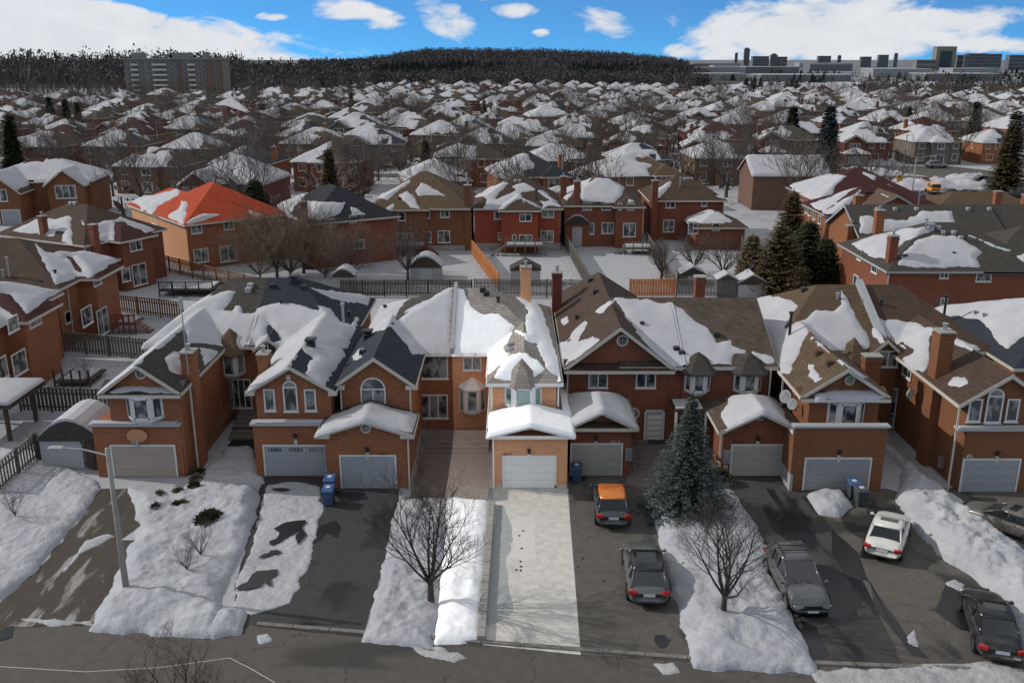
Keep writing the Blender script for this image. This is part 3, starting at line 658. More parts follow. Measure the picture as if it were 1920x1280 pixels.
# ------------------------------------------------------------ street things
def fence(path, h, mat, label, pitch=.14, gap=.02, postgap=2.4, seed=0, name='fence', z=0, cap=True, group=None):
    rn = random.Random(seed); A = Vector(path[0]).to_3d(); r = empty(name, (A.x, A.y, z), 0, label, 'fence', group); bd = MB(); posts = []
    for p, q in zip(path, path[1:]):
        p = Vector((p[0]-A.x, p[1]-A.y, 0)); q = Vector((q[0]-A.x, q[1]-A.y, 0)); L_ = (q-p).length; a = math.atan2(q.y-p.y, q.x-p.x); M = Matrix.Translation(p) @ Matrix.Rotation(a, 4, 'Z')
        n = int(L_/pitch)
        for i in range(n):
            x = i*L_/n; t_ = rn.uniform(-.02, .02); off = .03 if i % 2 else -.03
            bd.box(x, x+L_/n-gap, off-.01, off+.01, .06, h+t_, M)
        bd.box(0, L_, -.045, .045, h*.2, h*.2+.09, M); bd.box(0, L_, -.046, .046, h*.78, h*.78+.09, M)
        if cap: bd.box(-.02, L_+.02, -.07, .07, h+.02, h+.06, M)
        m = max(1, int(round(L_/postgap)))
        for i in range(m+1): posts.append((M @ Vector((i*L_/m, 0, 0)), a))
    bd.obj('board_panel', mat, r); pm = MB(); pm.box(-.055, .055, -.062, .062, -.1, h+.14); me = pm.mesh('post', mat)
    for P, a in posts:
        o = bpy.data.objects.new('post', me); C.objects.link(o); o.parent = r; o.location = P; o.rotation_euler = (0, 0, a)
    return r
def carpaint(name, col, metal=.3, rough=.3): 
    m, t, p = newmat(name); tc = nd(t, 'ShaderNodeTexCoord'); n = nd(t, 'ShaderNodeTexNoise', i_Scale=2.5, i_Detail=6.0); t.links.new(tc.outputs['Object'], n.inputs['Vector'])
    s = nd(t, 'ShaderNodeSeparateXYZ'); t.links.new(tc.outputs['Object'], s.inputs[0])
    f = mth(t, 'MULTIPLY', mth(t, 'SUBTRACT', mth(t, 'ADD', n.outputs[0], .35), mth(t, 'MULTIPLY', s.outputs[2], .9)), .9, clamp=True)
    t.links.new(mixc(t, f, (*col, 1), (.17, .165, .155, 1)), p.inputs['Base Color']); p.inputs['Metallic'].default_value = metal; p.inputs['Roughness'].default_value = rough
    t.links.new(mth(t, 'ADD', rough, mth(t, 'MULTIPLY', f, .4)), p.inputs['Roughness']); p.inputs['Coat Weight'].default_value = .35; p.inputs['Coat Roughness'].default_value = .08; return m
P_BLK = carpaint('paint_black', (.012, .012, .014)); P_GRY = carpaint('paint_grey', (.11, .115, .12)); P_GUN = carpaint('paint_gunmetal', (.05, .055, .062)); P_WHT = carpaint('paint_white', (.62, .62, .58), 0)
P_SLV = carpaint('paint_silver', (.22, .23, .235)); P_TPE = carpaint('paint_taupe', (.16, .15, .135)); P_ORG = carpaint('paint_orange', (.62, .17, .02), .2); P_YLO = carpaint('paint_yellow', (.75, .3, .03), 0); P_PUR = carpaint('paint_plum', (.06, .03, .08)); P_BLU = carpaint('paint_navy', (.025, .04, .08)); P_RED = carpaint('paint_red', (.2, .02, .02))
TYRE = flat('tyre', (.02, .02, .02), .8); RIM = flat('rim', (.3, .3, .31), .35, .8); CGL = flat('car_glass', (.012, .015, .017), .05, vary=0, spec=.8); LRED = flat('tail_lens', (.35, .015, .015), .2, vary=0); LWHT = flat('head_lens', (.6, .62, .62), .15, vary=0); PLATE = flat('plate', (.55, .57, .6), .5, vary=.02); TRIMC = flat('car_trim', (.015, .015, .016), .5)
def car(name, label, loc, heading, L_=4.6, Wd=1.85, H=1.66, kind='suv', paint=None, roofp=None, group=None, detail=True, roof_glass=False, rails=False, z=0):
    """heading: direction the front points, radians from +x"""
    r = empty(name, (loc[0], loc[1], z), heading, label, 'car', group); hw = Wd/2
    suv = kind in ('suv', 'van', 'jeep')
    if kind == 'jeep': ST = [(0, .5, 1.05, .88), (.01, .4, 1.15, .95), (.3, .38, 1.16, .97), (.72, .38, 1.15, .97), (.74, .38, 1.12, .96), (.97, .42, 1.05, .93), (1, .5, .95, .86)]; roof = (.02, .04, .62, .68)
    elif suv: ST = [(0, .42, .8, .80), (.02, .3, 1.0, .93), (.08, .25, 1.04, .985), (.3, .2, 1.03, 1), (.6, .2, 1.0, 1), (.74, .2, 1.0, .99), (.8, .2, .99, .985), (.93, .24, .9, .93), (.985, .3, .76, .82), (1, .4, .62, .7)]; roof = (.04, .16, .5, .75)
    else: ST = [(0, .42, .78, .78), (.02, .3, .93, .9), (.08, .22, .98, .96), (.18, .2, .98, .99), (.5, .18, .93, 1), (.72, .18, .92, .99), (.8, .2, .88, .97), (.93, .22, .77, .9), (.985, .28, .66, .78), (1, .38, .55, .66)]; roof = (.12, .29, .53, .75)
    body = MB(); nR = 12; vs = []
    for (t_, zb, zt, k) in ST:
        w = hw*k; x = (t_-.5)*L_; zm = zb+(zt-zb)*.45
        half = [(w*.55, zb), (w*.93, zb+.04), (w*.99, zm), (w, zm+.1), (w*.965, zt-.1), (w*.86, zt-.012), (w*.45, zt+.028)]
        ring = half+[(-a, b) for a, b in half[::-1]]; nR = len(ring); vs += [(x, a, b) for a, b in ring]
    fs = []
    for i in range(len(ST)-1):
        for k in range(nR): fs.append((i*nR+k, i*nR+(k+1) % nR, (i+1)*nR+(k+1) % nR, (i+1)*nR+k))
    fs += [tuple(range(nR)), tuple(range(len(ST)*nR-1, (len(ST)-1)*nR-1, -1))]; body.idx(vs, [f[::-1] for f in fs])
    bo = body.obj('body', paint or P_GRY, r, smooth=True); md = bo.modifiers.new('Subdivision', 'SUBSURF'); md.levels = md.render_levels = 1 if detail else 0
    # cabin
    zb = (1.0 if suv else .92); zb = 1.14 if kind == 'jeep' else zb; g = MB(); X = lambda t_: (t_-.5)*L_; tw, bw = hw*(.74 if kind != 'jeep' else .86), hw*.93
    b0, b1, b2, b3 = roof; low = [(X(b0), bw*.9), (X(b3), bw*.88), (X(b3), -bw*.88), (X(b0), -bw*.9)]; top = [(X(b1), tw*.92), (X(b2), tw*.95), (X(b2), -tw*.95), (X(b1), -tw*.92)]
    lv = [Vector((a, b, zb-.05)) for a, b in low]; uv = [Vector((a, b, H-.07)) for a, b in top]; cab = MB()
    g.idx(lv+uv, [(0, 1, 5, 4), (1, 2, 6, 5), (2, 3, 7, 6), (3, 0, 4, 7), (4, 5, 6, 7)]); gl = g.obj('windows', CGL, r)
    rf = MB(); e = .03; pts = [(X(b1)-e-.02, tw*.93), (X(b1)+.35, tw*1.03), ((X(b1)+X(b2))/2, tw*1.05), (X(b2)-.3, tw*1.04), (X(b2)+.05, tw*.95)]
    out = pts+[(a, -b) for a, b in pts[::-1]]; n = len(out); zc = lambda a: H-.055+.0*a
    vs = [(a, b, H-.1) for a, b in out]+[(a, b, H-.05) for a, b in out]+[(a*.96+.0, b*.82, H) for a, b in out]
    rf.idx(vs, [(i, (i+1) % n, n+(i+1) % n, n+i)[::-1] for i in range(n)]+[(n+i, n+(i+1) % n, 2*n+(i+1) % n, 2*n+i)[::-1] for i in range(n)]+[tuple(range(2*n, 3*n))[::-1]])
    ro = rf.obj('roof', roofp or paint or P_GRY, r, smooth=True)
    if roof_glass: q = MB(); q.box(X(b1)+.5, X(b2)-.2, -tw*.62, tw*.62, H-.01, H+.012, bev=.01); q.obj('sunroof', CGL, ro)
    if rails:
        q = MB()
        for s_ in (-1, 1): q.tube([(X(b1)+.2, s_*tw*.9, H-.02), (X(b1)+.3, s_*tw*.9, H+.07), (X(b2)-.2, s_*tw*.9, H+.07), (X(b2)-.05, s_*tw*.9, H-.02)], .022, 5)
        for xx in (X(b1)+.6, X(b2)-.6): q.box(xx-.03, xx+.03, -tw*.9, tw*.9, H+.06, H+.09)
        q.obj('roof_rack', TRIMC, r)
    pl = MB()
    for s_ in (-1, 1):
        for a, b in (((X(b0), bw*.9), (X(b1), tw*.92)), ((X(b3), bw*.88), (X(b2), tw*.95))):
            pl.tube([(a[0], s_*a[1], zb-.04), (b[0], s_*b[1], H-.08)], .045, 5)
        for ft in ((.52,) if not suv else (.52, .27)):
            xx = X(b0)+(X(b3)-X(b0))*ft; pl.tube([(xx, s_*bw*.9, zb-.04), (xx-.02+(.06 if suv and ft < .4 else 0), s_*tw*.99, H-.08)], .035 if ft > .4 else .07, 5)
    pl.obj('pillars', paint or P_GRY, r, smooth=True)
    if not detail:
        w = MB()
        for fx in (.19, .81):
            for s_ in (-1, 1): w.tube([(X(fx), s_*(hw-.2), .33), (X(fx), s_*(hw+.01), .33)], .34, 10)
        w.obj('wheels', TYRE, r); return r
    wr = .36 if suv else .33; tm = MB(); prof = [(-.11, wr*.72), (-.115, wr*.9), (-.08, wr), (.08, wr), (.115, wr*.9), (.11, wr*.72)]; N = 20
    tm.idx([(wr_*math.cos(6.2832*k/N), yy, wr_*math.sin(6.2832*k/N)) for k in range(N) for yy, wr_ in prof], [(k*6+j, k*6+j+1, ((k+1) % N)*6+j+1, ((k+1) % N)*6+j) for k in range(N) for j in range(5)])
    tme = tm.mesh('wheel', TYRE, True); rm = MB(); rm.tube([(0, -.09, 0), (0, -.02, 0)], wr*.7, 16)
    for k in range(5):
        a = 6.2832*k/5; rm.box(.03, wr*.7, -.1, .085, -.035, .035, Matrix.Rotation(a, 4, 'Y'))
    rm.idx([(rr*math.cos(6.2832*k/16), yy, rr*math.sin(6.2832*k/16)) for k in range(16) for yy, rr in ((-.105, wr*.66), (-.11, wr*.74), (.11, wr*.74), (.105, wr*.66))], [(k*4+j, k*4+j+1, ((k+1) % 16)*4+j+1, ((k+1) % 16)*4+j) for k in range(16) for j in (0, 1, 2)])
    rme = rm.mesh('rim', RIM, False)
    for fx in (.185, .81):
        for s_ in (-1, 1):
            o = bpy.data.objects.new('wheel', tme); C.objects.link(o); o.parent = r; o.location = (X(fx), s_*(hw-.1), wr); q = bpy.data.objects.new('rim', rme); C.objects.link(q); q.parent = o
            ar = MB(); N2 = 14
            vs = []
            for k in range(N2+1):
                a = math.pi*k/N2*1.1-.157; 
                for rr in (wr+.02, wr+.085): vs.append((X(fx)+rr*math.cos(a), s_*(hw+.004), wr+rr*math.sin(a)))
            vs += [(v[0], s_*(hw-.12), v[2]) for v in vs]; n2 = 2*(N2+1)
            ar.idx(vs, [(2*k, 2*k+1, 2*k+3, 2*k+2) for k in range(N2)]+[(2*k, 2*k+2, n2+2*k+2, n2+2*k) for k in range(N2)]); ar.obj('wheel_arch', TRIMC, r)
    zt = .82 if suv else .76
    for s_ in (-1, 1):
        q = MB(); M = Matrix.Translation((-L_/2+.09, s_*hw*.76, zt+.02)) @ Matrix.Rotation(s_*-.28, 4, 'Z'); q.box(-.1, .1, -hw*.2, hw*.2, -.09, .09, M, bev=.03); q.obj('tail_light', LRED, r)
        q = MB(); M = Matrix.Translation((L_/2-.2, s_*hw*.72, zt-.19)) @ Matrix.Rotation(s_*.42, 4, 'Z'); q.box(-.09, .1, -hw*.15, hw*.15, -.05, .05, M, bev=.03); q.obj('headlight', LWHT, r)
        q = MB(); q.box(X(b3)-.28, X(b3)-.12, s_*(hw+.06)-.08, s_*(hw+.06)+.08, zb+.01, zb+.13, bev=.03); q.box(X(b3)-.22, X(b3)-.16, s_*(hw-.02)-.06, s_*(hw-.02)+.06, zb+.0, zb+.06); q.obj('mirror', paint or P_GRY, r)
        q = MB(); yy = s_*(hw+.006)
        for fx in (.34, .55): q.box(X(fx), X(fx)+.15, yy-.012, yy+.012, .84, .87)
        q.obj('door_handle', TRIMC, r)
    q = MB(); q.box(-L_/2-.012, -L_/2+.05, -.26, .26, zt-.14, zt+.0); q.obj('licence_plate', PLATE, r)
    q = MB(); q.box(-L_/2-.01, -L_/2+.2, -hw*.7, hw*.7, .3, .42, bev=.03); q.obj('bumper_trim', TRIMC, r); q = MB(); q.box(L_/2-.22, L_/2+.008, -hw*.55, hw*.55, .33, .46, bev=.02); q.obj('bumper_trim', TRIMC, r)
    q = MB()
    for k in range(4): q.box(L_/2-.15, L_/2+.0+.012*(1-k*.4), -hw*.42, hw*.42, .53+k*.05, .56+k*.05)
    q.obj('grille', TRIMC, r)
    q = MB(); q.box(L_/2-.05, L_/2+.03, -.24, .24, .4, .5); q.obj('licence_plate', PLATE, r)
    for sgn, (xa, za, xb, zb2) in ((1, (X(b3)+.02, zb+.015, X(b3)-.25, zb+.14)),):
        q = MB()
        for yy in (-.35, .25): q.tube([(xa, yy+.3, za), (xb, yy-.15, zb2+.0)], .012, 4)
        q.obj('wiper', TRIMC, r)
    return r
def bin_(name, label, loc, rz, lid, group=None, body=None):
    r = empty(name, (*loc, .0), rz, label, 'wheelie bin', group); b = MB(); w0, w1, d0, d1, h = .23, .3, .26, .36, .95
    vs = [(-w0, -d0, .06), (w0, -d0, .06), (w0, d0, .06), (-w0, d0, .06), (-w1, -d1, h), (w1, -d1, h), (w1, d1, h), (-w1, d1, h)]
    b.idx(vs, [(3, 2, 1, 0), (0, 1, 5, 4), (1, 2, 6, 5), (2, 3, 7, 6), (3, 0, 4, 7), (4, 5, 6, 7)]); b.box(-w1-.02, w1+.02, -d1-.02, d1+.02, h-.08, h-.02); b.box(-.05, .05, -d0-.06, -d0, .1, .5)
    bd = b.obj('body', body or BIN_B, r); q = MB(); q.idx([(-w1-.03, -d1-.06, h), (w1+.03, -d1-.06, h), (w1+.03, d1+.03, h+.02), (-w1-.03, d1+.03, h+.02), (-w1+.02, -d1, h+.06), (w1-.02, -d1, h+.06), (w1-.02, d1-.04, h+.13), (-w1+.02, d1-.04, h+.13)], [(0, 1, 5, 4), (1, 2, 6, 5), (2, 3, 7, 6), (3, 0, 4, 7), (4, 5, 6, 7), (3, 2, 1, 0)])
    l = q.obj('lid', lid, r); k = MB(); k.box(-.12, .12, -.12, .14, h+.085, h+.118); k.obj('sticker', PLATE, l)
    k = MB()
    for s_ in (-1, 1): k.tube([(s_*(w0-.02), d0, .12), (s_*(w0+.05), d0, .12)], .12, 10)
    k.obj('wheels', TYRE, r); k = MB(); k.tube([(-w1, d1+.07, h-.02), (w1, d1+.07, h-.02)], .018, 6); k.obj('handle', TYRE, r); return r
BIN_B = flat('bin_slate', (.055, .065, .075), .6); BIN_L = flat('bin_lid_blue', (.05, .11, .27), .5); BIN_BB = flat('bin_body_blue', (.04, .08, .17), .6)

# ------------------------------------------------------------ ground
def grid_mesh(name, X, Y, Z, cell, mat, smooth=True):
    ii, jj = np.nonzero(cell); a = [(ii, jj), (ii, jj+1), (ii+1, jj+1), (ii+1, jj)]; used = np.zeros(X.shape, bool)
    for p in a: used[p] = True
    idx = -np.ones(X.shape, int); idx[used] = np.arange(used.sum())
    V = np.stack([X[used], Y[used], Z[used]], 1); F = np.stack([idx[p] for p in a], 1)
    me = bpy.data.meshes.new(name); me.from_pydata(V.tolist(), [], F.tolist()); me.materials.append(mat)
    if smooth: me.polygons.foreach_set('use_smooth', [True]*len(me.polygons))
    me.update(); o = bpy.data.objects.new(name, me); C.objects.link(o); return o
def wpoly(px): return [tuple(atZ(*p, 0)[:2]) for p in px]
def snowfield(px, T=.33, seed=1, g=.1, lump=.11, ls=.8, edge=.6, rough=.09, mat=None, name='snow', jag=.25, ridge=None, world=None, kind='stuff', base=0, zfn=None):
    P = world or wpoly(px); A = np.array(P); x0, y0 = A.min(0)-.6; x1, y1 = A.max(0)+.6
    X, Y = np.meshgrid(np.arange(x0, x1, g), np.arange(y0, y1, g)); m = sdf(X, Y, P)+jag*fbm(X/.8, Y/.8, seed)
    k = np.clip(m/edge, 0, 1); h = T*np.sqrt(k)*(1+.35*fbm(X/3, Y/3, seed+3, 2))+k*(1.1*lump*fbm(X/ls, Y/ls, seed+5, 3)-1.3*rough*np.abs(fbm(X/.32, Y/.32, seed+8, 3))-.9*rough*np.abs(fbm(X/.9, Y/.9, seed+11, 2)))
    if zfn: h = h+k*zfn(X, Y)
    Z = np.where(m > 0, np.maximum(h, .012)+base, np.maximum(m, -.15)*1.0+base-.01); u = m > 0
    cell = u[:-1, :-1] | u[1:, :-1] | u[:-1, 1:] | u[1:, 1:]
    o = grid_mesh(name, X, Y, Z, cell, mat or SNOWG); tag(o, None, None, None, kind); return o
def sheet(name, px, z, mat, seed=1, jit=.06, kind='structure', world=None, st=.5, clean=False):
    P = world or wpoly(px); pts = []; n = len(P)
    for i in range(n):
        a, b = Vector(P[i]), Vector(P[(i+1) % n]); m = 1 if clean else max(1, int((b-a).length/st))
        for k in range(m):
            p = a.lerp(b, k/m); 
            if not clean: p = p+Vector((float(vn(p.x*1.7, p.y*1.7, seed)), float(vn(p.x*1.7, p.y*1.7, seed+4))))*jit*2
            pts.append((p.x, p.y, z))
    bm = bmesh.new(); f = bm.faces.new([bm.verts.new(p) for p in pts]); f.normal_update()
    if f.normal.z < 0: f.normal_flip()
    bmesh.ops.triangulate(bm, faces=[f]); me = bpy.data.meshes.new(name); bm.to_mesh(me); bm.free(); me.materials.append(mat)
    o = bpy.data.objects.new(name, me); C.objects.link(o); tag(o, None, None, None, kind); return o
def farground():
    m, t, p = newmat('ground_far'); tc = nd(t, 'ShaderNodeTexCoord')
    n = nd(t, 'ShaderNodeTexNoise', i_Scale=.09, i_Detail=9.0, i_Roughness=.65); t.links.new(tc.outputs['Object'], n.inputs['Vector'])
    n2 = nd(t, 'ShaderNodeTexNoise', i_Scale=1.3, i_Detail=8.0, i_Roughness=.7); t.links.new(tc.outputs['Object'], n2.inputs['Vector'])
    c = mixc(t, mth(t, 'MULTIPLY', mth(t, 'SUBTRACT', n2.outputs[0], .4), 3, clamp=True), (.33, .34, .365), (.44, .445, .46))
    c = mixc(t, mth(t, 'MULTIPLY', mth(t, 'SUBTRACT', n.outputs[0], .56), 6, clamp=True), c, (.22, .21, .2))
    t.links.new(c, p.inputs['Base Color']); p.inputs['Roughness'].default_value = .85
    bp = nd(t, 'ShaderNodeBump', i_Strength=.6, i_Distance=.15); t.links.new(n2.outputs[0], bp.inputs['Height']); t.links.new(bp.outputs[0], p.inputs['Normal']); return m
GF = farground()
g = MB(); g.face([(-9000, -200, -.03), (9000, -200, -.03), (9000, 16000, -.03), (-9000, 16000, -.03)]); tag(g.obj('ground', GF), None, None, None, 'structure')
# kerb line of our street
K = [(-34, 36.4), (-18, 35.7), (-11.1, 35.0), (-1.3, 33.7), (7.2, 32.6), (19, 31.85), (34, 31.0)]
sheet('road', None, -.02, ROAD, world=[(-60, 37.6)]+K+[(60, 29.6), (60, 18), (-60, 18)], clean=True)
kb = MB()
for (a, b) in zip([(-11.1, 35.0), (-1.3, 33.7), (7.2, 32.6), (19, 31.85)], [(-1.3, 33.7), (7.2, 32.6), (19, 31.85), (34, 31)]):
    d = (Vector(b)-Vector(a)); n = int(d.length/1.5); d.normalize(); ang = math.atan2(d.y, d.x)
    for i in range(n):
        p = Vector(a)+d*(Vector(b)-Vector(a)).length*i/n; Lk = (Vector(b)-Vector(a)).length/n
        kb.box(.01, Lk-.01, -.1, .14, -.05, .07, Matrix.Translation((p.x, p.y, 0)) @ Matrix.Rotation(ang, 4, 'Z'), bev=.02)
tag(kb.obj('kerb', KERBM), None, None, None, 'structure')
line = [atZ(*p, 0) for p in ((-20, 1247), (160, 1258), (300, 1250), (430, 1232), (470, 1252), (515, 1278))]
q = MB()
for a, b in zip(line, line[1:]):
    d = (b-a).normalized(); n_ = Vector((-d.y, d.x, 0))*.018; q.face([(a-n_).to_tuple()[:2]+(-.012,), (b-n_).to_tuple()[:2]+(-.012,), (b+n_).to_tuple()[:2]+(-.012,), (a+n_).to_tuple()[:2]+(-.012,)])
tag(q.obj('road_marking', TRM), None, None, None, 'structure')
# driveways (flat sheets on the ground)
sheet('driveway', [(186, 915), (240, 915), (262, 985), (225, 1010), (255, 1012), (201, 1129), (176, 1170), (-40, 1176), (-40, 1160), (0, 1130), (90, 1045), (158, 960)], .0, MUD, 3, .12)
sheet('driveway', [(600, 893), (618, 893), (618, 915), (748, 914), (746, 940), (712, 1080), (680, 1192), (512, 1176), (470, 1170), (455, 1150), (560, 1060), (596, 985)], .0, ASPH, 5)
sheet('driveway', [(490, 891), (620, 891), (560, 1080), (460, 1178), (440, 1178), (440, 1100), (480, 960)], -.008, ASPH, 6)
sheet('driveway', [(926, 913), (1064, 913), (1089, 1227), (906, 1208)], .0, CDRV, clean=True)
sheet('driveway', [(1064, 890), (1185, 890), (1222, 925), (1299, 1238), (1089, 1227)], -.004, ASPHB, 8, .03)
sheet('driveway', [(1355, 890), (1490, 890), (1506, 915), (1600, 1050), (1692, 1244), (1500, 1244), (1470, 1150), (1420, 1030), (1380, 930)], .0, ASPHW, 9)
sheet('driveway', [(1498, 915), (1690, 915), (1700, 960), (1800, 1060), (1930, 1180), (1930, 1252), (1692, 1246), (1600, 1050)], -.004, ASPHB, 10)
sheet('driveway', [(1770, 915), (1940, 915), (1980, 1120), (1930, 1060), (1830, 960)], .0, ASPHB, 11)
# wet stains and melt marks on the driveways
STAIN = flat('wet_asphalt', (.018, .018, .021), .35, vary=.1)
for i, p in enumerate([[(575, 1000), (600, 985), (628, 975), (640, 990), (632, 1010), (612, 1000), (600, 1015), (560, 1030), (548, 1022)], [(1640, 950), (1690, 950), (1700, 1000), (1660, 1050), (1610, 1045)], [(1560, 990), (1608, 1035), (1628, 1090), (1700, 1190), (1745, 1235), (1712, 1228), (1640, 1140), (1630, 1090), (1590, 1080), (1560, 1040)],
        [(1775, 1090), (1830, 1110), (1850, 1190), (1800, 1180), (1752, 1145)], [(1385, 1175), (1410, 1170), (1500, 1212)], [(1470, 920), (1485, 935), (1530, 1010), (1520, 1010), (1480, 965)], [(1435, 915), (1450, 917), (1480, 960), (1470, 965)], [(1510, 1055), (1560, 1060), (1590, 1085), (1612, 1130), (1580, 1160), (1500, 1155)], [(1500, 1160), (1530, 1175), (1555, 1225), (1530, 1240), (1510, 1215)],
        [(1228, 1190), (1245, 1188), (1255, 1200), (1250, 1215), (1235, 1215), (1228, 1203)], [(1075, 893), (1100, 893), (1098, 902), (1072, 902)], [(630, 915), (680, 915), (690, 935), (640, 945)], [(0, 1180), (25, 1172), (20, 1195), (0, 1200)]]):
    sheet('melt_stain', p, .004+.0004*i, STAIN, 20+i, .05)
CST = flat('concrete_damp', (.33, .35, .35), .8, vary=.12); CPL = flat('concrete_dry', (.6, .585, .55), .8, vary=.06)
sheet('damp_mark', [(932, 948), (944, 948), (962, 1000), (958, 1030), (948, 1045), (952, 1080), (955, 1120), (962, 1145), (945, 1160), (913, 1175), (917, 1080), (925, 1000)], .005, CST, 41, .1)
sheet('dry_patch', [(960, 970), (1000, 968), (1006, 985), (1004, 1030), (1008, 1045), (985, 1052), (955, 1045), (962, 1010)], .0055, CPL, 42, .1)
rn = random.Random(5); mb = MB()
for x, y in ((981, 995), (974, 1004), (978, 1028), (976, 1052), (968, 1068), (976, 1069), (977, 1062), (1133, 1088), (1092, 1046), (1083, 1062)):
    p = atZ(x, y, 0); N = 7; mb.face([(p.x+(.05+.04*rn.random())*math.cos(6.28*k/N), p.y+(.06+.05*rn.random())*math.sin(6.28*k/N), .009) for k in range(N)])
tag(mb.obj('leaf_litter', DARK), None, None, None, 'stuff')
# paved court of the house coloured as spotlit, its steps and its low block wall
def pavers(name, c1, c2, mo):
    m, t, p = newmat(name); tc = nd(t, 'ShaderNodeTexCoord'); b = nd(t, 'ShaderNodeTexBrick', i_Scale=1.0, i_Bias=0.0); b.inputs['Mortar Size'].default_value = .012; b.inputs['Brick Width'].default_value = .3; b.inputs['Row Height'].default_value = .15
    b.inputs['Color1'].default_value = (*c1, 1); b.inputs['Color2'].default_value = (*c2, 1); b.inputs['Mortar'].default_value = (*mo, 1); t.links.new(tc.outputs['Object'], b.inputs['Vector']); t.links.new(b.outputs[0], p.inputs['Base Color']); p.inputs['Roughness'].default_value = .8; return m
PVL = pavers('pavers_lit', (.66, .57, .5), (.55, .47, .41), (.28, .24, .21)); PVD = pavers('pavers_dark', (.2, .165, .145), (.16, .135, .12), (.06, .05, .045))  # lighter pavers: spotlight painted into the centre lot's half of the court
sheet('path', None, .012, PVD, world=[(-5.7, 46.9), (-3.75, 46.9), (-3.75, 53.3), (-5.7, 53.3)], clean=True)
sheet('path', None, .0125, PVL, world=[(-3.75, 46.9), (-1.32, 46.9), (-1.32, 53.3), (-3.75, 53.3)], clean=True)
for i in range(4):
    for xa, xb, m in ((-5.55, -3.75, PVD), (-3.745, -1.45, PVL)):
        q = MB(); q.box(xa, xb, 53.3+i*.45, 55.95, .0, .1+.12*i, bev=.01); tag(q.obj('steps', m), None, None, None, 'structure')
# block wall edging
def rowblocks(name, a, b, w, h, L_, mat, label):
    a = Vector(a); b = Vector(b); d = b-a; n = int(d.length/L_); ang = math.atan2(d.y, d.x); r = empty(name, (a.x, a.y, 0), 0, label, 'retaining wall'); q = MB(); rn = random.Random(3)
    for i in range(n):
        M = Matrix.Translation((d.x*i/n, d.y*i/n, 0)) @ Matrix.Rotation(ang, 4, 'Z'); q.box(.008, d.length/n-.008, -w/2, w/2, -.05, h+rn.uniform(-.012, .012), M, bev=.02)
    q.obj('blocks', mat, r); return r
a = atZ(922, 945); b = atZ(902, 1203); rowblocks('retaining_wall', a[:2], b[:2], .36, .3, .6, CONC, 'low grey block wall along the left edge of the pale driveway')
# lawns and snow banks
sn = dict()
snowfield([(-40, 830), (60, 850), (180, 900), (186, 918), (158, 960), (110, 1015), (60, 1075), (0, 1120), (-40, 1140)], .3, 31, lump=.1)
snowfield([(95, 1100), (120, 1075), (150, 1040), (215, 1005), (205, 1000), (160, 1015), (125, 1060)], .12, 32, lump=.05)
snowfield([(238, 915), (290, 925), (490, 905), (486, 935), (478, 975), (455, 1040), (425, 1090), (412, 1130), (462, 1150), (455, 1190), (400, 1196), (165, 1183), (190, 1140), (250, 1010), (262, 985)], .42, 33, lump=.24, ls=1.1, edge=.8,
    zfn=lambda X, Y: .45*np.exp(-((X+14.6)**2/2.5+(Y-45.5)**2/3))+.25*np.exp(-((Y-36)**2/2))*(X > -19)*(X < -13))
snowfield([(345, 893), (385, 880), (400, 870), (425, 840), (470, 835), (488, 893), (495, 905), (400, 935), (345, 915)], .25, 34, lump=.15)
snowfield([(500, 908), (560, 903), (600, 910), (606, 930), (604, 960), (580, 1060), (545, 1130), (470, 1152), (440, 1140), (440, 1090), (470, 1030), (488, 960)], .07, 35, lump=.05, edge=.3)
for i, p in enumerate([[(535, 985), (570, 978), (578, 1005), (565, 1020), (552, 1000), (540, 1012), (502, 1028), (500, 1020), (520, 1005), (522, 990)], [(450, 1105), (470, 1090), (480, 1072), (515, 1070), (520, 1085), (505, 1105), (495, 1090), (470, 1110), (455, 1112)], [(485, 1015+40), (505, 1035), (525, 1040), (500, 1050)], [(515, 918), (545, 920), (530, 927)]]):
    sheet('melt_patch', p, .115, STAIN, 60+i, .3, st=.22)
snowfield([(748, 938), (835, 934), (834, 1000), (812, 1208), (858, 1228), (800, 1215), (682, 1198), (714, 1085)], .34, 36, lump=.16, ls=.5, rough=.12, mat=SNOWG)
snowfield([(838, 932), (870, 936), (918, 940), (900, 1200), (864, 1206), (814, 1208), (834, 1010)], .36, 37, lump=.12, ls=.9, rough=.05, mat=SNOWB, jag=.08)  # spotlit half of the lawn, its light put into the snow colour
snowfield([(770, 1210), (860, 1222), (875, 1232), (850, 1240), (790, 1228)], .08, 38, mat=SNOWD, lump=.03)
snowfield([(1212, 932), (1240, 940), (1330, 925), (1375, 925), (1410, 975), (1440, 1030), (1442, 1070), (1470, 1120), (1530, 1245), (1530, 1262), (1300, 1252), (1296, 1236)], .45, 39, lump=.22, ls=.9, rough=.1, edge=.7, zfn=lambda X, Y: .35*np.exp(-((X-9.5)**2/3+(Y-36)**2/5)))
snowfield([(1512, 930), (1545, 920), (1580, 925), (1598, 950), (1575, 970), (1535, 965)], .5, 40, lump=.2, edge=.6, jag=.1)
snowfield([(1690, 892), (1712, 888), (1760, 915), (1830, 965), (1900, 1025), (1960, 1080), (1960, 1280), (1915, 1230), (1890, 1150), (1830, 1085), (1760, 1040), (1700, 975), (1678, 935)], .95, 44, lump=.4, ls=.8, rough=.2, edge=1.3, mat=SNOWG)
snowfield([(1642, 830), (1660, 830), (1745, 900), (1765, 925), (1735, 925)], .45, 45, lump=.2)
snowfield([(1652, 870), (1700, 880), (1760, 920), (1700, 925), (1645, 910)], .04, 46)
snowfield([(1520, 1255), (1700, 1250), (1850, 1240), (1925, 1262), (1925, 1290), (1540, 1290)], .14, 47, lump=.12, ls=.5, mat=SNOWD, rough=.1)
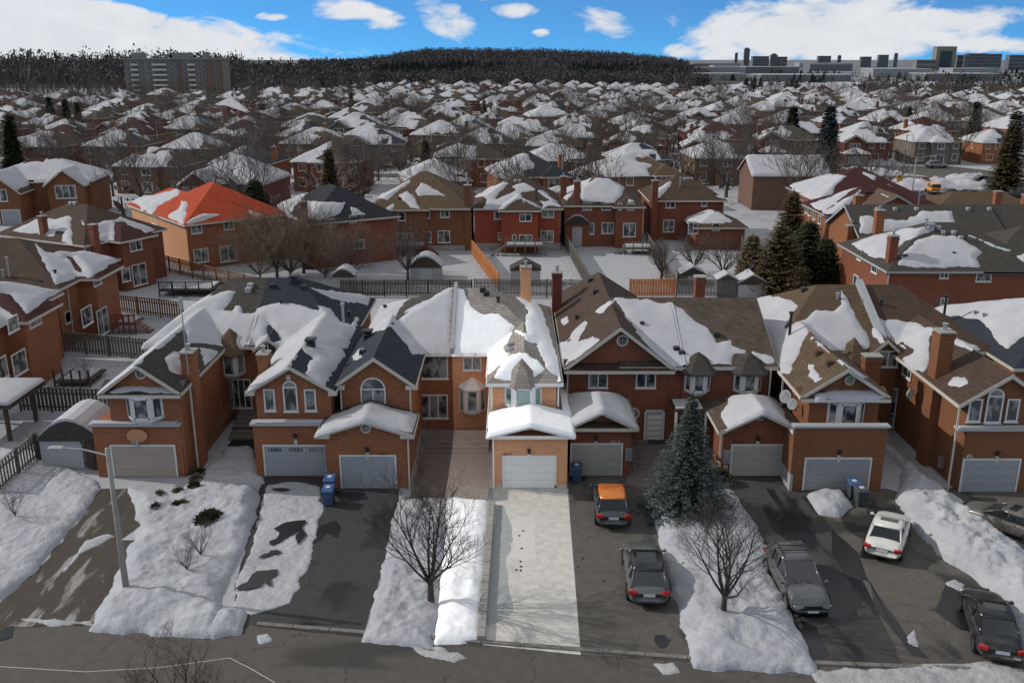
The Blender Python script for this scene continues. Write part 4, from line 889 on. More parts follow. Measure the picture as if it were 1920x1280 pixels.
snowfield([(1768, 1095), (1790, 1085), (1812, 1095), (1800, 1110)], .1, 48); snowfield([(1700, 1188), (1714, 1180), (1722, 1190), (1716, 1210), (1704, 1205)], .06, 49); snowfield([(1232, 1245), (1262, 1242), (1275, 1258), (1245, 1262)], .08, 51, mat=SNOWD)
snowfield([(482, 1190), (500, 1188), (505, 1200), (488, 1206)], .08, 52); snowfield([(40, 1160), (170, 1162), (180, 1172), (100, 1172)], .08, 53, mat=SNOWD)
sheet('path', None, .02, STAIN, world=[(-17.9, 50.5), (-16.2, 50.2), (-15.5, 54), (-15.3, 59), (-18.2, 59), (-18.0, 54)], seed=9)
for i in range(5):
    q = MB(); q.box(-18.3, -15.4, 55.4+i*.5, 59.5, 0, .16*(i+1), bev=.01); tag(q.obj('steps', PVD), None, None, None, 'structure')
# beds and side steps
sheet('path', [(1175, 905), (1182, 830), (1245, 830), (1250, 905), (1232, 935)], .016, PVD, clean=True)
r = None
for i in range(6):
    q = MB(); q.box(7.25, 10.4, 50.9+i*.62, 56, .0, .06*(i+1), bev=.01); tag(q.obj('steps', PVD), None, None, None, 'structure')
for i in range(5):
    q = MB(); q.box(22.2, 24.1, 54.2+i*.4, 57.2, 0, .15*(i+1), bev=.01); tag(q.obj('steps', CONC), None, None, None, 'structure')
sheet('path', [(1640, 800), (1665, 800), (1760, 915), (1735, 925), (1700, 880)], .016, CONC, clean=True)

# ------------------------------------------------------------ the row of houses facing us
def H1():
    h = House('semi_detached_house', 'orange brick house with basketball hoop over its taupe garage door, leftmost of the front row', loc=(-21.3, 50, 0)); h.brick = B_OR
    m = h.comp(-24.3, -17.4, 58.3, 71, 5.4, .72, None, .5, .5, fas='LFB'); w = h.comp(-23.5, -18.8, 49.5, 62, 5.38, .72, .72, None, None, mat=R_GRY)
    h.under(m, (.4, 0, .6, .4)); h.under(w, (.35, .25, .46, .5)); h.box(-24.3, -19.2, 49.9, 52, 0, 3.25)
    pent = h.comp(-23.5, -18.8, 49.42, 50.6, 5.3, None, None, .42, None, fas='F', mat=R_GRY)
    h.roofs(R_GRY); h.comps.remove(pent)
    h.snow([[(255, 648), (300, 608), (350, 568), (423, 543), (448, 544), (430, 565), (416, 582), (438, 586), (442, 574), (453, 576), (456, 586), (470, 588), (490, 576), (520, 575), (500, 660), (352, 640), (345, 615), (300, 640)],
            [(186, 738), (262, 682), (352, 611), (340, 600), (250, 640), (170, 725)], [(307, 673), (325, 660), (357, 662), (362, 690), (338, 703), (318, 697)], [(372, 650), (415, 660), (405, 676), (375, 705), (358, 698), (385, 690), (382, 670)]], T=.17, g=.14, party=-17.4)
    h.snow([[(205, 735), (235, 722), (335, 722), (336, 736)]], T=.22, g=.1, comps=[pent], seed=4)
    F = h.plane('F', 49.96); G = h.plane('F', 49.9)
    h.garp(G, 213, 836, 329, 893, GD_T); h.bay(F, *bayp(h, F, 238, 306), 3.7, 5.15, gl=GLS, foot=.4); h.round_win(F, 264, 700, .33)
    h.strip('ledge', TRMG, -24.4, -19.1, 49.6, 50.3, 3.25, 3.42, bev=.02)
    q = MB(); q.box(-24.2-h.loc.x, -19.3-h.loc.x, 49.62-50, 50.0-50, 3.425, 3.49, bev=.03); q.obj('ledge_snow', SNOW, h.root)
    q = MB(); p = atY(257, 817, 49.8)-h.loc; N = 20; q.prism([(p.x+.6*math.cos(6.28*k/N), p.y, p.z+.42*math.sin(6.28*k/N)+.02) for k in range(N)], (0, -.04, 0)); b = q.obj('backboard', PEACH, h.root)
    q = MB(); q.tube([(p.x+.22*math.cos(6.28*k/12), p.y-.35+.22*math.sin(6.28*k/12), p.z-.2) for k in range(13)], .015, 5); q.box(p.x-.07, p.x+.07, p.y-.15, p.y-.045, p.z-.6, p.z-.15); q.obj('hoop', TRMG, b)
    h.chimney(-18.95, 51.8, 0, 7.1, .7, .9, m=B_OR); h.spout(-18.75, 50.9, 0, 5.2)
    W = h.plane('F', 58.88); h.rm = R_GRY
    h.bay(W, h.hit(W, 433, 660)[0], 1.75, 3.35, 4.95, .7, apex=6.45, roofm=R_TAN, foot=.35)
    h.winp(W, 425, 710, 472, 765, 4); p = atY(350, 630, 58.5)
    q = MB(); a = h.Mi @ atY(352, 690, 50.8); q.tube([(a.x, a.y, a.z-.4), (a.x, a.y, a.z+3.6)], .035, 6); q.tube([(a.x, a.y, a.z+3.5), (a.x, a.y, a.z+4.2)], .12, 8); q.obj('antenna_mast', METAL, h.root)
    for x, y in ((470, 537), (466, 545)): h.vent(x, y, m=TRMG)
    h.finish()
def bayp(h, pl, x0, x1, y=760):
    a = h.hit(pl, x0, y)[0]; b = h.hit(pl, x1, y)[0]; return (a+b)/2, abs(b-a)
def H2():
    h = House('semi_detached_house', 'orange brick house, three tall gable windows over a white garage door with small lights', loc=(-13, 50, 0)); h.brick = B_OR
    m = h.comp(-17.4, -10.75, 58.3, 71, 5.4, None, .72, .5, .5, fas='RFB'); w = h.comp(-15.25, -10.1, 50.0, 62.5, 5.3, .6, .6, None, None); d = h.comp(-16.9, -14.9, 57.7, 61.4, 5.4, .8, .8, None, None)
    h.under(m, (0, .4, .6, .4)); h.under(w, (.4, .4, .45, .5)); h.box(-15.0, -10.6, 49.9, 51.5, 0, 3.3); h.under(d, (.25, .25, .4, .5))
    h.roofs(R_SLT)
    h.snow([[(440, 588), (442, 574), (453, 576), (456, 586), (470, 588), (495, 575), (525, 568), (560, 570), (597, 580), (590, 568), (618, 578), (640, 602), (657, 606), (664, 592), (677, 594), (652, 652), (620, 656), (560, 655), (530, 640), (500, 600), (505, 650), (440, 650)],
            [(578, 538), (600, 540), (695, 556), (690, 572), (640, 565), (600, 552)], [(590, 606), (547, 688), (468, 735), (460, 725), (503, 682), (503, 660), (520, 640), (545, 620)], [(588, 635), (640, 650), (648, 668), (598, 738), (586, 715), (568, 700), (577, 682), (586, 672), (570, 662), (568, 655)]], T=.17, g=.14, seed=12, party=-17.4)
    F = h.plane('F', 50.45); G = h.plane('F', 49.9)
    h.garp(G, 498, 836, 614, 891, GD_W, rows=2, lights=3); h.winp(F, 495, 729, 516, 770, 1); h.winp(F, 571, 729, 593, 770, 1); h.winp(F, 531, 713, 558, 771, 1, arch=True); h.lamp(G, 554, 818)
    u, z = h.hit(F, 541, 708); q = MB(); h.slab(q, F, u-.12, u+.12, z-.12, z+.2, .002, .06); q.obj('keystone', TRM, h.root)
    h.strip('ledge', TRMG, -15.1, -10.5, 49.6, 50.3, 3.3, 3.46, bev=.02); q = MB(); q.box(-1.8, 2.1, -.38, .1, 3.465, 3.56, bev=.04); q.obj('ledge_snow', SNOW, h.root)
    for s in (-1, 1):
        q = MB(); x = (-15.05 if s < 0 else -10.3); q.box(x-.25-h.loc.x, x+.25-h.loc.x, -.02, .4, 5.0, 5.28, bev=.02); q.obj('eave_return', TRM, h.root)
    h.chimney(-14.9, 53.0, 0, 6.6, .6, .8, m=B_OR); h.winp(h.plane('F', 58.05), 487, 640, 520, 690, 2, sill=False); h.box(-16.62, -15.1, 58.12, 60, 0, 5.35)
    h.vent(583, 650, 'turbine'); h.vent(511, 538); h.vent(527, 570, 'pipe', .2, m=DARK); h.vent(644, 606, 'pipe', 1.3); h.vent(655, 592, 'pipe', .2, m=DARK); h.vent(552, 530, 'turbine'); h.vent(570, 540)
    h.finish()
def H3():
    h = House('semi_detached_house', 'orange brick house number 405 with slate gable, arched window and pale blue garage door', loc=(-8, 49, 0)); h.brick = B_OR
    m = h.comp(-10.1, -3.88, 56.8, 68.4, 5.4, .5, None, .5, .5, fas='LFB'); w = h.comp(-10.35, -5.6, 50.75, 60, 5.4, .72, .72, None, None, mat=R_SLT); lo = h.comp(-10.95, -5.5, 47.95, 51.2, 3.5, .32, .32, None, None)
    h.under(m, (.4, 0, .5, .4)); h.under(w, (.3, .3, .4, .5)); h.under(lo, (.4, .35, .45, 0)); h.box(-6.0, -3.88, 57.2, 58, 0, 5.35)
    h.roofs(R_GRY)
    h.snow([[(680, 625), (700, 590), (712, 570), (735, 560), (792, 548), (785, 556), (765, 563), (750, 580), (737, 604), (725, 618)], [(733, 612), (765, 580), (800, 562), (847, 538), (852, 540), (852, 664), (800, 664), (770, 664), (760, 640), (740, 620)],
            [(662, 672), (672, 655), (685, 652), (676, 662), (680, 668), (668, 678)], [(590, 815), (620, 780), (690, 750), (718, 753), (725, 762), (785, 772), (776, 812), (690, 800)]], T=.13, g=.13, seed=21)
    F = h.plane('F', 51.15); G = h.plane('F', 48.4)
    h.garp(G, 641, 855, 741, 915, GD_W, rows=1); h.winp(F, 676, 707, 723, 760, 2, arch=True); h.round_win(G, 686, 802, .3); h.lamp(G, 689, 843); h.text(G, 718, 853, '405', .28, WOODD)
    for x, y in ((-10.1, 50.8), (-5.85, 50.8)):
        q = MB(); q.box(x-.35-h.loc.x, x+.35-h.loc.x, y-49-.02, y-49+.4, 5.08, 5.36, bev=.02); q.obj('eave_return', TRM, h.root)
    for x in (-10.6, -5.85):
        q = MB(); q.box(x-.4-h.loc.x, x+.4-h.loc.x, -1.05, -.65, 3.2, 3.46, bev=.02); q.obj('eave_return', TRM, h.root)
    h.spout(-5.95, 51.0, 3.4, 5.3); h.spout(-10.0, 51.0, 3.6, 5.3); h.spout(-5.85, 48.3, 0, 3.4)
    P = h.plane('F', 57.2); h.winp(P, 785, 664, 840, 710, 1); h.winp(P, 787, 739, 840, 784, 3)
    q = MB(); b = 5.7; q.box(-5.95-h.loc.x+.02, -5.93-h.loc.x+.15, 48.6-49, 56-49, 0, .5); q.obj('plinth', CONC, h.root)
    h.vent(690, 633, 'turbine'); h.vent(830, 531, 'turbine'); h.vent(795, 548); h.vent(680, 662); h.vent(722, 580, 'pipe', .2, m=DARK)
    q = MB()
    for k in range(2): pass
    h.finish()
def H4():
    h = House('semi_detached_house', 'brick house number 407 coloured as spotlit, with light shingles, pale garage door and concrete driveway', loc=(.9, 49, 0)); h.brick = B_MID; h.fr = FRMB; h.tr = TRMB; h.rm = R_LGT  # its materials carry a spotlight's brightening in their colours
    m = h.comp(-3.88, 2.95, 56.8, 68.4, 5.4, None, .6, .5, .5, fas='RFB'); w = h.comp(-1.5, 2.97, 51.1, 61.5, 5.4, .6, .6, .6, None); lo = h.comp(-1.42, 3.5, 47.9, 56.5, 3.47, .27, .27, None, None)
    h.under(m, (0, .4, .5, .4)); h.under(w, (.3, .35, .35, .5)); h.under(lo, (.3, .35, .5, .3))
    h.box(-3.88, -1.1, 57.2, 58, 0, 5.35); pent = h.comp(-1.42, 3.5, 47.98, 48.6, 3.42, None, None, .25, None, fas='F', mat=B_RED)
    h.roofs(R_LGT); h.comps.remove(pent)
    h.snow([[(850, 536), (868, 545), (872, 560), (885, 577), (900, 585), (935, 590), (950, 602), (966, 612), (952, 640), (943, 655), (958, 660), (952, 668), (935, 672), (922, 682), (915, 700), (912, 664), (850, 664)],
            [(912, 664), (945, 650), (952, 668), (970, 662), (990, 664), (1012, 676), (1022, 692), (1000, 712), (945, 714), (926, 708), (936, 688), (915, 702)], [(970, 558), (1008, 560), (1022, 600), (1038, 640), (1060, 706), (1042, 705), (1025, 692), (1012, 665), (1006, 645), (990, 640), (970, 628), (955, 610), (985, 622), (982, 605), (990, 585), (985, 575)],
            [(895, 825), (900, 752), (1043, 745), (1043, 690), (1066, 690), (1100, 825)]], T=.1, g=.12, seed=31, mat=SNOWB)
    F = h.plane('F', 51.45); G = h.plane('F', 48.4)
    h.garp(G, 945, 856, 1040, 914, GD_B, fr=FRMB); h.lamp(G, 992, 846); h.text(G, 951, 854, '407', .26, WOODD)
    h.bay(F, *bayp(h, F, 946, 1016, 735), 3.85, 5.2, .55, apex=None, gl=GLST, foot=.35)
    q = MB(); c = h.hit(F, 979, 708)[0]; o = F[0]; y = o.y; w2 = 1.15
    ap = Vector((c-.02, y+.55, 6.65)); pts = [Vector((c-w2, y+.2, 5.35)), Vector((c-.5, y-.75, 5.25)), Vector((c+.5, y-.75, 5.25)), Vector((c+w2, y+.2, 5.35))]
    for i in range(3): q.face([pts[i], pts[i+1], ap])
    q.face([p-Vector((0, 0, .08)) for p in pts])
    for i in range(3): q.face([pts[i]-Vector((0, 0, .08)), pts[i+1]-Vector((0, 0, .08)), pts[i+1], pts[i]])
    q.obj('bay_roof', R_LGT, h.root)
    P = h.plane('F', 57.2); h.winp(P, 868, 668, 903, 694, 2)
    h.bay(P, *bayp(h, P, 861, 911, 760), 1.35, 3.0, .6, apex=3.75, roofm=TRMB, gl=GLST, foot=.3, ov=.08)
    h.spout(-1.2, 51.25, 3.7, 5.3); h.spout(2.72, 51.25, 3.9, 5.3); h.spout(-1.05, 48.25, 0, 3.3)
    q = MB(); e = h.comps[0]
    for (y0, z0, y1, z1) in ((56.8, 5.35, 62.6, 8.35), (62.6, 8.35, 68.4, 5.35)): q.prism([(-3.99-h.loc.x, y0-49, z0), (-3.99-h.loc.x, y1-49, z1), (-3.99-h.loc.x, y1-49, z1+.38), (-3.99-h.loc.x, y0-49, z0+.38)], (.22, 0, 0))
    q.obj('party_wall_flashing', TRMG, h.root)
    q = MB()
    for i in range(9): yy = 57.6+i*.55; zz = 5.4+.5*(yy-56.8)+.2; q.box(-4.03-h.loc.x, -3.985-h.loc.x, yy-49, yy-49+.3, zz-.12, zz+.14)
    q.obj('parapet_brick', B_RED, h.root)
    h.chimney(1.0, 66.3, 5, 8.95, .75, .8, pot=1); h.vent(862, 535, 'pipe', 1.2); h.vent(905, 545); h.vent(912, 552); h.vent(958, 648, m=METAL); h.vent(956, 658, m=METAL); h.vent(934, 566, 'pipe', .25, m=DARK)
    for x in (-.95, 2.75): q = MB(); q.box(x-.3-h.loc.x, x+.35-h.loc.x, -.66, -.2, 0, .2); q.obj('plinth', CONCL, h.root)
    h.strip('stair_kerb', CONCL, -1.32, -1.1, 48.3, 53, 0, .14)
    h.finish()
def H5():
    h = House('semi_detached_house', 'red-brown brick house number 409 with one big brown gable, round window and cream front door', loc=(6.7, 50, 0)); h.brick = B_RED; h.rm = R_GRY
    m = h.comp(6.6, 10.6, 54.1, 66.4, 5.4, None, None, .46, .46, fas='FB'); g = h.comp(3.2, 9.98, 53.95, 72, 5.35, .78, .78, None, .9, mat=R_BRN); lo = h.comp(3.05, 7.25, 49.4, 54.6, 3.3, .5, .5, None, .5)
    pe = h.comp(3.2, 9.98, 53.8, 55.0, 5.25, None, None, .3, None, fas='F', mat=R_BRN); p2 = h.comp(3.05, 7.25, 49.45, 50.1, 3.26, None, None, .3, None, fas='F', mat=R_BRN)
    h.under(m, (0, 0, .58, .4)); h.under(g, (.35, .3, .65, .4)); h.under(lo, (.35, .3, .6, 0)); h.roofs(R_MIX); h.comps.remove(pe); h.comps.remove(p2)
    h.snow([[(1155, 560), (1185, 560), (1262, 566), (1285, 580), (1310, 605), (1310, 700), (1262, 692), (1230, 665), (1170, 592)], [(1045, 645), (1068, 640), (1075, 620), (1098, 600), (1104, 604), (1085, 640), (1118, 632), (1124, 637), (1090, 665), (1058, 684), (1046, 670)], [(1115, 582), (1142, 562), (1150, 566), (1125, 590)], [(1052, 600), (1064, 594), (1068, 603), (1056, 612)],
            [(1050, 815), (1055, 725), (1160, 725), (1215, 815)]], T=.11, g=.14, seed=41, party=10.6)
    F = h.plane('F', 54.6); G = h.plane('F', 50.0)
    h.garp(G, 1072, 833, 1164, 891, GD_C); h.winp(F, 1103, 692, 1140, 727); h.winp(F, 1192, 692, 1230, 727); h.round_win(F, 1167, 638, .38); h.round_win(F, 1188, 774, .38); h.lamp(G, 1117, 822); h.text(G, 1153, 831, '409', .3, TRM)
    u0, u1, z0, z1 = h.pbox(F, 1207, 768, 1245, 829); q = MB(); h.slab(q, F, u0, u1, z0, z1, .003, .06); d = q.obj('front_door', GD_C, h.root); q = MB()
    for i in range(5): h.slab(q, F, u0+.2, u1-.15, z0+.15+i*.36, z0+.42+i*.36, .06, .075)
    h.slab(q, F, u0, u0+.1, z0, z1, .06, .1); h.slab(q, F, u1-.1, u1, z0, z1, .06, .1); h.slab(q, F, u0, u1, z1-.08, z1, .06, .1); q.obj('door_panels', FRM, d); h.strip('doormat', DARK, 8.6, 9.7, 54.0, 54.55, .37, .39)
    h.chimney(3.35, 67.5, 0, 8.3, .7, .9, m=B_DRD); h.spout(3.45, 54.4, 3.6, 5.2); h.vent(1108, 527); h.vent(1117, 549); h.vent(1081, 599, 'pipe', .2, m=DARK); h.vent(1204, 610, 'pipe', .12, m=DARK); h.vent(1268, 656, m=DARK); h.vent(1278, 664, m=DARK)
    q = MB(); q.box(6.6-h.loc.x, 7.0-h.loc.x, -.18, -.0, 1.0, 1.8, bev=.02); q.obj('meter_box', METAL, h.root)
    q = MB()
    for x in (7.45,): q.tube([(x-h.loc.x, .4, .2), (x-h.loc.x, .4, 1.1), (x-h.loc.x, 3.4, 2.0), (x-h.loc.x, 3.4, .9)], .025, 6)
    q.obj('handrail', DARK, h.root); h.finish()
def H6():
    h = House('semi_detached_house', 'red-brown brick house with two bay windows under snow, behind the blue spruce', loc=(13.4, 50, 0)); h.brick = B_RED; h.rm = R_GRY
    m = h.comp(10.6, 16.35, 54.1, 66.4, 5.4, None, None, .46, .46, fas='RFB'); lo = h.comp(11.85, 16.75, 49.3, 54.6, 3.1, .5, .5, None, .5)
    h.under(m, (0, .4, .4, .4)); h.under(lo, (.4, .4, .6, 0)); h.roofs(R_MIX)
    h.snow([[(1240, 560), (1285, 580), (1310, 605), (1330, 618), (1345, 642), (1370, 636), (1376, 650), (1402, 656), (1398, 664), (1378, 664), (1372, 690), (1345, 694), (1320, 680), (1300, 694), (1240, 694)], [(1408, 656), (1450, 666), (1458, 680), (1440, 682), (1412, 672)],
            [(1352, 775), (1370, 735), (1450, 735), (1515, 850), (1480, 830), (1428, 800), (1385, 800), (1366, 806)]], T=.12, g=.14, seed=51, party=10.6)
    F = h.plane('F', 54.5); G = h.plane('F', 49.9)
    h.garp(G, 1372, 835, 1467, 891, GD_C); h.bay(F, *bayp(h, F, 1283, 1332, 715), 3.7, 5.1, .55, apex=6.2, roofm=R_GRY, foot=.3); h.bay(F, *bayp(h, F, 1375, 1428, 715), 3.7, 5.1, .55, apex=6.2, roofm=R_GRY, foot=.3)
    h.round_win(G, 1425, 779, .3, n=8); h.lamp(G, 1421, 822); h.text(G, 1383, 831, '411', .3, DARK); h.chimney(13.7, 66.0, 5, 8.3, .7, .7, pot=0); h.vent(1215, 560, 'pipe', .1)
    for x in (1217, 1234): h.vent(x, 561, 'pipe', .6)
    h.vent(1343, 629, m=DARK); h.spout(15.9, 54.0, 3.2, 5.3); h.spout(12.1, 49.75, 0, 3.0)
    q = MB(); q.box(12.35-h.loc.x, 12.72-h.loc.x, -.35, -.05, .9, 1.7, bev=.02); q.box(12.4-h.loc.x, 12.65-h.loc.x, -.3, -.05, .3, .75, bev=.02); q.obj('meter_box', METAL, h.root)
    # small porch canopy
    h.strip('porch_roof', R_BRN, 9.9, 12.0, 52.6, 54.7, 3.0, 3.14, bev=.02); q = MB(); q.box(9.95-h.loc.x, 11.6-h.loc.x, 2.7, 4.3, 3.14, 3.26, bev=.05); q.obj('porch_snow', SNOW, h.root)
    q = MB()
    for x in (10.0, 11.8): q.box(x-.07-h.loc.x, x+.07-h.loc.x, 2.65, 2.79, 0, 3.0)
    q.obj('porch_post', FRM, h.root); h.round_win(h.plane('F', 54.5), 1325, 778, .35, fr=FRM); h.finish()
def H7():
    h = House('semi_detached_house', 'brown brick house with two satellite dishes on its sunlit side wall', loc=(18.5, 50, 0)); h.brick = B_BRN; h.rm = R_BRN
    m = h.comp(17.0, 24.15, 57.2, 69.2, 5.4, .7, None, .5, .5, fas='LFB'); w = h.comp(16.35, 21.4, 49.3, 60, 5.25, .66, .66, None, None); pe = h.comp(16.35, 21.4, 49.15, 50.3, 5.15, None, None, .3, None, fas='F')
    h.under(m, (.4, 0, .6, .4)); h.under(w, (.7, .35, .55, .4)); h.box(15.75, 20.95, 48.05, 50.2, 0, 3.2); h.box(15.75, 20.95, 48.05, 48.35, 0, 3.85); h.roofs(R_TAN); h.comps.remove(pe)
    h.snow([[(1395, 560), (1440, 552), (1484, 562), (1496, 572), (1478, 600), (1473, 613), (1510, 595), (1530, 580), (1560, 582), (1575, 570), (1578, 545), (1590, 560), (1640, 655), (1560, 655), (1520, 625), (1505, 640), (1480, 702), (1462, 700), (1440, 640)], [(1516, 684), (1528, 682), (1530, 697), (1542, 710), (1528, 720), (1518, 705)], [(1512, 626), (1530, 640), (1628, 708), (1612, 712)]], T=.14, g=.14, seed=61)
    h.snow([[(1525, 738), (1560, 728), (1650, 730), (1655, 745), (1600, 752), (1530, 750)]], T=.25, g=.1, comps=[pe], seed=64)
    F = h.plane('F', 49.86); G = h.plane('F', 48.05)
    h.garp(G, 1509, 860, 1628, 918, GD_G); h.bay(F, *bayp(h, F, 1550, 1620, 775), 3.35, 4.85, .55, foot=.35); h.round_win(F, 1593, 712, .3); h.lamp(G, 1573, 848); h.strip('ledge', TRMG, 15.65, 21.05, 47.9, 48.42, 3.85, 4.0, bev=.02)
    q = MB(); q.box(15.8-h.loc.x, 20.6-h.loc.x, -1.6, -.3, 3.2, 3.36, bev=.05); q.obj('ledge_snow', SNOW, h.root)
    W = h.plane('F', 57.8); h.box(21.0, 24.15, 57.3, 58.5, 0, 5.3); W = h.plane('F', 57.3); h.bay(W, *bayp(h, W, 1583, 1615, 680), 3.3, 4.8, .6, apex=6.3, roofm=R_TAN); h.chimney(22.3, 54.7, 0, 5.9, 1.0, .7, pot=0, m=B_BRN)
    q = MB()
    for (a, b) in (((57.2, 5.35), (63.2, 8.4)), ): q.prism([(24.0-h.loc.x, a[0]-50, a[1]), (24.0-h.loc.x, b[0]-50, b[1]), (24.0-h.loc.x, b[0]-50, b[1]+.4), (24.0-h.loc.x, a[0]-50, a[1]+.4)], (.45, 0, 0))
    q.obj('party_wall_flashing', TRMG, h.root)
    for (px, py, rr) in ((1490, 743, .36), (1503, 757, .3)):
        pl = h.plane('L', 17.0); u, z = h.hit(pl, px, py); q = MB(); c = pl[0]+pl[1]*u+pl[2]*.55+Vector((0, 0, z)); ax = Vector((-.55, -.75, .35)).normalized(); e1 = ax.cross(Vector((0, 0, 1))).normalized(); e2 = ax.cross(e1); N = 18
        q.prism([c+(e1*math.cos(6.28*k/N)+e2*1.15*math.sin(6.28*k/N))*rr for k in range(N)], ax*.04); ds = q.obj('satellite_dish', TRMG, h.root); q = MB(); q.tube([c, c-pl[2]*.5-Vector((0, 0, .25))], .025, 5); q.tube([c-e2*.3, c+ax*.45-Vector((0, 0, .15))], .015, 5); q.obj('dish_arm', METAL, ds)
    h.vent(1535, 664, m=R_BRN); h.vent(1556, 683, m=R_BRN); h.vent(1480, 630, 'pipe', 1.5, m=DARK); h.vent(1570, 560, 'pipe', .3); h.vent(1508, 545); h.spout(16.4, 53, 3, 5.2)
    h.strip('plinth', TRMG, 15.745, 15.9, 48.0, 50.3, 0, 1.0); h.finish()
def H8():
    h = House('semi_detached_house', 'brown brick house with tall chimney and arched window, rightmost of the front row', loc=(27, 50, 0)); h.brick = B_BRN; h.rm = R_BRN
    m = h.comp(24.15, 31.4, 57.2, 69.2, 5.4, None, .7, .5, .5, fas='RFB'); w = h.comp(24.55, 29.9, 47.7, 60, 5.35, .66, .66, None, None); d = h.comp(22.9, 25.1, 56.6, 60.5, 5.4, .9, .9, None, None)
    h.under(m, (0, .4, .6, .4)); h.under(w, (.75, .35, .5, .4)); h.under(d, (.2, .2, .4, .4)); h.box(25.3, 29.6, 47.95, 50, 0, 3.75); h.roofs(R_BRN)
    h.snow([[(1597, 560), (1612, 565), (1625, 572), (1640, 590), (1660, 600), (1700, 600), (1722, 602), (1730, 608), (1740, 612), (1765, 618), (1800, 635), (1840, 655), (1820, 660), (1770, 640), (1745, 625), (1738, 690), (1730, 700), (1690, 682), (1692, 668), (1712, 660), (1690, 640), (1655, 625), (1660, 640), (1650, 645), (1630, 620)], [(1775, 722), (1790, 706), (1810, 706), (1823, 718), (1800, 726), (1785, 724)], [(1762, 665), (1775, 664), (1785, 675), (1765, 684)],
            [(1655, 625), (1690, 645), (1712, 655), (1690, 655)]], T=.16, g=.14, seed=71)
    F = h.plane('F', 48.14); G = h.plane('F', 47.95)
    h.garp(G, 1804, 862, 1906, 922, GD_W); F2 = h.plane('F', 48.14); h.winp(F2, 1815, 747, 1840, 790, 1); h.winp(F2, 1849, 728, 1880, 792, 1, arch=True); h.winp(F2, 1886, 747, 1910, 790, 1); h.lamp(G, 1870, 850); h.round_win(G, 1817, 856, .16)
    h.strip('ledge', TRMG, 24.7, 29.7, 47.7, 48.3, 3.75, 3.92, bev=.02); q = MB(); q.box(-2.2, 2.4, -2.25, -1.9, 3.925, 4.0, bev=.03); q.obj('ledge_snow', SNOW, h.root)
    h.winp(h.plane('F', 57.0), 1645, 657, 1684, 688, 2); W = h.plane('F', 57.8); u0, u1, z0, z1 = h.pbox(h.plane('F', 57.25), 1644, 727, 1680, 800)
    h.box(22.9, 25.6, 57.25, 58.6, 0, 5.3); P = h.plane('F', 57.25); h.win(P, u0, u1, z0, z1, 2, 3, name='front_door'); h.chimney(25.2, 51.9, 0, 8.3, .85, 1.0, pot=1); h.spout(24.8, 48.1, 0, 5.3)
    pl = h.plane('L', 25.28); u, z = h.hit(pl, 1719, 738); q = MB(); c = pl[0]+pl[1]*u+pl[2]*.4+Vector((0, 0, z)); ax = Vector((-.9, -.2, .3)).normalized(); e1 = ax.cross(Vector((0, 0, 1))).normalized(); e2 = ax.cross(e1); q.prism([c+(e1*math.cos(6.28*k/16)+e2*1.1*math.sin(6.28*k/16))*.3 for k in range(16)], ax*.04); q.tube([c, c-pl[2]*.4], .025, 5); q.obj('satellite_dish', TRMG, h.root)
    u, z = h.hit(pl, 1702, 690); h.win(pl, u-.7, u+.7, z-.6, z+.6, 1); q = MB(); u, z = h.hit(pl, 1768, 865); h.slab(q, pl, u-.2, u+.2, z-.35, z+.3, .01, .2); q.obj('meter_box', METAL, h.root)
    h.vent(1615, 560, 'box', m=METAL); h.vent(1622, 566, 'box', m=METAL); h.vent(1652, 572, 'pipe', .3, m=DARK); h.finish()
def H9():
    h = House('semi_detached_house', 'brick house under wide slate hip roof at right edge, behind the brown roofs', loc=(37, 60, 0)); h.brick = B_OR; h.rm = R_GRY
    m = h.comp(30.7, 44, 53.8, 67.8, 5.4, .42, .42, .42, .42); h.under(m, (.4, .4, .4, .4)); h.roofs(R_SLT)
    h.snow([[(1725, 583), (1780, 570), (1940, 555), (1940, 620), (1912, 635), (1905, 640), (1890, 655), (1868, 645), (1860, 620), (1835, 600), (1740, 588)]], T=.22, g=.16, seed=81)
    h.vent(1828, 592, 'pipe', .25, m=METAL); h.vent(1845, 597, 'pipe', .25, m=METAL); h.vent(1768, 605, 'pipe', 1.9, m=DARK); q = MB(); h.finish()
for f in (H1, H2, H3, H4, H5, H6, H7, H8, H9): f()

# ------------------------------------------------------------ houses of the second line, left column and right column
def L1():
    h = House('detached_house', 'brown brick house at the left edge, nearest of the left column, snowy deck', loc=(-42, 67, 0)); h.brick = B_OR; h.rm = R_BRN
    m = h.comp(-50, -36.4, 60.5, 73.2, 5.4); b = h.comp(-41, -34.9, 64.3, 69.8, 5.4, .5, .5, .5, .5, mat=R_RED)
    h.under(m, (.4, .5, .4, .4)); h.under(b, (.3, .5, .5, .5)); h.roofs(R_BRN)
    h.snow([[(-60, 540), (20, 520), (118, 545), (90, 560), (50, 590), (20, 555), (0, 545), (-5, 570), (40, 600), (0, 610), (-60, 620)]], T=.2, g=.18, seed=101)
    P = h.plane('R', -35.42); Q = h.plane('R', -36.92)
    for x0, y0, x1, y1, p in ((13, 592, 34, 622, P), (52, 583, 76, 612, P), (86, 622, 102, 650, Q), (22, 657, 50, 702, P), (-8, 668, 14, 712, P)): h.winp(p, x0, y0, x1, y1, 1)
    u0, u1, z0, z1 = h.pbox(Q, 58, 645, 90, 705); h.win(Q, u0, u1, .2, 2.5, 2, name='patio_door'); h.finish()
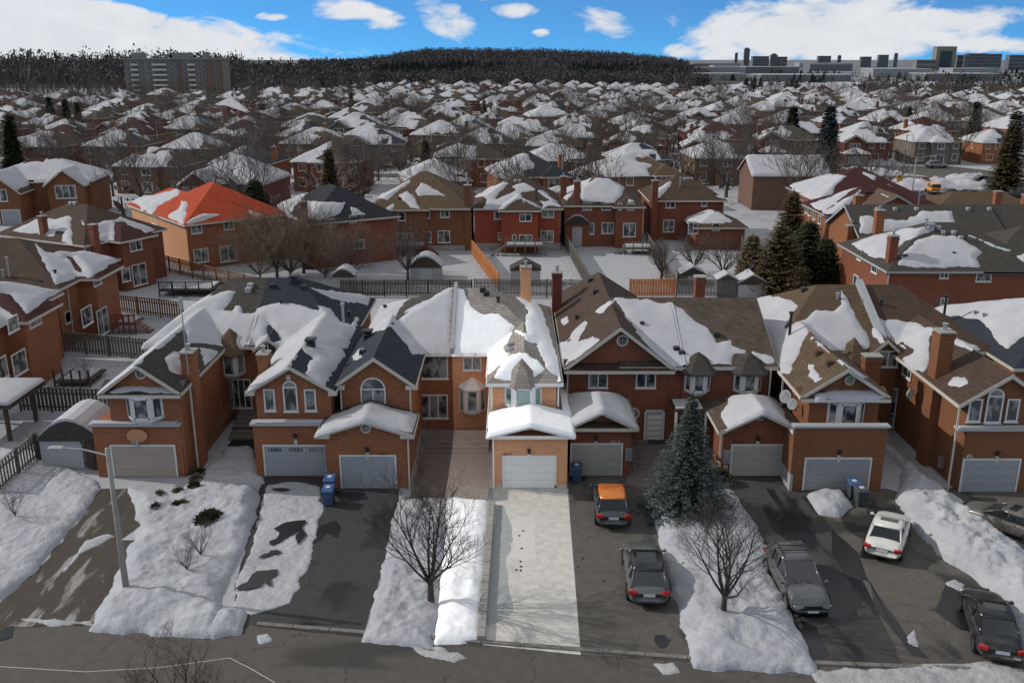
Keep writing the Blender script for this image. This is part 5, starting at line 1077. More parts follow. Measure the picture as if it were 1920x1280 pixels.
def L2():
    h = House('detached_house', 'brown brick house with dark brown hip roof, second of the left column', loc=(-44, 80, 0)); h.brick = B_OR
    m = h.comp(-57, -37.2, 74.3, 86.6, 5.4); b = h.comp(-41.5, -35.6, 77.9, 83.4, 5.4, .5, .5, .5, .5, mat=R_RED)
    h.under(m, (.4, .5, .4, .4)); h.under(b, (.3, .5, .5, .5)); h.roofs(R_BRN)
    h.snow([[(60, 452), (70, 456), (88, 472), (130, 472), (160, 470), (222, 486), (200, 502), (165, 522), (158, 515), (135, 480), (125, 480), (142, 505), (165, 518), (135, 522), (104, 537)]], T=.16, g=.16, seed=102)
    P = h.plane('R', -36.12); Q = h.plane('R', -37.72)
    for x0, y0, x1, y1, p in ((144, 522, 162, 541, Q), (174, 515, 190, 535, P), (121, 582, 134, 606, Q), (152, 574, 173, 610, P), (200, 545, 211, 580, Q)): h.winp(p, x0, y0, x1, y1, 1)
    u0, u1, z0, z1 = h.pbox(P, 180, 565, 201, 613); h.win(P, u0, u1, .2, 2.5, 2, name='patio_door'); h.spout(-37.6, 76.3, 0, 5.2)
    for x, y in ((15, 443), (27, 443)): h.vent(x, y)
    h.vent(18, 518, 'pipe', 1.5); h.vent(7, 519, 'pipe', .5); h.vent(104, 515, 'pipe', .3, m=DARK); h.finish()
def L3():
    h = House('detached_house', 'brown brick house with snowy dark roof, two chimneys and a barbecue on its rear deck', loc=(-43.4, 92.8, 0), rz=R(-27)); h.brick = B_RED
    m = h.comp(-14, 0, 0, 11, 5.4, .55, .55, .55, .55); b = h.comp(-5, 1.8, 3, 8, 5.4, .5, .5, .5, .5, mat=R_RED); h.under(m, (.4, .4, .4, .4)); h.under(b, (.3, .5, .5, .5)); h.roofs(R_BRN)
    h.snow([[(25, 432), (75, 408), (105, 410), (130, 404), (134, 412), (137, 460), (115, 454), (118, 436), (105, 432), (102, 445), (80, 440), (50, 438)], [(152, 408), (160, 420), (158, 426), (152, 420)], [(168, 424), (195, 413), (215, 413), (215, 452), (185, 450), (175, 440), (192, 440)], [(225, 405), (297, 432), (272, 436), (232, 418), (215, 413)]], T=.16, g=.16, seed=103)
    P = h.plane('R', 1.3); Q = h.plane('R', -.4)
    for x0, y0, x1, y1, p, n in ((158, 462, 185, 474, Q, 3), (243, 451, 266, 470, P, 2), (228, 502, 244, 528, P, 1), (273, 484, 281, 502, Q, 1)): h.winp(p, x0, y0, x1, y1, n)
    u0, u1, z0, z1 = h.pbox(P, 248, 497, 275, 535); h.win(P, u0, u1, .3, 2.6, 2, name='patio_door'); h.chimney(-7, .9, 3, 7.7, .65, .65, m=B_RED); h.chimney(.1, 1.3, 0, 7.3, .7, .65, m=B_RED, pot=0)
    for x, y in ((133, 382), (141, 382)): h.vent(x, y, m=TRMG)
    h.finish()
def OR():
    h = House('detached_house', 'house with a bright orange tiled hip roof and a peach stucco side wall', loc=(-37.3, 104.8, 0), rz=R(39)); h.brick = B_OR
    m = h.comp(0, 13, 0, 14, 5.4, .56, .56, .56, .56); q = h.comp(0, 9, 8, 20.5, 5.4, .5, .5, None, .5); h.under(m, (.4, .4, .4, .4)); h.under(q, (.43, .4, .4, .4)); h.roofs(R_ORG)
    h.snow([[(230, 366), (243, 359), (290, 366), (330, 354), (338, 358), (336, 365), (300, 384), (285, 402), (268, 394), (255, 382), (232, 376)], [(340, 376), (352, 380), (350, 398), (343, 420), (325, 412), (312, 405), (335, 392)], [(350, 418), (375, 400), (412, 402), (395, 410), (360, 420)], [(465, 392), (500, 404), (478, 407), (468, 400)], [(285, 402), (305, 408), (298, 412)]], T=.22, g=.14, seed=104)
    F = h.plane('F', .4); Lp = h.plane('L', .4)
    for x0, y0, x1, y1 in ((358, 422, 379, 438), (419, 415, 439, 431), (464, 412, 482, 426), (363, 466, 391, 492)): h.winp(F, x0, y0, x1, y1, 2)
    h.winp(F, 412, 460, 444, 490, 2, name='patio_door'); h.winp(Lp, 285, 406, 294, 420, 1); q = MB(); e = .004; h.slab(q, Lp, .5, 19.8, .0, 5.3, .003, .03); q.obj('stucco_wall', PEACH, h.root); h.finish()
def BK():
    h = House('detached_house', 'brown brick house with black tiled hip roof half under snow', loc=(-23.3, 105.5, 0), rz=R(31)); h.brick = B_RED
    m = h.comp(0, 11.5, 0, 14, 5.4, .58, .58, .58, .58); h.under(m, (.4, .4, .4, .4)); h.roofs(R_BLK)
    h.snow([[(505, 372), (530, 356), (585, 345), (588, 350), (555, 385), (545, 400), (575, 418), (540, 405), (520, 388)], [(560, 390), (575, 376), (620, 380), (650, 378), (640, 400), (600, 412), (565, 408)], [(655, 385), (692, 404), (660, 404)]], T=.2, g=.16, seed=105)
    F = h.plane('F', .4); h.winp(F, 655, 403, 668, 418, 1); h.winp(F, 663, 449, 683, 466, 1); h.winp(F, 610, 410, 628, 425, 2); h.chimney(-.1, 1.2, 0, 7.8, .8, .8, m=B_DRD); h.finish()
def B1():
    h = House('detached_house', 'tan-brown brick house with tan roof and a chimney at its right corner', loc=(-11.5, 120, 0)); h.brick = B_BRN
    m = h.comp(-18.2, -4.9, 117, 131, 5.4, .62, .62, .55, .55); b = h.comp(-16, -10.5, 116.2, 121, 5.4, .5, .5, .5, None); h.under(m, (.4, .5, .5, .4)); h.under(b, (.3, .3, .4, .3)); h.roofs(R_TAN)
    h.snow([[(696, 370), (730, 358), (768, 337), (770, 342), (755, 352), (742, 360), (727, 378), (715, 372)], [(776, 358), (790, 341), (800, 345), (845, 370), (830, 368), (800, 366), (785, 368)], [(748, 366), (762, 360), (775, 365), (788, 392), (770, 390)], [(722, 390), (737, 380), (740, 386), (730, 396)]], T=.16, g=.16, seed=106)
    F = h.plane('F', 117.5); B = h.plane('F', 116.6)
    for x0, y0, x1, y1, p, n in ((728, 398, 736, 414, B, 1), (746, 397, 760, 414, B, 1), (787, 395, 806, 409, F, 2), (825, 387, 843, 408, F, 2), (785, 434, 809, 455, F, 2), (821, 432, 844, 455, F, 2)): h.winp(p, x0, y0, x1, y1, n)
    h.winp(B, 745, 437, 774, 466, 3, name='patio_door'); h.chimney(-5.6, 117.75, 0, 8.2, .9, .8, m=B_BRN); h.strip('plinth', CONC, -17.8, -5.3, 117.42, 118, 0, .6); h.vent(750, 374); h.finish()
def B2():
    h = House('detached_house', 'deep red painted brick house with tall bay and grey rear deck', loc=(.7, 119, 0)); h.brick = B_RED2
    m = h.comp(-5.2, 6.5, 117, 130.5, 5.4, .62, .62, .55, .55); b = h.comp(-1.7, 3.6, 115.4, 121, 5.4, .55, .55, .55, None, mat=R_BRN); h.under(m, (.4, .4, .4, .4)); h.under(b, (.35, .35, .4, .4)); h.roofs(R_BRN)
    h.snow([[(884, 372), (920, 350), (950, 340), (955, 344), (940, 357), (930, 372), (960, 362), (972, 356), (980, 370), (960, 380), (945, 392), (918, 394), (905, 392), (912, 375), (908, 368)], [(960, 350), (982, 342), (1000, 352), (1020, 358), (1055, 388), (1020, 388), (1010, 376), (1030, 375), (1005, 358), (975, 360)], [(975, 370), (1000, 380), (1018, 390), (1005, 388)]], T=.16, g=.16, seed=107)
    F = h.plane('F', 117.4); B = h.plane('F', 115.8)
    for x0, y0, x1, y1, p, n in ((926, 396, 947, 411, F, 2), (974, 401, 997, 415, B, 2), (1016, 394, 1039, 408, F, 2), (934, 436, 948, 450, F, 1), (1014, 432, 1038, 454, F, 2), (960, 440, 968, 460, B, 1)): h.winp(p, x0, y0, x1, y1, n)
    h.winp(B, 973, 440, 998, 462, 2, name='patio_door'); h.strip('plinth', CONC, -4.9, 6.2, 117.3, 118, 0, .9); h.vent(966, 340, m=TRMG); h.vent(974, 340, m=TRMG); h.vent(983, 379, m=TRMG); h.vent(1005, 375, 'pipe', 1.3, m=DARK); h.finish()
def B3():
    h = House('detached_house', 'red brick house with two front chimneys and a round roofed brick shed at its corner', loc=(11.8, 123, 0)); h.brick = B_RED
    m = h.comp(6.4, 17.1, 119.5, 132, 5.4, .62, .62, .55, .55); h.under(m, (.4, .4, .4, .4)); b = h.comp(13, 17.1, 118.4, 122, 5.4, .5, .5, .5, None); h.under(b, (.3, .3, .3, .3)); h.roofs(R_BRN)
    h.snow([[(1050, 355), (1110, 333), (1100, 345), (1080, 355), (1062, 375), (1052, 370)], [(1090, 352), (1120, 332), (1145, 335), (1160, 345), (1172, 350), (1165, 370), (1150, 380), (1092, 378), (1088, 365)], [(1175, 368), (1190, 378), (1178, 380)]], T=.18, g=.16, seed=108)
    F = h.plane('F', 119.9); B = h.plane('F', 118.7)
    for x0, y0, x1, y1, p, n in ((1092, 381, 1110, 394, F, 2), (1128, 381, 1146, 394, F, 2), (1159, 381, 1166, 394, B, 1), (1176, 381, 1189, 394, B, 1), (1091, 418, 1114, 439, F, 2), (1128, 417, 1151, 438, F, 2)): h.winp(p, x0, y0, x1, y1, n)
    h.winp(B, 1168, 418, 1192, 444, 2, name='patio_door'); h.chimney(8.4, 120.2, 5.2, 8.4, .8, .8); h.chimney(6.9, 125, 5, 8.4, .8, .8); h.finish()
def B4():
    h = House('detached_house', 'red brick house with a lower snowy hip roofed extension on its right', loc=(23, 127, 0)); h.brick = B_RED
    m = h.comp(18.3, 28.8, 124, 135, 5.4, .6, .6, .5, .5); h.under(m, (.4, .4, .4, .4)); b = h.comp(23.2, 30.2, 117.5, 124.4, 2.9, .4, .4, .4, None); h.under(b, (.35, .35, .4, 0)); h.roofs(R_BRN)
    h.snow([[(1225, 358), (1260, 338), (1258, 350), (1240, 368), (1228, 372)], [(1265, 412), (1290, 395), (1322, 390), (1350, 398), (1376, 416), (1340, 420)], [(1335, 360), (1360, 372), (1345, 368)]], T=.2, g=.16, seed=109)
    F = h.plane('F', 124.4); B = h.plane('F', 117.9); h.winp(F, 1248, 376, 1266, 390, 2); h.winp(F, 1315, 376, 1326, 387, 1); h.winp(B, 1290, 417, 1309, 438, 2); h.winp(B, 1335, 418, 1350, 432, 1); h.winp(F, 1243, 412, 1264, 435, 2, name='patio_door'); h.chimney(19, 123.9, 0, 8, .8, .8); h.vent(1275, 350, 'pipe', 1.2)
    for x in (1284, 1290, 1297): h.vent(x, 336, m=TRMG)
    h.spout(28.3, 124, 0, 5.2); h.finish()
def R1():
    h = House('detached_house', 'long red brick house with snowy hip roof, right of the dark pines', loc=(41, 85, 0)); h.brick = B_RED; h.tr = TRMG
    m = h.comp(33.4, 49, 80.9, 94, 5.4, .55, .5, .5, .5); n = h.comp(42, 60, 80.9, 93, 5.38, .5, .5, .5, .5); h.under(m, (.4, .4, .4, .4)); h.under(n, (.4, .4, .43, .4)); h.roofs(R_GRY)
    h.snow([[(1595, 457), (1640, 440), (1700, 428), (1745, 424), (1752, 430), (1700, 452), (1660, 484), (1640, 486), (1615, 470)], [(1680, 498), (1690, 478), (1720, 450), (1750, 440), (1790, 442), (1815, 455), (1842, 473), (1828, 483), (1840, 500), (1800, 500), (1740, 502)], [(1812, 441), (1820, 441), (1895, 470), (1885, 472)], [(1905, 480), (1930, 475), (1930, 500)]], T=.22, g=.17, seed=110)
    F = h.plane('F', 81.3); Lp = h.plane('L', 33.8)
    h.winp(F, 1762, 505, 1779, 522, 2); h.winp(F, 1830, 507, 1859, 528, 1); h.winp(F, 1763, 558, 1777, 571, 2); h.winp(Lp, 1608, 466, 1616, 488, 1); h.winp(Lp, 1635, 490, 1646, 512, 1); h.winp(Lp, 1600, 515, 1610, 545, 1)
    h.chimney(34.4, 82.8, 5, 8.2, .75, .8); h.spout(33.75, 81.2, 0, 5.2)
    for x, y in ((1768, 436), (1788, 437), (1801, 447), (1760, 428)): h.vent(x, y, m=TRMG)
    h.vent(1735, 432, 'pipe', 1.0); h.vent(1745, 430, 'turbine', m=METAL); h.vent(1697, 482, m=DARK); h.vent(1788, 478, 'pipe', .15, m=DARK); h.vent(1810, 452, 'pipe', .5, m=DARK); h.finish()
def R2():
    h = House('detached_house', 'brick house with grey gable roof, snow band and square chimney, behind the long red house', loc=(44, 99, 0)); h.brick = B_OR; h.tr = TRMG
    m = h.comp(36.0, 51.5, 94.8, 106, 5.6, None, None, .5, .5); n = h.comp(51.5, 63, 95.6, 106.5, 5.6, None, None, .5, .5); h.under(m, (.4, .05, .4, .4)); h.under(n, (.05, .4, .4, .4)); h.roofs(R_GRY)
    h.snow([[(1612, 405), (1630, 405), (1665, 412), (1700, 412), (1715, 405), (1728, 395), (1785, 396), (1790, 410), (1798, 432), (1750, 424), (1690, 432), (1612, 438)]], T=.2, g=.17, seed=111); h.chimney(38.0, 95.6, 5, 8.5, .85, .8); h.chimney(35.9, 97.4, 0, 6.6, 1.0, .9)
    for x in (1645, 1678, 1718, 1815, 1855): h.vent(x, 393, m=TRMG)
    h.finish()
def R3():
    h = House('detached_house', 'brick house with slanted snow stripes on its roof and a tan brick gable end', loc=(44, 115, 0)); h.brick = B_OR; h.tr = TRMG
    m = h.comp(37.9, 54, 110.5, 122, 5.4, .5, .5, .5, .5); g = h.comp(40.5, 50.5, 109.6, 118, 5.4, .55, .55, None, None, mat=R_TAN); h.under(m, (.4, .4, .5, .4)); h.under(g, (.5, .5, .6, .4)); n = h.comp(50, 66, 111, 121, 5.2, .5, .5, .5, .5, mat=R_TAN); h.under(n); h.roofs(R_RED)
    h.snow([[(1518, 382), (1560, 368), (1595, 352), (1610, 350), (1590, 362), (1560, 385), (1545, 398), (1530, 392)], [(1540, 400), (1580, 375), (1615, 355), (1605, 372), (1590, 385), (1620, 380), (1622, 388), (1600, 398), (1560, 402)], [(1655, 395), (1680, 380), (1708, 388), (1700, 392)], [(1638, 356), (1675, 372), (1672, 375)]], T=.18, g=.18, seed=112)
    Lp = h.plane('L', 38.3)
    for x0 in (1510, 1516, 1525, 1535): h.winp(Lp, x0, 384+(x0-1510)*.8, x0+5, 400+(x0-1510)*.8, 1)
    h.chimney(41, 110, 0, 8, .9, .9); h.chimney(58.5, 112, 4, 8.2, .8, .7, pot=0); h.chimney(62, 112, 4, 7.8, .9, .7, pot=0); h.vent(1722, 384, 'pipe', 1.5)
    for x in (1625, 1635): h.vent(x, 362, m=DARK)
    h.finish()
def R4():
    h = House('detached_house', 'brick house under a broad maroon roof with long snow streaks, beyond the striped roof', loc=(48, 130, 0)); h.brick = B_OR; h.tr = TRMG
    m = h.comp(40.5, 56, 123.5, 138, 5.4, .5, .5, .5, .5); h.under(m, (.4, .4, .4, .4)); h.roofs(R_RED)
    h.snow([[(1477, 343), (1500, 330), (1560, 326), (1590, 330), (1570, 345), (1560, 365), (1540, 372), (1510, 375), (1490, 360)], [(1615, 322), (1645, 330), (1640, 338), (1620, 328)], [(1655, 340), (1690, 356), (1685, 358)]], T=.2, g=.22, seed=113)
    Lp = h.plane('L', 40.9)
    for x0 in (1482, 1492, 1500): h.winp(Lp, x0, 360+(x0-1482)*.8, x0+5, 374+(x0-1482)*.8, 1)
    h.finish()
B_RED2 = brick('brick_painted_red', (.30, .07, .04), (.26, .06, .035), (.24, .07, .045))
for f in (L1, L2, L3, OR, BK, B1, B2, B3, B4, R1, R2, R3, R4): f()

# a broad brick building side-on, and the big tan house at the left with two gables
h = House('brick_block', 'wide plain brown building with a snow covered roof behind bare trees, right of centre', 'building', loc=(46, 156, 0)); h.brick = B_PNK
m = h.comp(38.5, 51, 150, 160, 5.6, None, None, .5, .5); h.under(m, (.3, .3, .3, .3)); h.roofs(R_BRN); h.snow(None, fn=lambda X, Y, Z: .9-np.maximum(0, 0*X)+(8.4-Z)*.3, T=.25, g=.3, seed=120); h.finish()
h = House('detached_house', 'tan house with two steep gables over a double garage, left, behind the dark spruce', loc=(-72, 140, 0), rz=R(8)); h.brick = B_BRN
m = h.comp(-8, 8, 2, 13, 5.6, .5, .5, .55, .55); a = h.comp(-7.5, -.5, -3.5, 6, 4.6, .85, .85, None, None, mat=R_BRN); b = h.comp(1.5, 7.5, 0, 6, 5.2, .8, .8, None, None); h.under(m); h.under(a, (.4, .4, .5, .3)); h.under(b, (.4, .4, .5, .3)); h.roofs(R_RED)
h.snow(None, fn=lambda X, Y, Z: 1.1-abs(Z-6.6)*.75+.3*(X > 0), T=.2, g=.25, seed=121); P = h.plane('F', -3.0); h.garage(P, -6.6, -4.2, 0, 2.1, GD_W); h.garage(P, -3.7, -1.3, 0, 2.1, GD_W); h.win(P, -5.4, -2.6, 3.4, 5.2, 3); h.win(h.plane('F', .5), 3, 6, 3.2, 5.2, 3); h.finish()
h = House('detached_house', 'maroon brick house with snowy maroon roof and two small dormers, left of centre', loc=(-44, 142, 0), rz=R(-6)); h.brick = B_DRD
m = h.comp(-6.5, 6.5, 0, 12, 5.4, .62, .62, .6, .6); a = h.comp(-6.6, -1, -1.5, 6, 5.2, .7, .7, None, None); d1 = h.comp(.6, 2.4, -.1, 3, 5.4, .9, .9, None, None); d2 = h.comp(3.8, 5.6, -.1, 3, 5.4, .9, .9, None, None)
for c in (m, a, d1, d2): h.under(c, (.3, .3, .4, .3))
h.roofs(R_RED); h.snow(None, fn=lambda X, Y, Z: 1.0-(Z-6.4)*.5+.4*(X > -1), T=.2, g=.2, seed=122)
for x in (.9, 4.1): h.win(h.plane('F', .3), x, x+1.2, 4.0, 5.6, 1)
for x in (-5.9, -4.3, -2.7): h.win(h.plane('F', -1.1), x, x+1.0, 3.2, 4.9, 1)
h.win(h.plane('F', -1.1), -5, -2.4, .8, 2.4, 2); h.finish()

# ------------------------------------------------------------ houses of the neighbourhood
ORD = ['', 'first', 'second', 'third', 'fourth', 'fifth', 'sixth', 'seventh', 'eighth', 'ninth', 'tenth', 'eleventh', 'twelfth', 'thirteenth', 'fourteenth', 'fifteenth', 'sixteenth', 'seventeenth', 'eighteenth', 'nineteenth', 'twentieth']
TENS = {20: 'twenty', 30: 'thirty', 40: 'forty', 50: 'fifty', 60: 'sixty', 70: 'seventy', 80: 'eighty'}
def ordn(n):
    if n <= 20: return ORD[n]
    a, b = n//10*10, n % 10
    return TENS[a]+'-'+ORD[b] if b else TENS[a][:-1]+'ieth'
WC = [(B_TAN, 'tan'), (B_GRY, 'grey-beige'), (B_PNK, 'dusty pink'), (B_BRN, 'brown'), (B_TAN, 'tan'), (B_DRD, 'maroon'), (B_OR, 'orange-brown'), (B_RED, 'red')]
RC = [(R_BRN, 'brown'), (R_GRY, 'grey'), (R_RED, 'maroon'), (R_SLT, 'slate'), (R_TAN, 'tan'), (R_GRY, 'grey'), (R_BRN, 'brown'), (R_GRY, 'grey')]
def proto(k, far):
    rn = random.Random(900+k); (wm, wn), (rm, rnm) = WC[k % 8], RC[(k*3+k//8) % 8]; h = House('detached_house', None, 'house', loc=(0, 0, 0)); h.brick = wm; h.world = False; h.tr = TRM
    w = rn.uniform(11.5, 14)/2; dp = rn.uniform(10.5, 13); sl = rn.uniform(.42, .54); front = k % 3 != 0; gs = -1 if k % 2 else 1
    m = h.comp(-w, w, 0, dp, 5.3, sl*1.1, sl*1.1, sl, sl); h.under(m)
    if front:
        x0, x1 = (-w, -w+5.6) if gs < 0 else (w-5.6, w); lo = h.comp(x0-.1, x1+.1, -4.5, .8, 2.9, .4, .4, .4 if k % 4 else None, None); h.under(lo, (.4, .4, .5, .3))
        if k % 4 == 1: up = h.comp(x0, x1, -1.6, 4, 5.3, .6, .6, None, None); h.under(up, (.35, .35, .45, .3)); fy = -1.15
        else: up = h.comp(x0+.4, x1-.4, -.6, 4, 5.3, .6, .6, .6, None); h.under(up, (.3, .3, .3, .3)); fy = -.3
        P = h.plane('F', -4.0); xm = (x0+x1)/2; h.garage(P, xm-2, xm+2, 0, 2.1, [GD_C, GD_W, GD_T, GD_G][k % 4])
        U = h.plane('F', fy); h.win(U, xm-1.3, xm+1.3, 3.6, 5.0, 3)
        ox = -gs*w*.48; M_ = h.plane('F', .4); h.win(M_, ox-1.9, ox-.6, 3.7, 5, 2); h.win(M_, ox+.5, ox+1.7, 3.7, 5, 2); h.win(M_, ox-1.4, ox+.4, .9, 2.5, 2)
    else:
        b = h.comp(-2.4, 2.4, -1.2, 4, 5.3, .55, .55, .55, None); h.under(b, (.35, .35, .4, .3)); M_ = h.plane('F', .4)
        for x in (-w+1.3, w-2.6): h.win(M_, x, x+1.4, 3.6, 4.9, 2); h.win(M_, x, x+1.4, .9, 2.5, 2)
        U = h.plane('F', -.8); h.win(U, -.9, .9, 3.6, 4.9, 2); h.win(U, -1, 1, .4, 2.4, 2)
    S_ = h.plane('L', -w+.4); h.win(S_, dp*.4, dp*.4+1, 3.4, 4.8, 1)
    if k % 3 == 2: h.chimney(w*.9*gs, dp*.45, 2, 8, .8, .8, m=wm)
    h.roofs(rm); zr = 5.3+sl*dp/2
    ph = rn.random()*50; s0 = rn.uniform(.05, .95); br = rn.uniform(.7, 2.6)
    h.snow(None, fn=lambda X, Y, Z: s0+2.6*vn(X/3.6+ph, Y/3.6)+1.2*vn(X/1.3+ph, Y/1.3)-np.maximum(0, X)/w*br+np.maximum(0, -X)/w*1.3-np.maximum(0, (Z-5.3)/(zr-5.3)-.45)*1.3+np.where(Z < 5.2, .7, 0), T=.18, g=.36, rn=.2, seed=200+k)
    h.finish(); h.wn = wn; h.rnm = rnm
    return h
def merged(h, name):
    vs, fs, mi, mats, sm = [], [], [], [], []
    def walk(o, M):
        M = M @ o.matrix_basis
        if o.type == 'MESH':
            n = len(vs); vs.extend([tuple(M @ v.co) for v in o.data.vertices]); mt = o.data.materials[0]
            if mt not in mats: mats.append(mt)
            q = mats.index(mt)
            for p in o.data.polygons: fs.append([n+i for i in p.vertices]); mi.append(q); sm.append(p.use_smooth)
        for c in o.children: walk(c, M)
    for c in h.root.children: walk(c, Matrix())
    me = bpy.data.meshes.new(name); me.from_pydata(vs, [], fs)
    for m in mats: me.materials.append(m)
    me.polygons.foreach_set('material_index', mi); me.polygons.foreach_set('use_smooth', sm); me.update(); return me
NP = 16
protos = [proto(k, False) for k in range(NP)]
bpy.context.view_layer.update()
farmesh = [merged(h, 'detached_house') for h in protos]
rn = random.Random(77)
rows = [148, 171, 202, 226, 257, 283, 315, 342, 376, 405, 440, 472, 508, 545, 585, 628, 672, 720]
def keep(x, y):
    px, py, _ = proj(x, y, 0)
    if px < -60 or px > 1980: return False
    if y < 160 and (x < -26 or x > 33): return False
    if y < 155 and abs(px-605) < 30: return False
    if y < 195 and (x < -78 or (x < -30 and y < 165)): return False
    if 150 < y < 212 and x > 58: return False
    if y > 520 and px < 440: return False
    if y > 590 and px < 660: return False
    if y > 700-(px-1100)*.08 and px > 1100: return False
    if y > 610 and px > 1280: return False
    if px > 1560 and y > 560: return False
    return True
used_proto = set(); count = 0; farV = []; HOUSES = []
for ri, y0 in enumerate(rows):
    xs = []; x = -y0*.62+rn.uniform(0, 8)
    while x < y0*.62:
        y = y0+9*math.sin(x/55+ri*.9)+rn.uniform(-2, 2)+(-.12*max(0, -x-60) if ri > 2 else 0)
        if keep(x, y): xs.append((x, y))
        x += rn.uniform(15, 17.8)*(1+max(0, y0-350)/1500)+(9 if rn.random() < .12 else 0)
    for n, (x, y) in enumerate(xs):
        k = rn.randrange(NP); 
        if ri % 2 == 0 and k % 3 == 0 and rn.random() < .7: k = (k+1) % NP
        a = 9*math.cos(x/55+ri*.9)/55+rn.uniform(-.06, .06); 
        if x < -.2*y: a -= .25
        sc = (1, 1, 1); fl = rn.uniform(.92, 1.06)
        HOUSES.append((x, y, a, k, ri, n+1, fl))
hl = 0
farstuff = MB(); FM = []
for (x, y, a, k, ri, n, fl) in HOUSES:
    wn, rnm = protos[k].wn, protos[k].rnm
    lab = '%s brick house, snow patched %s roof, %s from left in %s row beyond backyards' % (wn, rnm, ordn(n), ORD[ri+1])
    hl += 1
    if hl <= 272:
        if ri <= 4:
            if k not in used_proto:
                used_proto.add(k); o = protos[k].root; o.location = (x, y, 0); o.rotation_euler = (0, 0, a); o.scale = (fl, fl, fl); o['label'] = lab; o['group'] = 'houses of the neighbourhood'
            else: o = dup(protos[k].root, (x, y, 0), a, lab, 'houses of the neighbourhood', scale=fl)
        else:
            o = bpy.data.objects.new('detached_house', farmesh[k]); C.objects.link(o); o.location = (x, y, 0); o.rotation_euler = (0, 0, a); o.scale = (fl, fl, fl); tag(o, lab, 'house', 'houses of the neighbourhood')
    else: FM.append((x, y, a, k, fl))
for k in range(NP):
    if k not in used_proto:
        def kill(o):
            for c in list(o.children): kill(c)
            bpy.data.objects.remove(o)
        kill(protos[k].root)
# the farthest houses as one mass
vs, fs, mi, mats = [], [], [], []
for me in farmesh:
    for m in me.materials:
        if m not in mats: mats.append(m)
for (x, y, a, k, fl) in FM:
    me = farmesh[k]; n = len(me.vertices); co = np.empty(n*3); me.vertices.foreach_get('co', co); co = co.reshape(-1, 3)*fl; c, s_ = math.cos(a), math.sin(a)
    P = np.stack([co[:, 0]*c-co[:, 1]*s_+x, co[:, 0]*s_+co[:, 1]*c+y, co[:, 2]], 1); b = len(vs); vs.extend(P.tolist())
    q = [mats.index(m) for m in me.materials]
    for p in me.polygons: fs.append([b+i for i in p.vertices]); mi.append(q[p.material_index])
if vs:
    me = bpy.data.meshes.new('distant_houses'); me.from_pydata(vs, [], fs)
    for m in mats: me.materials.append(m)
    me.polygons.foreach_set('material_index', mi); o = bpy.data.objects.new('distant_houses', me); C.objects.link(o); tag(o, 'farthest snow roofed houses below the woods, too many to count', 'houses', None, 'stuff')
print('HOUSES', hl, len(FM))
# streets between the rows
for i in range(0, len(rows)-1, 2):
    y = (rows[i+1]+5+rows[i+2])/2+1 if i+2 < len(rows) else rows[i]+20; pts = []
    ri = i+1.5; xs = [(-.66+1.32*j/40)*y for j in range(41)]
    f = lambda x: y+9*math.sin(x/55+ri*.9)+(-.12*max(0, -x-60) if ri > 2 else 0)
    up = [(x, f(x)+3.4) for x in xs]; dn = [(x, f(x)-3.4) for x in xs]; q = MB()
    for j in range(40): q.face([(dn[j][0], dn[j][1], -.012), (dn[j+1][0], dn[j+1][1], -.012), (up[j+1][0], up[j+1][1], -.012), (up[j][0], up[j][1], -.012)])
    tag(q.obj('road', ROAD), None, None, None, 'structure')

# ------------------------------------------------------------ woods, fields, skyline
def woodmat(name, a, b): return flat(name, tuple((x+y)/2 for x, y in zip(a, b)), .9, vary=.35, scale=.02)
WOODM = woodmat('bare_woods', (.045, .039, .04), (.075, .066, .065)); WOODP = woodmat('pine_woods', (.018, .024, .02), (.045, .055, .045)); HILLM = flat('hill_floor', (.05, .043, .04), .95, vary=.4, scale=.01)
LW = 0
def hillz(x, y):
    px = 960+FP*x/(y*cp)
    a = np.interp(px, [300, 640, 720, 800, 1000, 1150, 1260, 1320, 1400], [12, 10, 17, 27, 26, 22, 14, 3, 0]); k = np.clip((y-830)/600, 0, 1); return a*(k*k*(3-2*k))
Xg, Yg = np.meshgrid(np.linspace(-900, 480, 90), np.linspace(800, 1900, 50)); Zg = hillz(Xg, Yg)-.02
o = grid_mesh('hill', Xg, Yg, Zg, np.ones((49, 89), bool), HILLM); tag(o, None, None, None, 'structure')
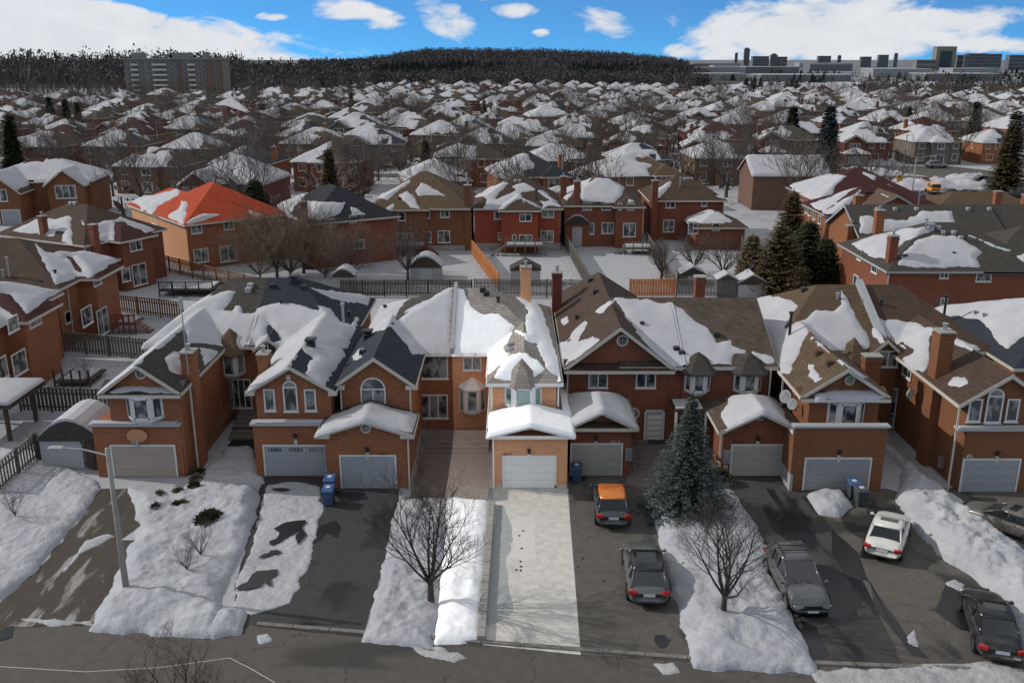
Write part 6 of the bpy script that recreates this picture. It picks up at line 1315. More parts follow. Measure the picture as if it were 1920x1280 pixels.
def wood_tree(mb, x, y, z, h, w, rn, n=9, con=False):
    V = []
    if con:
        for i in range(3):
            a = rn.random()*3.14; c, s = math.cos(a)*w, math.sin(a)*w
            for (z0, z1, k) in ((.05, .5, 1), (.3, .75, .75), (.55, 1, .5)): mb.face([(x-c*k, y-s*k, z+h*z0), (x+c*k, y+s*k, z+h*z0), (x, y, z+h*z1)])
        return
    for i in range(n+4):
        a = rn.random()*6.28; e = math.acos(rn.uniform(-1, 1)); r = rn.uniform(.55, 1)**.6; q = Vector((x+math.cos(a)*math.sin(e)*w*r, y+math.sin(a)*math.sin(e)*w*r, z+h*(.62+.36*math.cos(e)*r))); d = Vector((math.cos(a)*math.sin(e), math.sin(a)*math.sin(e), .15+.6*math.cos(e)))*w*.27; sd = Vector((rn.uniform(-1, 1), rn.uniform(-1, 1), rn.uniform(-1, 1)))*w*.16
        mb.face([q-d, q+sd, q+d, q-sd])
    tx = .15+.02*h; mb.face([(x-tx, y, z), (x+tx, y, z), (x+tx*.5, y, z+h*.6), (x-tx*.5, y, z+h*.6)])
    for i in range(n//6):
        a = rn.random()*6.28; t0 = rn.uniform(.15, .55); e = rn.uniform(.3, 1.0); r = w*rn.uniform(.5, 1); z0 = z+h*t0; q = Vector((x+math.cos(a)*r, y+math.sin(a)*r, z+h*(t0+(1-t0)*e*rn.uniform(.75, 1.05)))); p = Vector((x, y, z0)); sd = Vector((rn.uniform(-1, 1), rn.uniform(-1, 1), 0))*(.25+.035*h)
        mb.face([p, p.lerp(q, .55)+sd+Vector((0, 0, h*.07)), q, p.lerp(q, .6)-sd])
rn = random.Random(11); W1, W2 = MB(), MB()
for i in range(9500):       # the wooded hill
    y = 850+1000*rn.random()**1.3; px = rn.uniform(560, 1330); x = (px-960)*y*cp/FP
    z = float(hillz(x, y)); px2 = 960+FP*x/(y*cp)
    con = (y < 1100 and vn(x/60, y/60, 5) > .14-.25*(700 < px2 < 1250)*(y > 920)); edge = 1 if px2 < 1290 else .6
    if y > 1250 and rn.random() < .35: continue
    wood_tree(W2 if con else W1, x, y, z-1, rn.uniform(10, 16)*edge, rn.uniform(3, 5) if not con else rn.uniform(2.5, 3.5), rn, 7, con)
for i in range(2600):      # left wood
    y = 640+420*rn.random(); px = rn.uniform(-60, 700); x = (px-960)*y*cp/FP; h = rn.uniform(20, 31)*(1 if px < 450 else .74)
    if y < 900-px*.15 and rn.random() < .72: continue
    wood_tree(W1, x, y, -.5, h*(.75+.5*float(vn(x/40, y/40, 3)+.5)), rn.uniform(4, 7), rn, 13, False)
for i in range(2200):       # foot of the hill
    y = 745+80*rn.random(); px = rn.uniform(640, 1300); x = (px-960)*y*cp/FP; wood_tree(W1, x, y, -.3, rn.uniform(8, 15), rn.uniform(3, 5), rn, 9)
for i in range(900):        # scrub and tree lines on the right fields
    yy = rn.choice([700, 760, 830, 980, 1050, 1150, 1300, 1300, 1600]); px = rn.uniform(1290, 1980); x = (px-960)*yy*cp/FP+rn.uniform(-8, 8)
    if vn(x/50, yy/7, 9) < -.02: continue
    con = rn.random() < .25; wood_tree(W2 if con else W1, x, yy+rn.uniform(-8, 8), -.3, rn.uniform(5, 11), rn.uniform(2.5, 5), rn, 7, con)
for i in range(260):
    y = rn.uniform(640, 700); px = rn.uniform(1600, 1980); x = (px-960)*y*cp/FP; wood_tree(W1, x, y, -.3, rn.uniform(5, 11), rn.uniform(3, 5), rn, 10)
tag(W1.obj('woods', WOODM), 'dark bare deciduous woods along the horizon and on the low hill', 'woods', None, 'stuff'); tag(W2.obj('pine_woods', WOODP), 'dark conifers scattered through the far woods', 'woods', None, 'stuff')
FIELD = snowmat('field_snow', (.42, .43, .47), (.56, .57, .6), ((.3, .29, .28), .58), bump=.2, sc=.03); FLT = flat('far_plain', (.15, .155, .165), .9, vary=.6, scale=.006)
q = MB(); q.face([(130, 745, .02), (1100, 745, .02), (1500, 1010, .02), (180, 1010, .02)]); tag(q.obj('field', FIELD), None, None, None, 'structure')
q = MB(); q.face([(190, 1010, .05), (3000, 1010, .05), (9000, 15500, .05), (-9000, 15500, .05), (-2000, 2400, .05)]); tag(q.obj('far_plain', FLT), None, None, None, 'structure')
WH1 = flat('warehouse_white', (.27, .28, .29), .7, vary=.1, scale=.05); WH2 = flat('warehouse_grey', (.14, .145, .155), .7, vary=.15, scale=.05); BLD = flat('tower_grey', (.13, .14, .16), .7, vary=.15, scale=.05); BLDT = flat('tower_tan', (.21, .2, .165), .7, vary=.1, scale=.05); WINM = flat('facade_glass', (.03, .05, .055), .3, vary=.2)
def bld(name, label, px0, px1, ytop, Y, mat, dep=None, roof=None, wins=None, cat='building', top=None):
    x0 = (px0-960)*Y*cp/FP; x1 = (px1-960)*Y*cp/FP; h = atY((px0+px1)/2, ytop, Y).z; w = x1-x0; dep = dep or w*.5; r = empty(name, ((x0+x1)/2, Y, 0), 0, label, cat); q = MB(); q.box(-w/2, w/2, 0, dep, -.2, h); q.obj('wall', mat, r)
    q = MB(); q.box(-w/2-.3, w/2+.3, -.3, dep+.3, h+.01, h+.7); q.obj('roof', roof or SNOW, r)
    if wins:
        nx, nz = wins; q = MB()
        for j in range(nz): q.box(-w/2+w*.03, w/2-w*.03, -.15, .1, h*(j+.45)/nz, h*(j+.75)/nz)
        q.obj('window_band', WINM, r)
        q = MB()
        for i in range(nx+1): a = -w/2+w*i/nx; q.box(a-.3, a+.3, -.3, -.05, 0, h)
        q.obj('mullion', mat, r)
    if top:
        q = MB(); q.box(-w*top, w*top, dep*.2, dep*.7, h+.5, h+w*.22); q.obj('roof_house', mat, r)
    return r
for i, (a, b, yt, Y, m, lab) in enumerate([(1295, 1400, 139, 1060, WH1, 'pale low warehouse at the left end of the nearer warehouse line'), (1430, 1600, 141, 1020, WH2, 'long grey warehouse on the far edge of the snowy field'), (1640, 1750, 130, 1250, WH1, 'white warehouse behind the long grey one'), (1740, 1880, 139, 1050, WH2, 'wide grey warehouse at right below the tan tower'), (1790, 1880, 129, 1350, WH1, 'bright low warehouse in front of the tan tower'),
        (1310, 1400, 127, 1500, WH1, 'small white warehouse left, second line'), (1400, 1500, 126, 1600, WH2, 'grey warehouse centre right, second line'), (1300, 1390, 119.5, 2300, WH2, 'far long grey factory beneath the twin towers'), (1500, 1600, 118.5, 2500, WH1, 'far long pale factory in the middle distance'), (1520, 1600, 121, 1900, WH2, 'small dark factory between the warehouse lines'), (1340, 1400, 123.5, 1800, WH1, 'pale factory below the left towers')]):
    bld('warehouse', lab, a, b, yt, Y, m, dep=45, wins=None, top=None)
for a, b, yt, Y, m, lab, wn in [(1378, 1383, 100, 3200, BLD, 'slim dark tower, leftmost on the skyline', (2, 8)), (1395, 1405, 92, 3200, BLD, 'tall dark tower with stepped top on the skyline', (3, 10)), (1412, 1442, 106, 3100, BLD, 'low grey block right of the tall tower', (6, 4)), (1445, 1458, 103.5, 3000, BLD, 'square grey block with flat top, skyline left', (4, 6)), (1460, 1476, 107, 3000, BLD, 'small low block at the end of the left skyline group', (5, 3)),
        (1535, 1558, 105.5, 2900, BLD, 'dark wide block in the middle of the skyline', (6, 4)), (1571, 1577, 105, 2900, BLD, 'small domed building on the skyline', (3, 3)), (1615, 1634, 107, 2700, BLD, 'pinkish low block on the skyline', (5, 3)), (1648, 1666, 103.5, 2700, BLD, 'grey slab block on the skyline', (5, 5)), (1677, 1683, 101, 2700, BLD, 'thin tower left of the tan tower', (2, 8)),
        (1755, 1792, 88, 2000, BLDT, 'tan office tower with dark glass front', None), (1815, 1850, 101, 2000, BLD, 'broad grey stepped office block right of the tan tower', (8, 5)), (1850, 1878, 102, 2100, BLD, 'grey office block beside the stepped block', (6, 5)), (1893, 1925, 104, 2000, BLD, 'grey office block at the right end of the skyline', (6, 4)), (1795, 1815, 104, 2050, BLD, 'low block just right of the tan tower', (4, 3)), (1720, 1757, 113, 1990, BLDT, 'low tan wing with arches beside the tan tower', (10, 2))]:
    r = bld('office_tower' if b-a < 20 else 'office_block', lab, a, b, yt, Y, m, roof=BLD, wins=wn, top=.3 if wn and b-a < 14 else None)
    if m is BLDT and wn is None:
        w = 37*Y*cp/FP; h = atY(1770, 88, Y).z; q = MB(); q.box(-w*.3, w*.3, -.6, .2, h*.12, h*.82); q.obj('glass_front', WINM, r)
# apartment block at the left
def apartment():
    Y = 600; X = lambda px: (px-960)*Y*cp/FP; x0, x1 = X(233), X(416); W_ = x1-x0; H_ = atY(300, 112, Y).z; r = empty('apartment_building', ((x0+x1)/2, Y, 0), .06, 'beige and brick apartment block with balconies, left, in front of the bare woods', 'building'); c = W_/2
    wl = MB(); wl.box(-c, c, 0, 16, -.1, H_); wl.obj('wall', flat('apartment_beige', (.17, .15, .125), .8, vary=.1, scale=.3), r)
    for a, b in ((.52, .57), (.80, .88), (.93, .97)): rd = MB(); rd.box(-c+W_*a, -c+W_*b, -.7, .1, 0, H_-1); rd.obj('brick_bay', B_PNK, r)
    q = MB(); q.box(-c-.5, c+.5, -.8, 16.5, H_+.01, H_+.9); q.obj('cornice', BLDT, r)
    q = MB()
    for a, b, hh in ((.07, .18, 3.2), (.48, .66, 3.2), (.79, .83, 3.6)): q.box(-c+W_*a, -c+W_*b, 3, 10, H_+.92, H_+.9+hh)
    q.obj('roof_house', BLDT, r); wm = MB(); wm.box(-.9, .9, -.12, .1, 0, 1.7); me = wm.mesh('window', GLS); fl = 7
    bm_ = MB(); bm_.box(-2.2, 2.2, -1.5, 0, 0, .2); bm_.box(-2.2, 2.2, -1.5, -1.4, .2, 1.1); mb_ = bm_.mesh('balcony', TRM)
    for f in range(fl):
        z = 1+(H_-1.5)*f/fl
        for i in range(14):
            u = -c+W_*(i+.5)/14
            o = bpy.data.objects.new('window', me); C.objects.link(o); o.parent = r; o.location = (u, -.72 if i in (7, 11) else 0, z+.4)
            if i in (1, 4, 5, 9): o = bpy.data.objects.new('balcony', mb_); C.objects.link(o); o.parent = r; o.location = (u, 0, z)
apartment()

# ------------------------------------------------------------ trees of the neighbourhood
TW1 = flat('twigs_brown', (.085, .06, .05), .9, vary=.3); TW2 = flat('twigs_grey', (.1, .082, .074), .9, vary=.3); TWD = flat('twigs_dark', (.055, .04, .038), .9, vary=.3)
BT = []
for k in range(6):
    b, t = bare_tree(300+k, 8.5+k*.5, spread=.5+.06*k, levels=3, nsub=(6, 7, 7), n0=7, up=.7, tw=.034, r0=.2); BT.append((b.mesh('trunk', BARK, True), t.mesh('crown', (TW1, TW2)[k % 2])))
CN = []
for k in range(4):
    t, c = conifer(400+k, 9+k, 2.3+.25*k, n_wh=42, per=15, sprays=8, ls=.95, droop=.22); CN.append((t.mesh('trunk', BARK), c.mesh('crown', (NEEDLEG, NEEDLE, NEEDLEG, NEEDLEB)[k])))
def plant(kind, k, x, y, sc, rz, label, group):
    tm, cm = (BT if kind == 'bare' else CN)[k]; r = empty('bare_tree' if kind == 'bare' else 'conifer', (x, y, 0), rz, label, 'tree', group); r.scale = (sc, sc, sc)
    for nme, me in (('trunk', tm), ('crown', cm)):
        o = bpy.data.objects.new(nme, me); C.objects.link(o); o.parent = r
    return r
rn = random.Random(21); HXY = np.array([(h[0], h[1]+5) for h in HOUSES])
def free(x, y, d): return np.min(np.hypot(HXY[:, 0]-x, HXY[:, 1]-y)) > d
bands = [(136, 165, 18), (165, 210, 34), (210, 270, 44), (270, 350, 54), (350, 450, 60), (450, 640, 80)]
for bi, (a, b, n) in enumerate(bands):
    pts = []
    tries = 0
    while len(pts) < n and tries < 4000:
        tries += 1; px = rn.uniform(0, 1920); y = rn.uniform(a, b); x = (px-960)*y*cp/FP
        if y < 165 and not (-60 < x < 60): continue
        if 150 < y < 212 and x > 55: continue
        if free(x, y, 6.8) and all(math.hypot(x-p[0], y-p[1]) > 5 for p in pts): pts.append((x, y))
    pts.sort(key=lambda p: p[0]/p[1])
    for i, (x, y) in enumerate(pts):
        plant('bare', rn.randrange(6), x, y, rn.uniform(.85, 1.35), rn.random()*6, 'bare brown tree between houses, %s from left in %s tree band from the front' % (ordn(i+1), ORD[bi+1]), 'bare trees among the houses')
BR = MB(); rb = random.Random(99)
for i in range(5200):
    y = 135+500*rb.random()**1.1; px = rb.uniform(-30, 1950); x = (px-960)*y*cp/FP
    if y < 165 and not (-60 < x < 34): continue
    if 140 < y < 225 and x > 52: continue
    if y < 215 and rb.random() < .72: continue
    if not free(x, y, 7.4) or vn(x/14, y/14, 4) < -.1: continue
    hh = rb.uniform(2, 7.0 if y < 300 else 5.0); wood_tree(BR, x, y, 0, hh, hh*.32+.4, rb, 9 if y < 300 else 6)
tag(BR.obj('undergrowth', leafm('brush', (.05, .038, .032), (.13, .1, .082), .3)), 'tangle of bare brown bushes and saplings between the far houses', 'bushes', None, 'stuff')
def at_px(px, py): p = atZ(px, py, 0); return p.x, p.y
conifer_obj('conifer', 33, ((45-960)*158*cp/FP, 150, 0), 'dark tall spruce left of the twin gabled tan house', NEEDLEG, 14.5, 3.6, n_wh=58, per=18, sprays=10, ls=1.0)
cl = [(30, 300, .8, 'green spruce at the left edge above the tall spruce'), (100, 255, .9, 'dark spruce cluster member at far left, left tree'), (130, 258, .8, 'dark spruce cluster member at far left, middle tree'), (152, 262, .7, 'dark spruce cluster member at far left, right tree'), (495, 245, .75, 'dark spruce above the roofs left of centre'), (565, 240, .6, 'small dark spruce right of the one above the roofs'), (800, 350, .6, 'small spruce before the pink houses near the centre'), (908, 240, .6, 'dark spruce among far roofs at the centre'),
      (1480, 300, 1.05, 'tall dark spruce standing right of centre among roofs'), (1545, 335, 1.1, 'broad dark spruce right of the tall one'), (1820, 290, .9, 'green spruce at far right beyond the street'), (1885, 355, .9, 'blue spruce beside the street at right'), (1470, 225, .6, 'slim dark conifer in the far right rooftops'), (610, 262, .5, 'tiny conifer above roofs left of centre'), (1700, 250, .6, 'small conifer far right, middle distance'), (660, 215, .6, 'small far spruce left of the hill'), (1630, 240, .5, 'low dark conifer behind the long roofs')]
for i, (px, py, sc, lab) in enumerate(cl):
    x, y = at_px(px, py); plant('con', i % 4 if i != 12 else 1, x, y, sc*(1.5 if i < 1 else 1.35), i, lab, 'conifers among the houses')
# nearer trees and shrubs
conifer_obj('blue_spruce', 5, (9.4, 45.4, 0), 'large blue spruce on the front lawn before the red brick house', NEEDLE, 6.7, 3.0, n_wh=40, per=21, sprays=14, ls=.3, droop=.34)
for i, (px, py, h, r_, m, lab) in enumerate([(1405, 540, 5.8, 1.8, LEAFD, 'dry brown columnar cedar at the left end of the dark pine group'), (1456, 550, 7.2, 3.8, NEEDLEB, 'bronze green bushy pine, largest of the group by the fence'), (1508, 538, 7.2, 3.3, NEEDLEG, 'dark green pine at the right of the bronze pine'), (1542, 548, 5.8, 2.1, NEEDLEG, 'narrow dark cedar at the right end of the pine group'), (1478, 485, 8.4, 2.6, NEEDLEB, 'slim bronze pine behind the group, tallest tip'), (1490, 560, 3.4, 1.2, LEAFD, 'pale dry shrub at the foot of the pines')]):
    x, y = at_px(px, py); conifer_obj('pine', 20+i, (x, y, 0), lab, m, h, r_, n_wh=38, per=19, sprays=11, ls=.6, droop=.05, blunt=.75, taper=.7, group=None)
conifer_obj('pine', 31, ((605-960)*139*cp/FP, 139, 0), 'bronze pine behind the black tiled roof', NEEDLEB, 11, 2.7, n_wh=48, per=17, sprays=9, ls=.8)
conifer_obj('pine', 32, ((458-960)*131*cp/FP, 131, 0), 'green rounded pine behind the orange roof', NEEDLEG, 7.4, 3.4, n_wh=36, per=20, sprays=11, ls=.8, blunt=.8, taper=.5)
tree_obj('bare_tree', 61, (-3.64, 36.5, .25), 'bare dark tree on the snowy lawn left of the concrete driveway', h=5.3, spread=.85, levels=4, n0=9, up=.72, nsub=(7, 7, 6), r0=.14, tw=.009, trunk_h=.2, bark=TWD, rz=.4)
tree_obj('bare_tree', 64, (9.2, 35.2, .5), 'bare reddish tree on the lawn by the parked sport utility cars', h=4.8, spread=.72, levels=4, n0=10, up=.8, nsub=(7, 6, 5), r0=.12, tw=.008, trunk_h=.16, bark=TWD)
p = atY(330, 1190, 27.5); tree_obj('bare_tree', 67, (p.x, 27.5, 0), 'bare treetop rising at the bottom edge of the picture', h=p.z-.6, spread=.7, levels=4, n0=7, up=.8, nsub=(6, 5, 5), r0=.1, tw=.007, bark=TWD)
TWL = flat('twigs_tan', (.2, .145, .1), .9, vary=.3)
for i, (px, py, h, rr, lab) in enumerate([(545, 518, 7.0, .15, 'wide low branching bare tree filling the backyard behind the slate roof'), (610, 520, 6.2, .13, 'second dense tan bare tree right of the wide low one'), (488, 522, 5.2, .12, 'third dense tan bare tree left of the wide low one')]):
    x, y = at_px(px, py); tree_obj('bare_tree', 170+i, (x, y, 0), lab, h=h, spread=1.0, levels=4, n0=14, up=.55, nsub=(7, 7, 6), r0=rr, tw=.016, trunk_h=.08, bark=BARK2, twig=TWL, rz=i)
for i, (px, py, h, sp_, lab) in enumerate([(570, 512, 8.2, 1.3, 'taller dark bare tree before the black tiled roof'), (655, 530, 5.2, .8, 'dark bare tree right of the dense tan trees'), (520, 520, 5.5, .9, 'dark bare tree left of the dense tan trees'), (765, 525, 6.0, .85, 'dark bare tree in the middle backyard'), (1240, 525, 4.6, .7, 'small bare tree beside the orange board fence'), (1300, 515, 4.6, .8, 'bare tree in the snowy backyard, left of the last two'), (1355, 525, 4.6, .8, 'bare tree in the snowy backyard by the pines'), (1050, 620, 3.6, .9, 'small leafless tree beside the gable of the big brown roof'), (1690, 660, 4.2, .5, 'thin bare tree against the long red wall')]):
    x, y = at_px(px, py); y = 76 if i == 8 else y; x = 34.5+1.5 if i == 8 else x; x = 3.9 if i == 7 else x; y = 70 if i == 7 else y
    tree_obj('bare_tree', 70+i, (x, y, 0), lab, h=h, spread=sp_, levels=3, n0=10, up=.6, nsub=(8, 8, 6), r0=.16, tw=.02 if i else .026, bark=BARK, twig=(TW1, TW2)[i % 2])
tree_obj('birch', 90, (*at_px(625, 400), 0), 'white stemmed birch behind the tan house', h=9, spread=.5, levels=3, n0=6, up=.9, nsub=(6, 6, 5), r0=.14, tw=.02, bark=BIRCH)
tree_obj('birch', 91, (*at_px(845, 385), 0), 'pale birch in front of the middle rooftops', h=9.5, spread=.5, levels=3, n0=6, up=.9, nsub=(6, 6, 5), r0=.14, tw=.02, bark=BIRCH)
for i, (px, py, lab) in enumerate([(352, 1078, 'low dry round shrub on the left lawn, front one'), (378, 1050, 'taller dry shrub just behind the front one on the left lawn'), (30, 975, 'reddish twiggy shrub near the left picket fence'), (75, 860, 'bare twiggy bush beside the gazebo'), (165, 725, 'snow dusted bush by the fence near the gazebo'), (383, 860, 'dry vine shrub beside the downpipe of the leftmost garage'), (440, 790, 'tangle of bare branches in the narrow court of the left houses'), (790, 900, 'thin bare sapling beside the pavers'), (1870, 1010, 'twiggy bush on the snow ridge at the right edge')]):
    x, y = at_px(px, py); tree_obj('shrub', 110+i, (x, y, .25), lab, cat='shrub', h=(1.3, 1.6, 1.5, 2.2, 1.8, 3.2, 3.0, 3.2, 1.6)[i], spread=.8, levels=3, n0=12, up=.95 if i != 3 else .6, nsub=(6, 5, 4), r0=.03, tw=.006, trunk_h=.05, bark=(BARK2, BARK2, TWD, BARK2, TWD, LEAFD, TW1, BARK2, TWD)[i])
def bush(seed, r, n, mat, name, loc, label):
    rn = random.Random(seed); q = MB()
    for i in range(n):
        a = rn.random()*6.28; e = rn.uniform(0, 1.4); rr = r*rn.uniform(.45, 1.05); p = Vector((math.cos(a)*math.cos(e)*rr, math.sin(a)*math.cos(e)*rr, math.sin(e)*rr*.8)); d = p.normalized(); sd = d.cross(Vector((rn.uniform(-1, 1), rn.uniform(-1, 1), rn.uniform(-1, 1)))).normalized()*.05; l = d*rn.uniform(.12, .24)
        q.face([p, p+l*.5+sd, p+l, p+l*.5-sd])
    o = q.obj(name, mat, None, loc=loc); tag(o, label, 'shrub'); return o
x, y = at_px(395, 985); bush(3, .72, 2400, LEAFE, 'evergreen_shrub', (x, y, .15), 'green evergreen shrub capped with snow on the left lawn')
rn = random.Random(8)
for i, (px, py) in enumerate([(335, 930), (365, 920), (300, 935), (294, 960), (345, 952), (333, 955), (370, 905)]):
    x, y = at_px(px, py); bush(40+i, .2+.12*rn.random(), 260, LEAFE if i % 2 else LEAFD, 'evergreen_shrub', (x, y, .2), 'small dark plant poking through the lawn snow, %s from the left' % ordn(sorted([335, 365, 300, 294, 345, 333, 370]).index(px)+1))
x, y = at_px(372, 893); bush(60, .5, 700, LEAFE, 'evergreen_shrub', (x, y, 0), 'leafy evergreen at the corner of the leftmost garage')
x, y = at_px(1350, 905); bush(61, .6, 1200, LEAFE, 'evergreen_shrub', (12.0, 49.0, .3), 'dark clipped shrub between spruce and the meter box')

# ------------------------------------------------------------ fences, sheds, decks, poles
W_ = lambda *ps: [tuple(atZ(*p, 0)[:2]) for p in ps]
fence(W_((-60, 925), (0, 925), (72, 862)), 1.7, WOODG, 'grey picket fence slanting up from the left edge', pitch=.16, gap=.06)
fence(W_((72, 866), (188, 882)), 1.75, WOODD, 'dark board fence joining the leftmost garage', pitch=.3, gap=.01, seed=2)
fence(W_((40, 770), (215, 775)), 1.7, WOODD, 'dark picket fence behind the gazebo', gap=.05, seed=3)
fence(W_((122, 660), (290, 675)), 1.7, WOODG, 'dark grey picket fence between the first two left backyards', gap=.04, seed=4)
fence(W_((218, 585), (345, 600)), 1.7, WOODB, 'reddish brown fence behind the second left house', gap=.03, seed=5)
fence(W_((298, 505), (430, 540), (520, 560)), 1.8, WOODB, 'long brown fence running down from the orange roofed house', seed=6)
fence(W_((885, 478), (935, 545)), 1.8, WOODO, 'bright orange board fence beside the red house', seed=7)
fence(W_((1060, 465), (1105, 548)), 1.8, WOODG, 'grey weathered fence right of the red house', seed=8)
fence(W_((1212, 462), (1262, 548)), 1.8, WOODG, 'grey weathered fence beside the small bare tree', seed=9)
fence(W_((1385, 460), (1420, 548)), 1.8, WOODG, 'grey fence left of the dark pine group', seed=10)
fence(W_((890, 556), (1115, 558)), 1.8, WOODG, 'grey picket fence behind the house coloured as spotlit', gap=.05, seed=11)
fence(W_((1180, 556), (1265, 556)), 1.8, WOODO, 'short orange fence panel behind the big brown gable', seed=12)
fence(W_((1268, 556), (1390, 558)), 1.8, WOODG, 'dark grey fence right of the orange panel', seed=13, gap=.04)
fence(W_((640, 556), (885, 556)), 1.7, WOODD, 'dark low fence behind the slate roofs', seed=14, gap=.04)
def shed(name, label, x, y, w, d, h, wm, snow=True, rz=0, round_=False):
    r = empty(name, (x, y, 0), rz, label, 'shed'); q = MB(); q.box(-w/2, w/2, -d/2, d/2, 0, h); q.obj('wall', wm, r); n = 8 if round_ else 2; pr = []
    for k in range(n+1):
        t_ = k/n; pr.append((-w/2-.12+(w+.24)*t_, -d/2-.12, h+(.32*w*math.sin(math.pi*t_) if round_ else .28*w*(1-abs(2*t_-1)))))
    q = MB(); q.prism(pr+[(w/2+.12, -d/2-.12, h-.08), (-w/2-.12, -d/2-.12, h-.08)], (0, d+.24, 0)); q.obj('roof', R_GRY, r)
    if snow: q = MB(); q.prism([(a, b+.06, c+.02) for a, b, c in pr]+[(a*.97, b+.06, c+.2-.1*abs(2*i/n-1)**3) for i, (a, b, c) in list(enumerate(pr))[::-1]], (0, d+.12, 0)); q.obj('roof_snow', SNOW, r)
    q = MB(); q.box(-w*.2, w*.2, -d/2-.03, -d/2-.005, .05, h*.85); q.obj('door', TRMG, r); return r
for (px, py, w, d, h, m, sn_, rd, lab) in [(985, 530, 3.2, 2.2, 1.7, TRMG, False, False, 'grey shed with bare dark roof behind the chimney of the house coloured as spotlit'), (478, 560, 3.4, 2.6, 1.4, TRMG, True, True, 'low shed hidden behind the slate roof'), (470+10, 605, 2.5, 2.2, 1.6, WH1, True, True, 'small rounded shed'), (1358, 553, 1.9, 1.8, 1.8, TRMG, True, False, 'small pale shed with snow cap beside the rear chimney'), (1405, 553, 3.0, 2.4, 1.5, TRMG, True, False, 'grey shed with snowy roof before the pines'), (1295, 530, 2.6, 2.2, 1.2, WOODG, True, False, 'snow topped low shed in the backyard right of the orange panel'),
        (1080, 458, 3.2, 3, 3.0, B_RED, True, True, 'round roofed brick shed at the corner of the two chimney house'), (800, 520, 3.4, 2.6, 1.5, WH1, True, True, 'white rounded shed in the middle backyard'), (648, 545, 2.2, 2, 1.8, WH1, True, True, 'white shed with rounded snowy roof left of the back fence')]:
    if 'hidden' in lab or lab == 'small rounded shed': continue
    x, y = at_px(px, py); shed('shed', lab, x, y, w, d, h, m, sn_, 0, rd)
x, y = at_px(138, 850); shed('shed', 'grey shed with thick snow on its roof left of the leftmost garage', -26.3, 52.6, 3.6, 3.2, 1.9, TRMG, True, 0, True)
def gazebo():
    p = atZ(28, 800, 0); r = empty('gazebo', (p.x-1, 57, 0), 0, 'dark wooden gazebo with a flat thick layer of snow, left edge', 'gazebo'); q = MB(); pm = MB(); pm.box(-.11, .11, -.11, .11, 0, 2.4); me = pm.mesh('post', WOODD)
    for a, b in ((-1.9, -1.7), (1.9, -1.7), (1.9, 1.7), (-1.9, 1.7)):
        o = bpy.data.objects.new('post', me); C.objects.link(o); o.parent = r; o.location = (a, b, 0)
    q.box(-2.6, 2.6, -2.4, 2.4, 2.4, 2.55); q.obj('roof', WOODD, r); s = MB(); s.box(-2.6, 2.6, -2.4, 2.4, 2.56, 2.9, bev=.16); s.obj('roof_snow', SNOW, r, smooth=True)
gazebo()
def deck(label, x, y, w, d, h, mat, stairs=-1, rail=True):
    r = empty('deck', (x, y, 0), 0, label, 'deck'); q = MB(); q.box(-w/2, w/2, 0, d, h-.15, h); q.obj('platform', mat, r); q = MB(); q.box(-w/2+.3, w/2-.3, .3, d, h+.002, h+.14, bev=.06); q.obj('deck_snow', SNOW, r); q = MB()
    for i in range(5): q.box(-w/2+w*i/4-.06, -w/2+w*i/4+.06, -.05, .05, 0, h+.9)
    if rail:
        q.box(-w/2, w/2, -.04, .04, h+.8, h+.88)
        for i in range(int(w/.18)): q.box(-w/2+i*.18, -w/2+i*.18+.04, -.02, .02, h, h+.82)
    q.obj('railing', mat, r); s = MB(); n = max(2, int(h/.2))
    for i in range(n): a = stairs*(w/2+.3*(i+.5)); s.box(a-.17, a+.17, .2, 1.3, h-.2*(i+1)-.05, h-.2*(i+1))
    if h > .5: s.box(stairs*(w/2)-.03, stairs*(w/2)+.03, .2, .26, 0, h); s.obj('stairs', mat, r)
x, y = at_px(985, 486); deck('grey wooden deck with stairs behind the deep red house', x, 113.5, 5.0, 2.2, 1.3, WOODG)
x, y = at_px(748, 470); deck('dark red deck behind the tan roofed house', -13.5, 113.6, 5.5, 2.6, 1.2, flat('deck_red', (.12, .03, .03), .8), 1)
deck('low grey deck behind the two chimney house', 16.3, 114.5, 4.4, 2.6, .8, WOODG, -1); deck('snowy deck with black railing behind the third left house', -33.6, 93, 5.5, 3.5, .7, DARK, 1)
deck('small wooden porch with red rail at the second left house', -34.6, 79.5, 2.0, 2.2, .9, flat('rail_red', (.16, .05, .04), .8), 1); deck('snow covered low deck behind the nearest left house', -32.9, 65.5, 2.6, 3.0, .4, WOODD, 1, rail=False)
def lamp_post(label, px, py, h, arm, base=None, side=-1):
    p = atZ(px, py, 0.3); r = empty('street_lamp', (p.x, p.y, 0), 0, label, 'street lamp'); q = MB(); q.tube([(0, 0, 0), (0, 0, h*.5), (0, 0, h)], [.15, .12, .09], 12); q.obj('pole', CONC, r, smooth=True); q = MB(); q.tube([(0, 0, h-.35), (side*arm*.5, 0, h-.05), (side*arm, 0, h+.02)], [.05, .04, .035], 6); q.obj('arm', METAL, r); q = MB(); q.box(side*arm-.35, side*arm+.35, -.13, .13, h-.06, h+.08, bev=.05); q.obj('lamp_head', TRMG, r); return r
lamp_post('concrete street lamp pole standing in the left lawn snow', 237, 1105, 7.3, 2.2)
lamp_post('concrete street lamp beside the street at far right', 1708, 380, 8, 3, side=1)
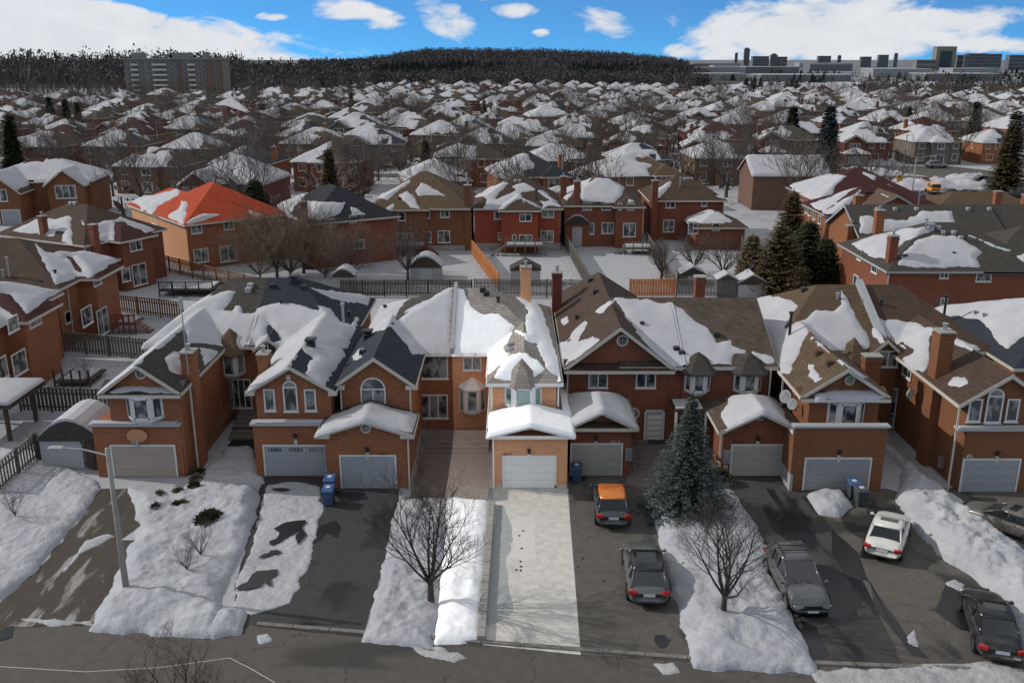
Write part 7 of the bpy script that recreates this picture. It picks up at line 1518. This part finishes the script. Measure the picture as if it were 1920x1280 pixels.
for px, py, lab in ((300, 300, 'slim pole above the roofs left, beyond the gabled house'), (420, 262, 'slim pole in the left middle distance'), (735, 250, 'slim pole left of the centre, far rooftops'), (985, 245, 'slim pole at the centre, far rooftops'), (1185, 235, 'slim pole right of the centre, far rooftops'), (1425, 225, 'slim pole in the right far rooftops'), (1610, 215, 'slim pole below the far field'), (1690, 345, 'tall wooden utility pole behind the yellow sign'), (1568, 300, 'slim lamp pole among the bare trees right of centre'), (563, 330, 'slim pole left of the black tiled house'), (1053, 390, 'thin pole behind the red houses near the centre')):
    x, y = at_px(px, py); q = MB(); q.tube([(0, 0, 0), (0, 0, 9.5)], [.14, .08], 8); q.tube([(0, 0, 9.2), (1.4, 0, 9.6)], .04, 5); o = q.obj('utility_pole', BARK2 if px == 1690 else CONC, None, loc=(x, y, 0)); tag(o, lab, 'pole')
x, y = at_px(1682, 368); r = empty('road_sign', (x, y, 0), 0, 'yellow diamond warning sign on a post by the street', 'road sign'); q = MB(); q.tube([(0, 0, 0), (0, 0, 3.4)], .05, 6); q.obj('post', METAL, r); q = MB(); q.prism([(0, -.07, 2.5), (.75, -.07, 3.25), (0, -.07, 4.0), (-.75, -.07, 3.25)], (0, -.03, 0)); s = q.obj('sign_plate', flat('sign_yellow', (.8, .42, .02), .5, vary=.03), r); q = MB(); q.box(-.05, .05, -.115, -.105, 3.0, 3.4); q.prism([(-.3, -.105, 3.35), (.3, -.105, 3.35), (0, -.105, 3.65)], (0, -.01, 0)); q.obj('symbol', DARK, s)

# ------------------------------------------------------------ bins and cars
for i, (px, py, lab) in enumerate([(617, 945, 'blue lidded bin nearest us in the stack of three beside the white garage'), (620, 925, 'middle blue lidded bin of three beside the white garage'), (624, 908, 'rearmost blue lidded bin of three beside the white garage')]):
    x, y = at_px(px, py); bin_('wheelie_bin', lab, (x, y), 0, BIN_L, 'blue lidded bins in a line', BIN_BB)
x, y = at_px(1612, 946); bin_('wheelie_bin', 'dark bin standing before the grey garage door at right', (x, y), .05, BIN_B); bin_('wheelie_bin', 'blue lidded bin behind the dark one before the grey garage door', (x-.1, y+.85), .02, BIN_L)
bin_('wheelie_bin', 'blue bin in the shade between bright and red brick garages', (3.75, 49.3), 0, BIN_BB, None, BIN_BB)
x, y = at_px(1148, 958); car('parked_car', 'grey crossover with orange roof, parked nearest the cream garage', (x-.1, y+.05), R(88), 4.65, 1.86, 1.6, 'suv', P_GUN, roofp=P_ORG)
x, y = at_px(1208, 1090); car('parked_car', 'grey crossover with glass roof in the driveway right of the concrete one', (x, y+.05), R(87), 4.85, 1.92, 1.64, 'suv', P_GRY, roofp=P_BLK, roof_glass=True)
x, y = at_px(1482, 1090); car('parked_car', 'grey crossover facing the street with roof rack', (x, y-.75), R(-89), 4.85, 1.9, 1.68, 'suv', P_GRY, rails=True)
car('parked_car', 'white sedan with sunroof parked beside the snow ridge', (19.05, 42.1), R(61), 4.6, 1.82, 1.42, 'sedan', P_WHT, roof_glass=True)
car('parked_car', 'black sedan with red tail lights at the lower right', (20.4, 34.4), R(74), 5.0, 1.86, 1.45, 'sedan', P_BLK, roofp=P_BLK, roof_glass=True)
x, y = at_px(1893, 1000); car('parked_car', 'taupe grey sedan beyond the snow ridge at the right edge', (x, y+.3), R(128), 4.7, 1.83, 1.42, 'sedan', P_TPE, roof_glass=True)
for i, (px, py, hd, kind, pt, lab) in enumerate([(1748, 362, 80, 'jeep', P_YLO, 'boxy orange off-road truck on the right street'), (1718, 372, 85, 'sedan', P_PUR, 'plum coloured car left of the orange truck'), (1783, 368, 5, 'sedan', P_GRY, 'grey sedan right of the orange truck'), (1812, 372, 100, 'suv', P_GUN, 'dark hatchback behind the grey sedan on the right street'), (1826, 388, 5, 'sedan', P_SLV, 'silver car nearest us on the right street'), (1836, 345, 178, 'suv', P_BLU, 'navy pickup on the far side of the right street'), (1905, 370, 178, 'suv', P_BLK, 'black car at the right edge of the street'), (1730, 345, 80, 'sedan', P_RED, 'dark red car partly behind the maroon roof'), (1755, 315, 3, 'van', P_SLV, 'grey van before the cream garage at right'), (1590, 320, 5, 'sedan', P_GUN, 'dark sedan by the snowy road right of centre'), (497, 385, 100, 'van', P_WHT, 'white van beside the green rounded pine'), (65, 405, 20, 'sedan', P_GUN, 'dark car far left before the gabled house'), (1600, 305, 5, 'suv', P_WHT, 'white car farther along the snowy road right of centre'), (1650, 298, 8, 'sedan', P_RED, 'red car on the snowy road at right')]):
    x, y = at_px(px, py); car('parked_car', lab, (x, y), R(hd), 4.7, 1.9, 1.95 if kind == 'jeep' else (1.7 if kind != 'sedan' else 1.45), kind, pt, detail=False)
# street on the right with its snow banks
sheet('road', None, -.014, ROAD, world=[(60, 158), (135, 150), (240, 190), (240, 202), (150, 172), (120, 178), (100, 215), (50, 216), (50, 205), (85, 200), (95, 176), (60, 172)], clean=True)
for i, w in enumerate([[(74, 178), (92, 176), (94, 184), (76, 188)], [(64, 198), (84, 196), (80, 204), (62, 205)], [(112, 160), (130, 157), (135, 163), (116, 168)], [(88, 186), (96, 184), (98, 192), (90, 194)], [(106, 182), (124, 180), (122, 190), (104, 192)], [(60, 186), (72, 184), (72, 192), (60, 194)], [(88, 148), (108, 144), (110, 150), (90, 154)], [(120, 146), (140, 146), (140, 152), (124, 153)], [(52, 218), (90, 217), (90, 223), (52, 224)], [(50, 172), (70, 175), (66, 180), (50, 180)]]):
    snowfield(None, 1.1, 140+i, g=.5, lump=.8, ls=1.5, edge=2, world=w, rough=.2)
# a person with a bag on the right pavement
def person2():
    x, y = at_px(1838, 367); r = empty('person', (x, y, 0), 0, 'person in a pale jacket and dark trousers on the right pavement', 'person')
    q = MB(); q.tube([(0, 0, .85), (0, 0, 1.1), (0, 0, 1.38), (0, 0, 1.5), (0, -.01, 1.56), (0, -.02, 1.66), (0, -.02, 1.76)], [.16, .17, .19, .08, .08, .11, .03], 10)
    for s in (-1, 1): q.tube([(s*.1, 0, .92), (s*.12, s*-.1, .5), (s*.12, s*.06, .05)], [.1, .075, .05], 8); q.tube([(s*.18, 0, 1.4), (s*.26, s*.05, 1.15), (s*.27, s*-.08, .9)], [.075, .055, .035], 8)
    q.obj('body', flat('skin', (.35, .22, .16), .7), r, smooth=True); q = MB(); q.tube([(0, 0, .82), (0, 0, 1.1), (0, 0, 1.38), (0, 0, 1.5)], [.19, .2, .22, .1], 10)
    for s in (-1, 1): q.tube([(s*.18, 0, 1.41), (s*.265, s*.05, 1.15), (s*.27, s*-.07, .95)], [.095, .075, .055], 8)
    q.obj('jacket', FRM, r, smooth=True); q = MB()
    for s in (-1, 1): q.tube([(s*.1, 0, .95), (s*.12, s*-.1, .5), (s*.12, s*.06, .03)], [.12, .09, .07], 8)
    q.obj('trousers', DARK, r, smooth=True); q = MB(); q.tube([(0, 0, 1.64), (0, 0, 1.79), (0, .01, 1.8)], [.118, .09, .01], 10); q.obj('hair', DARK, r, smooth=True)
person2()
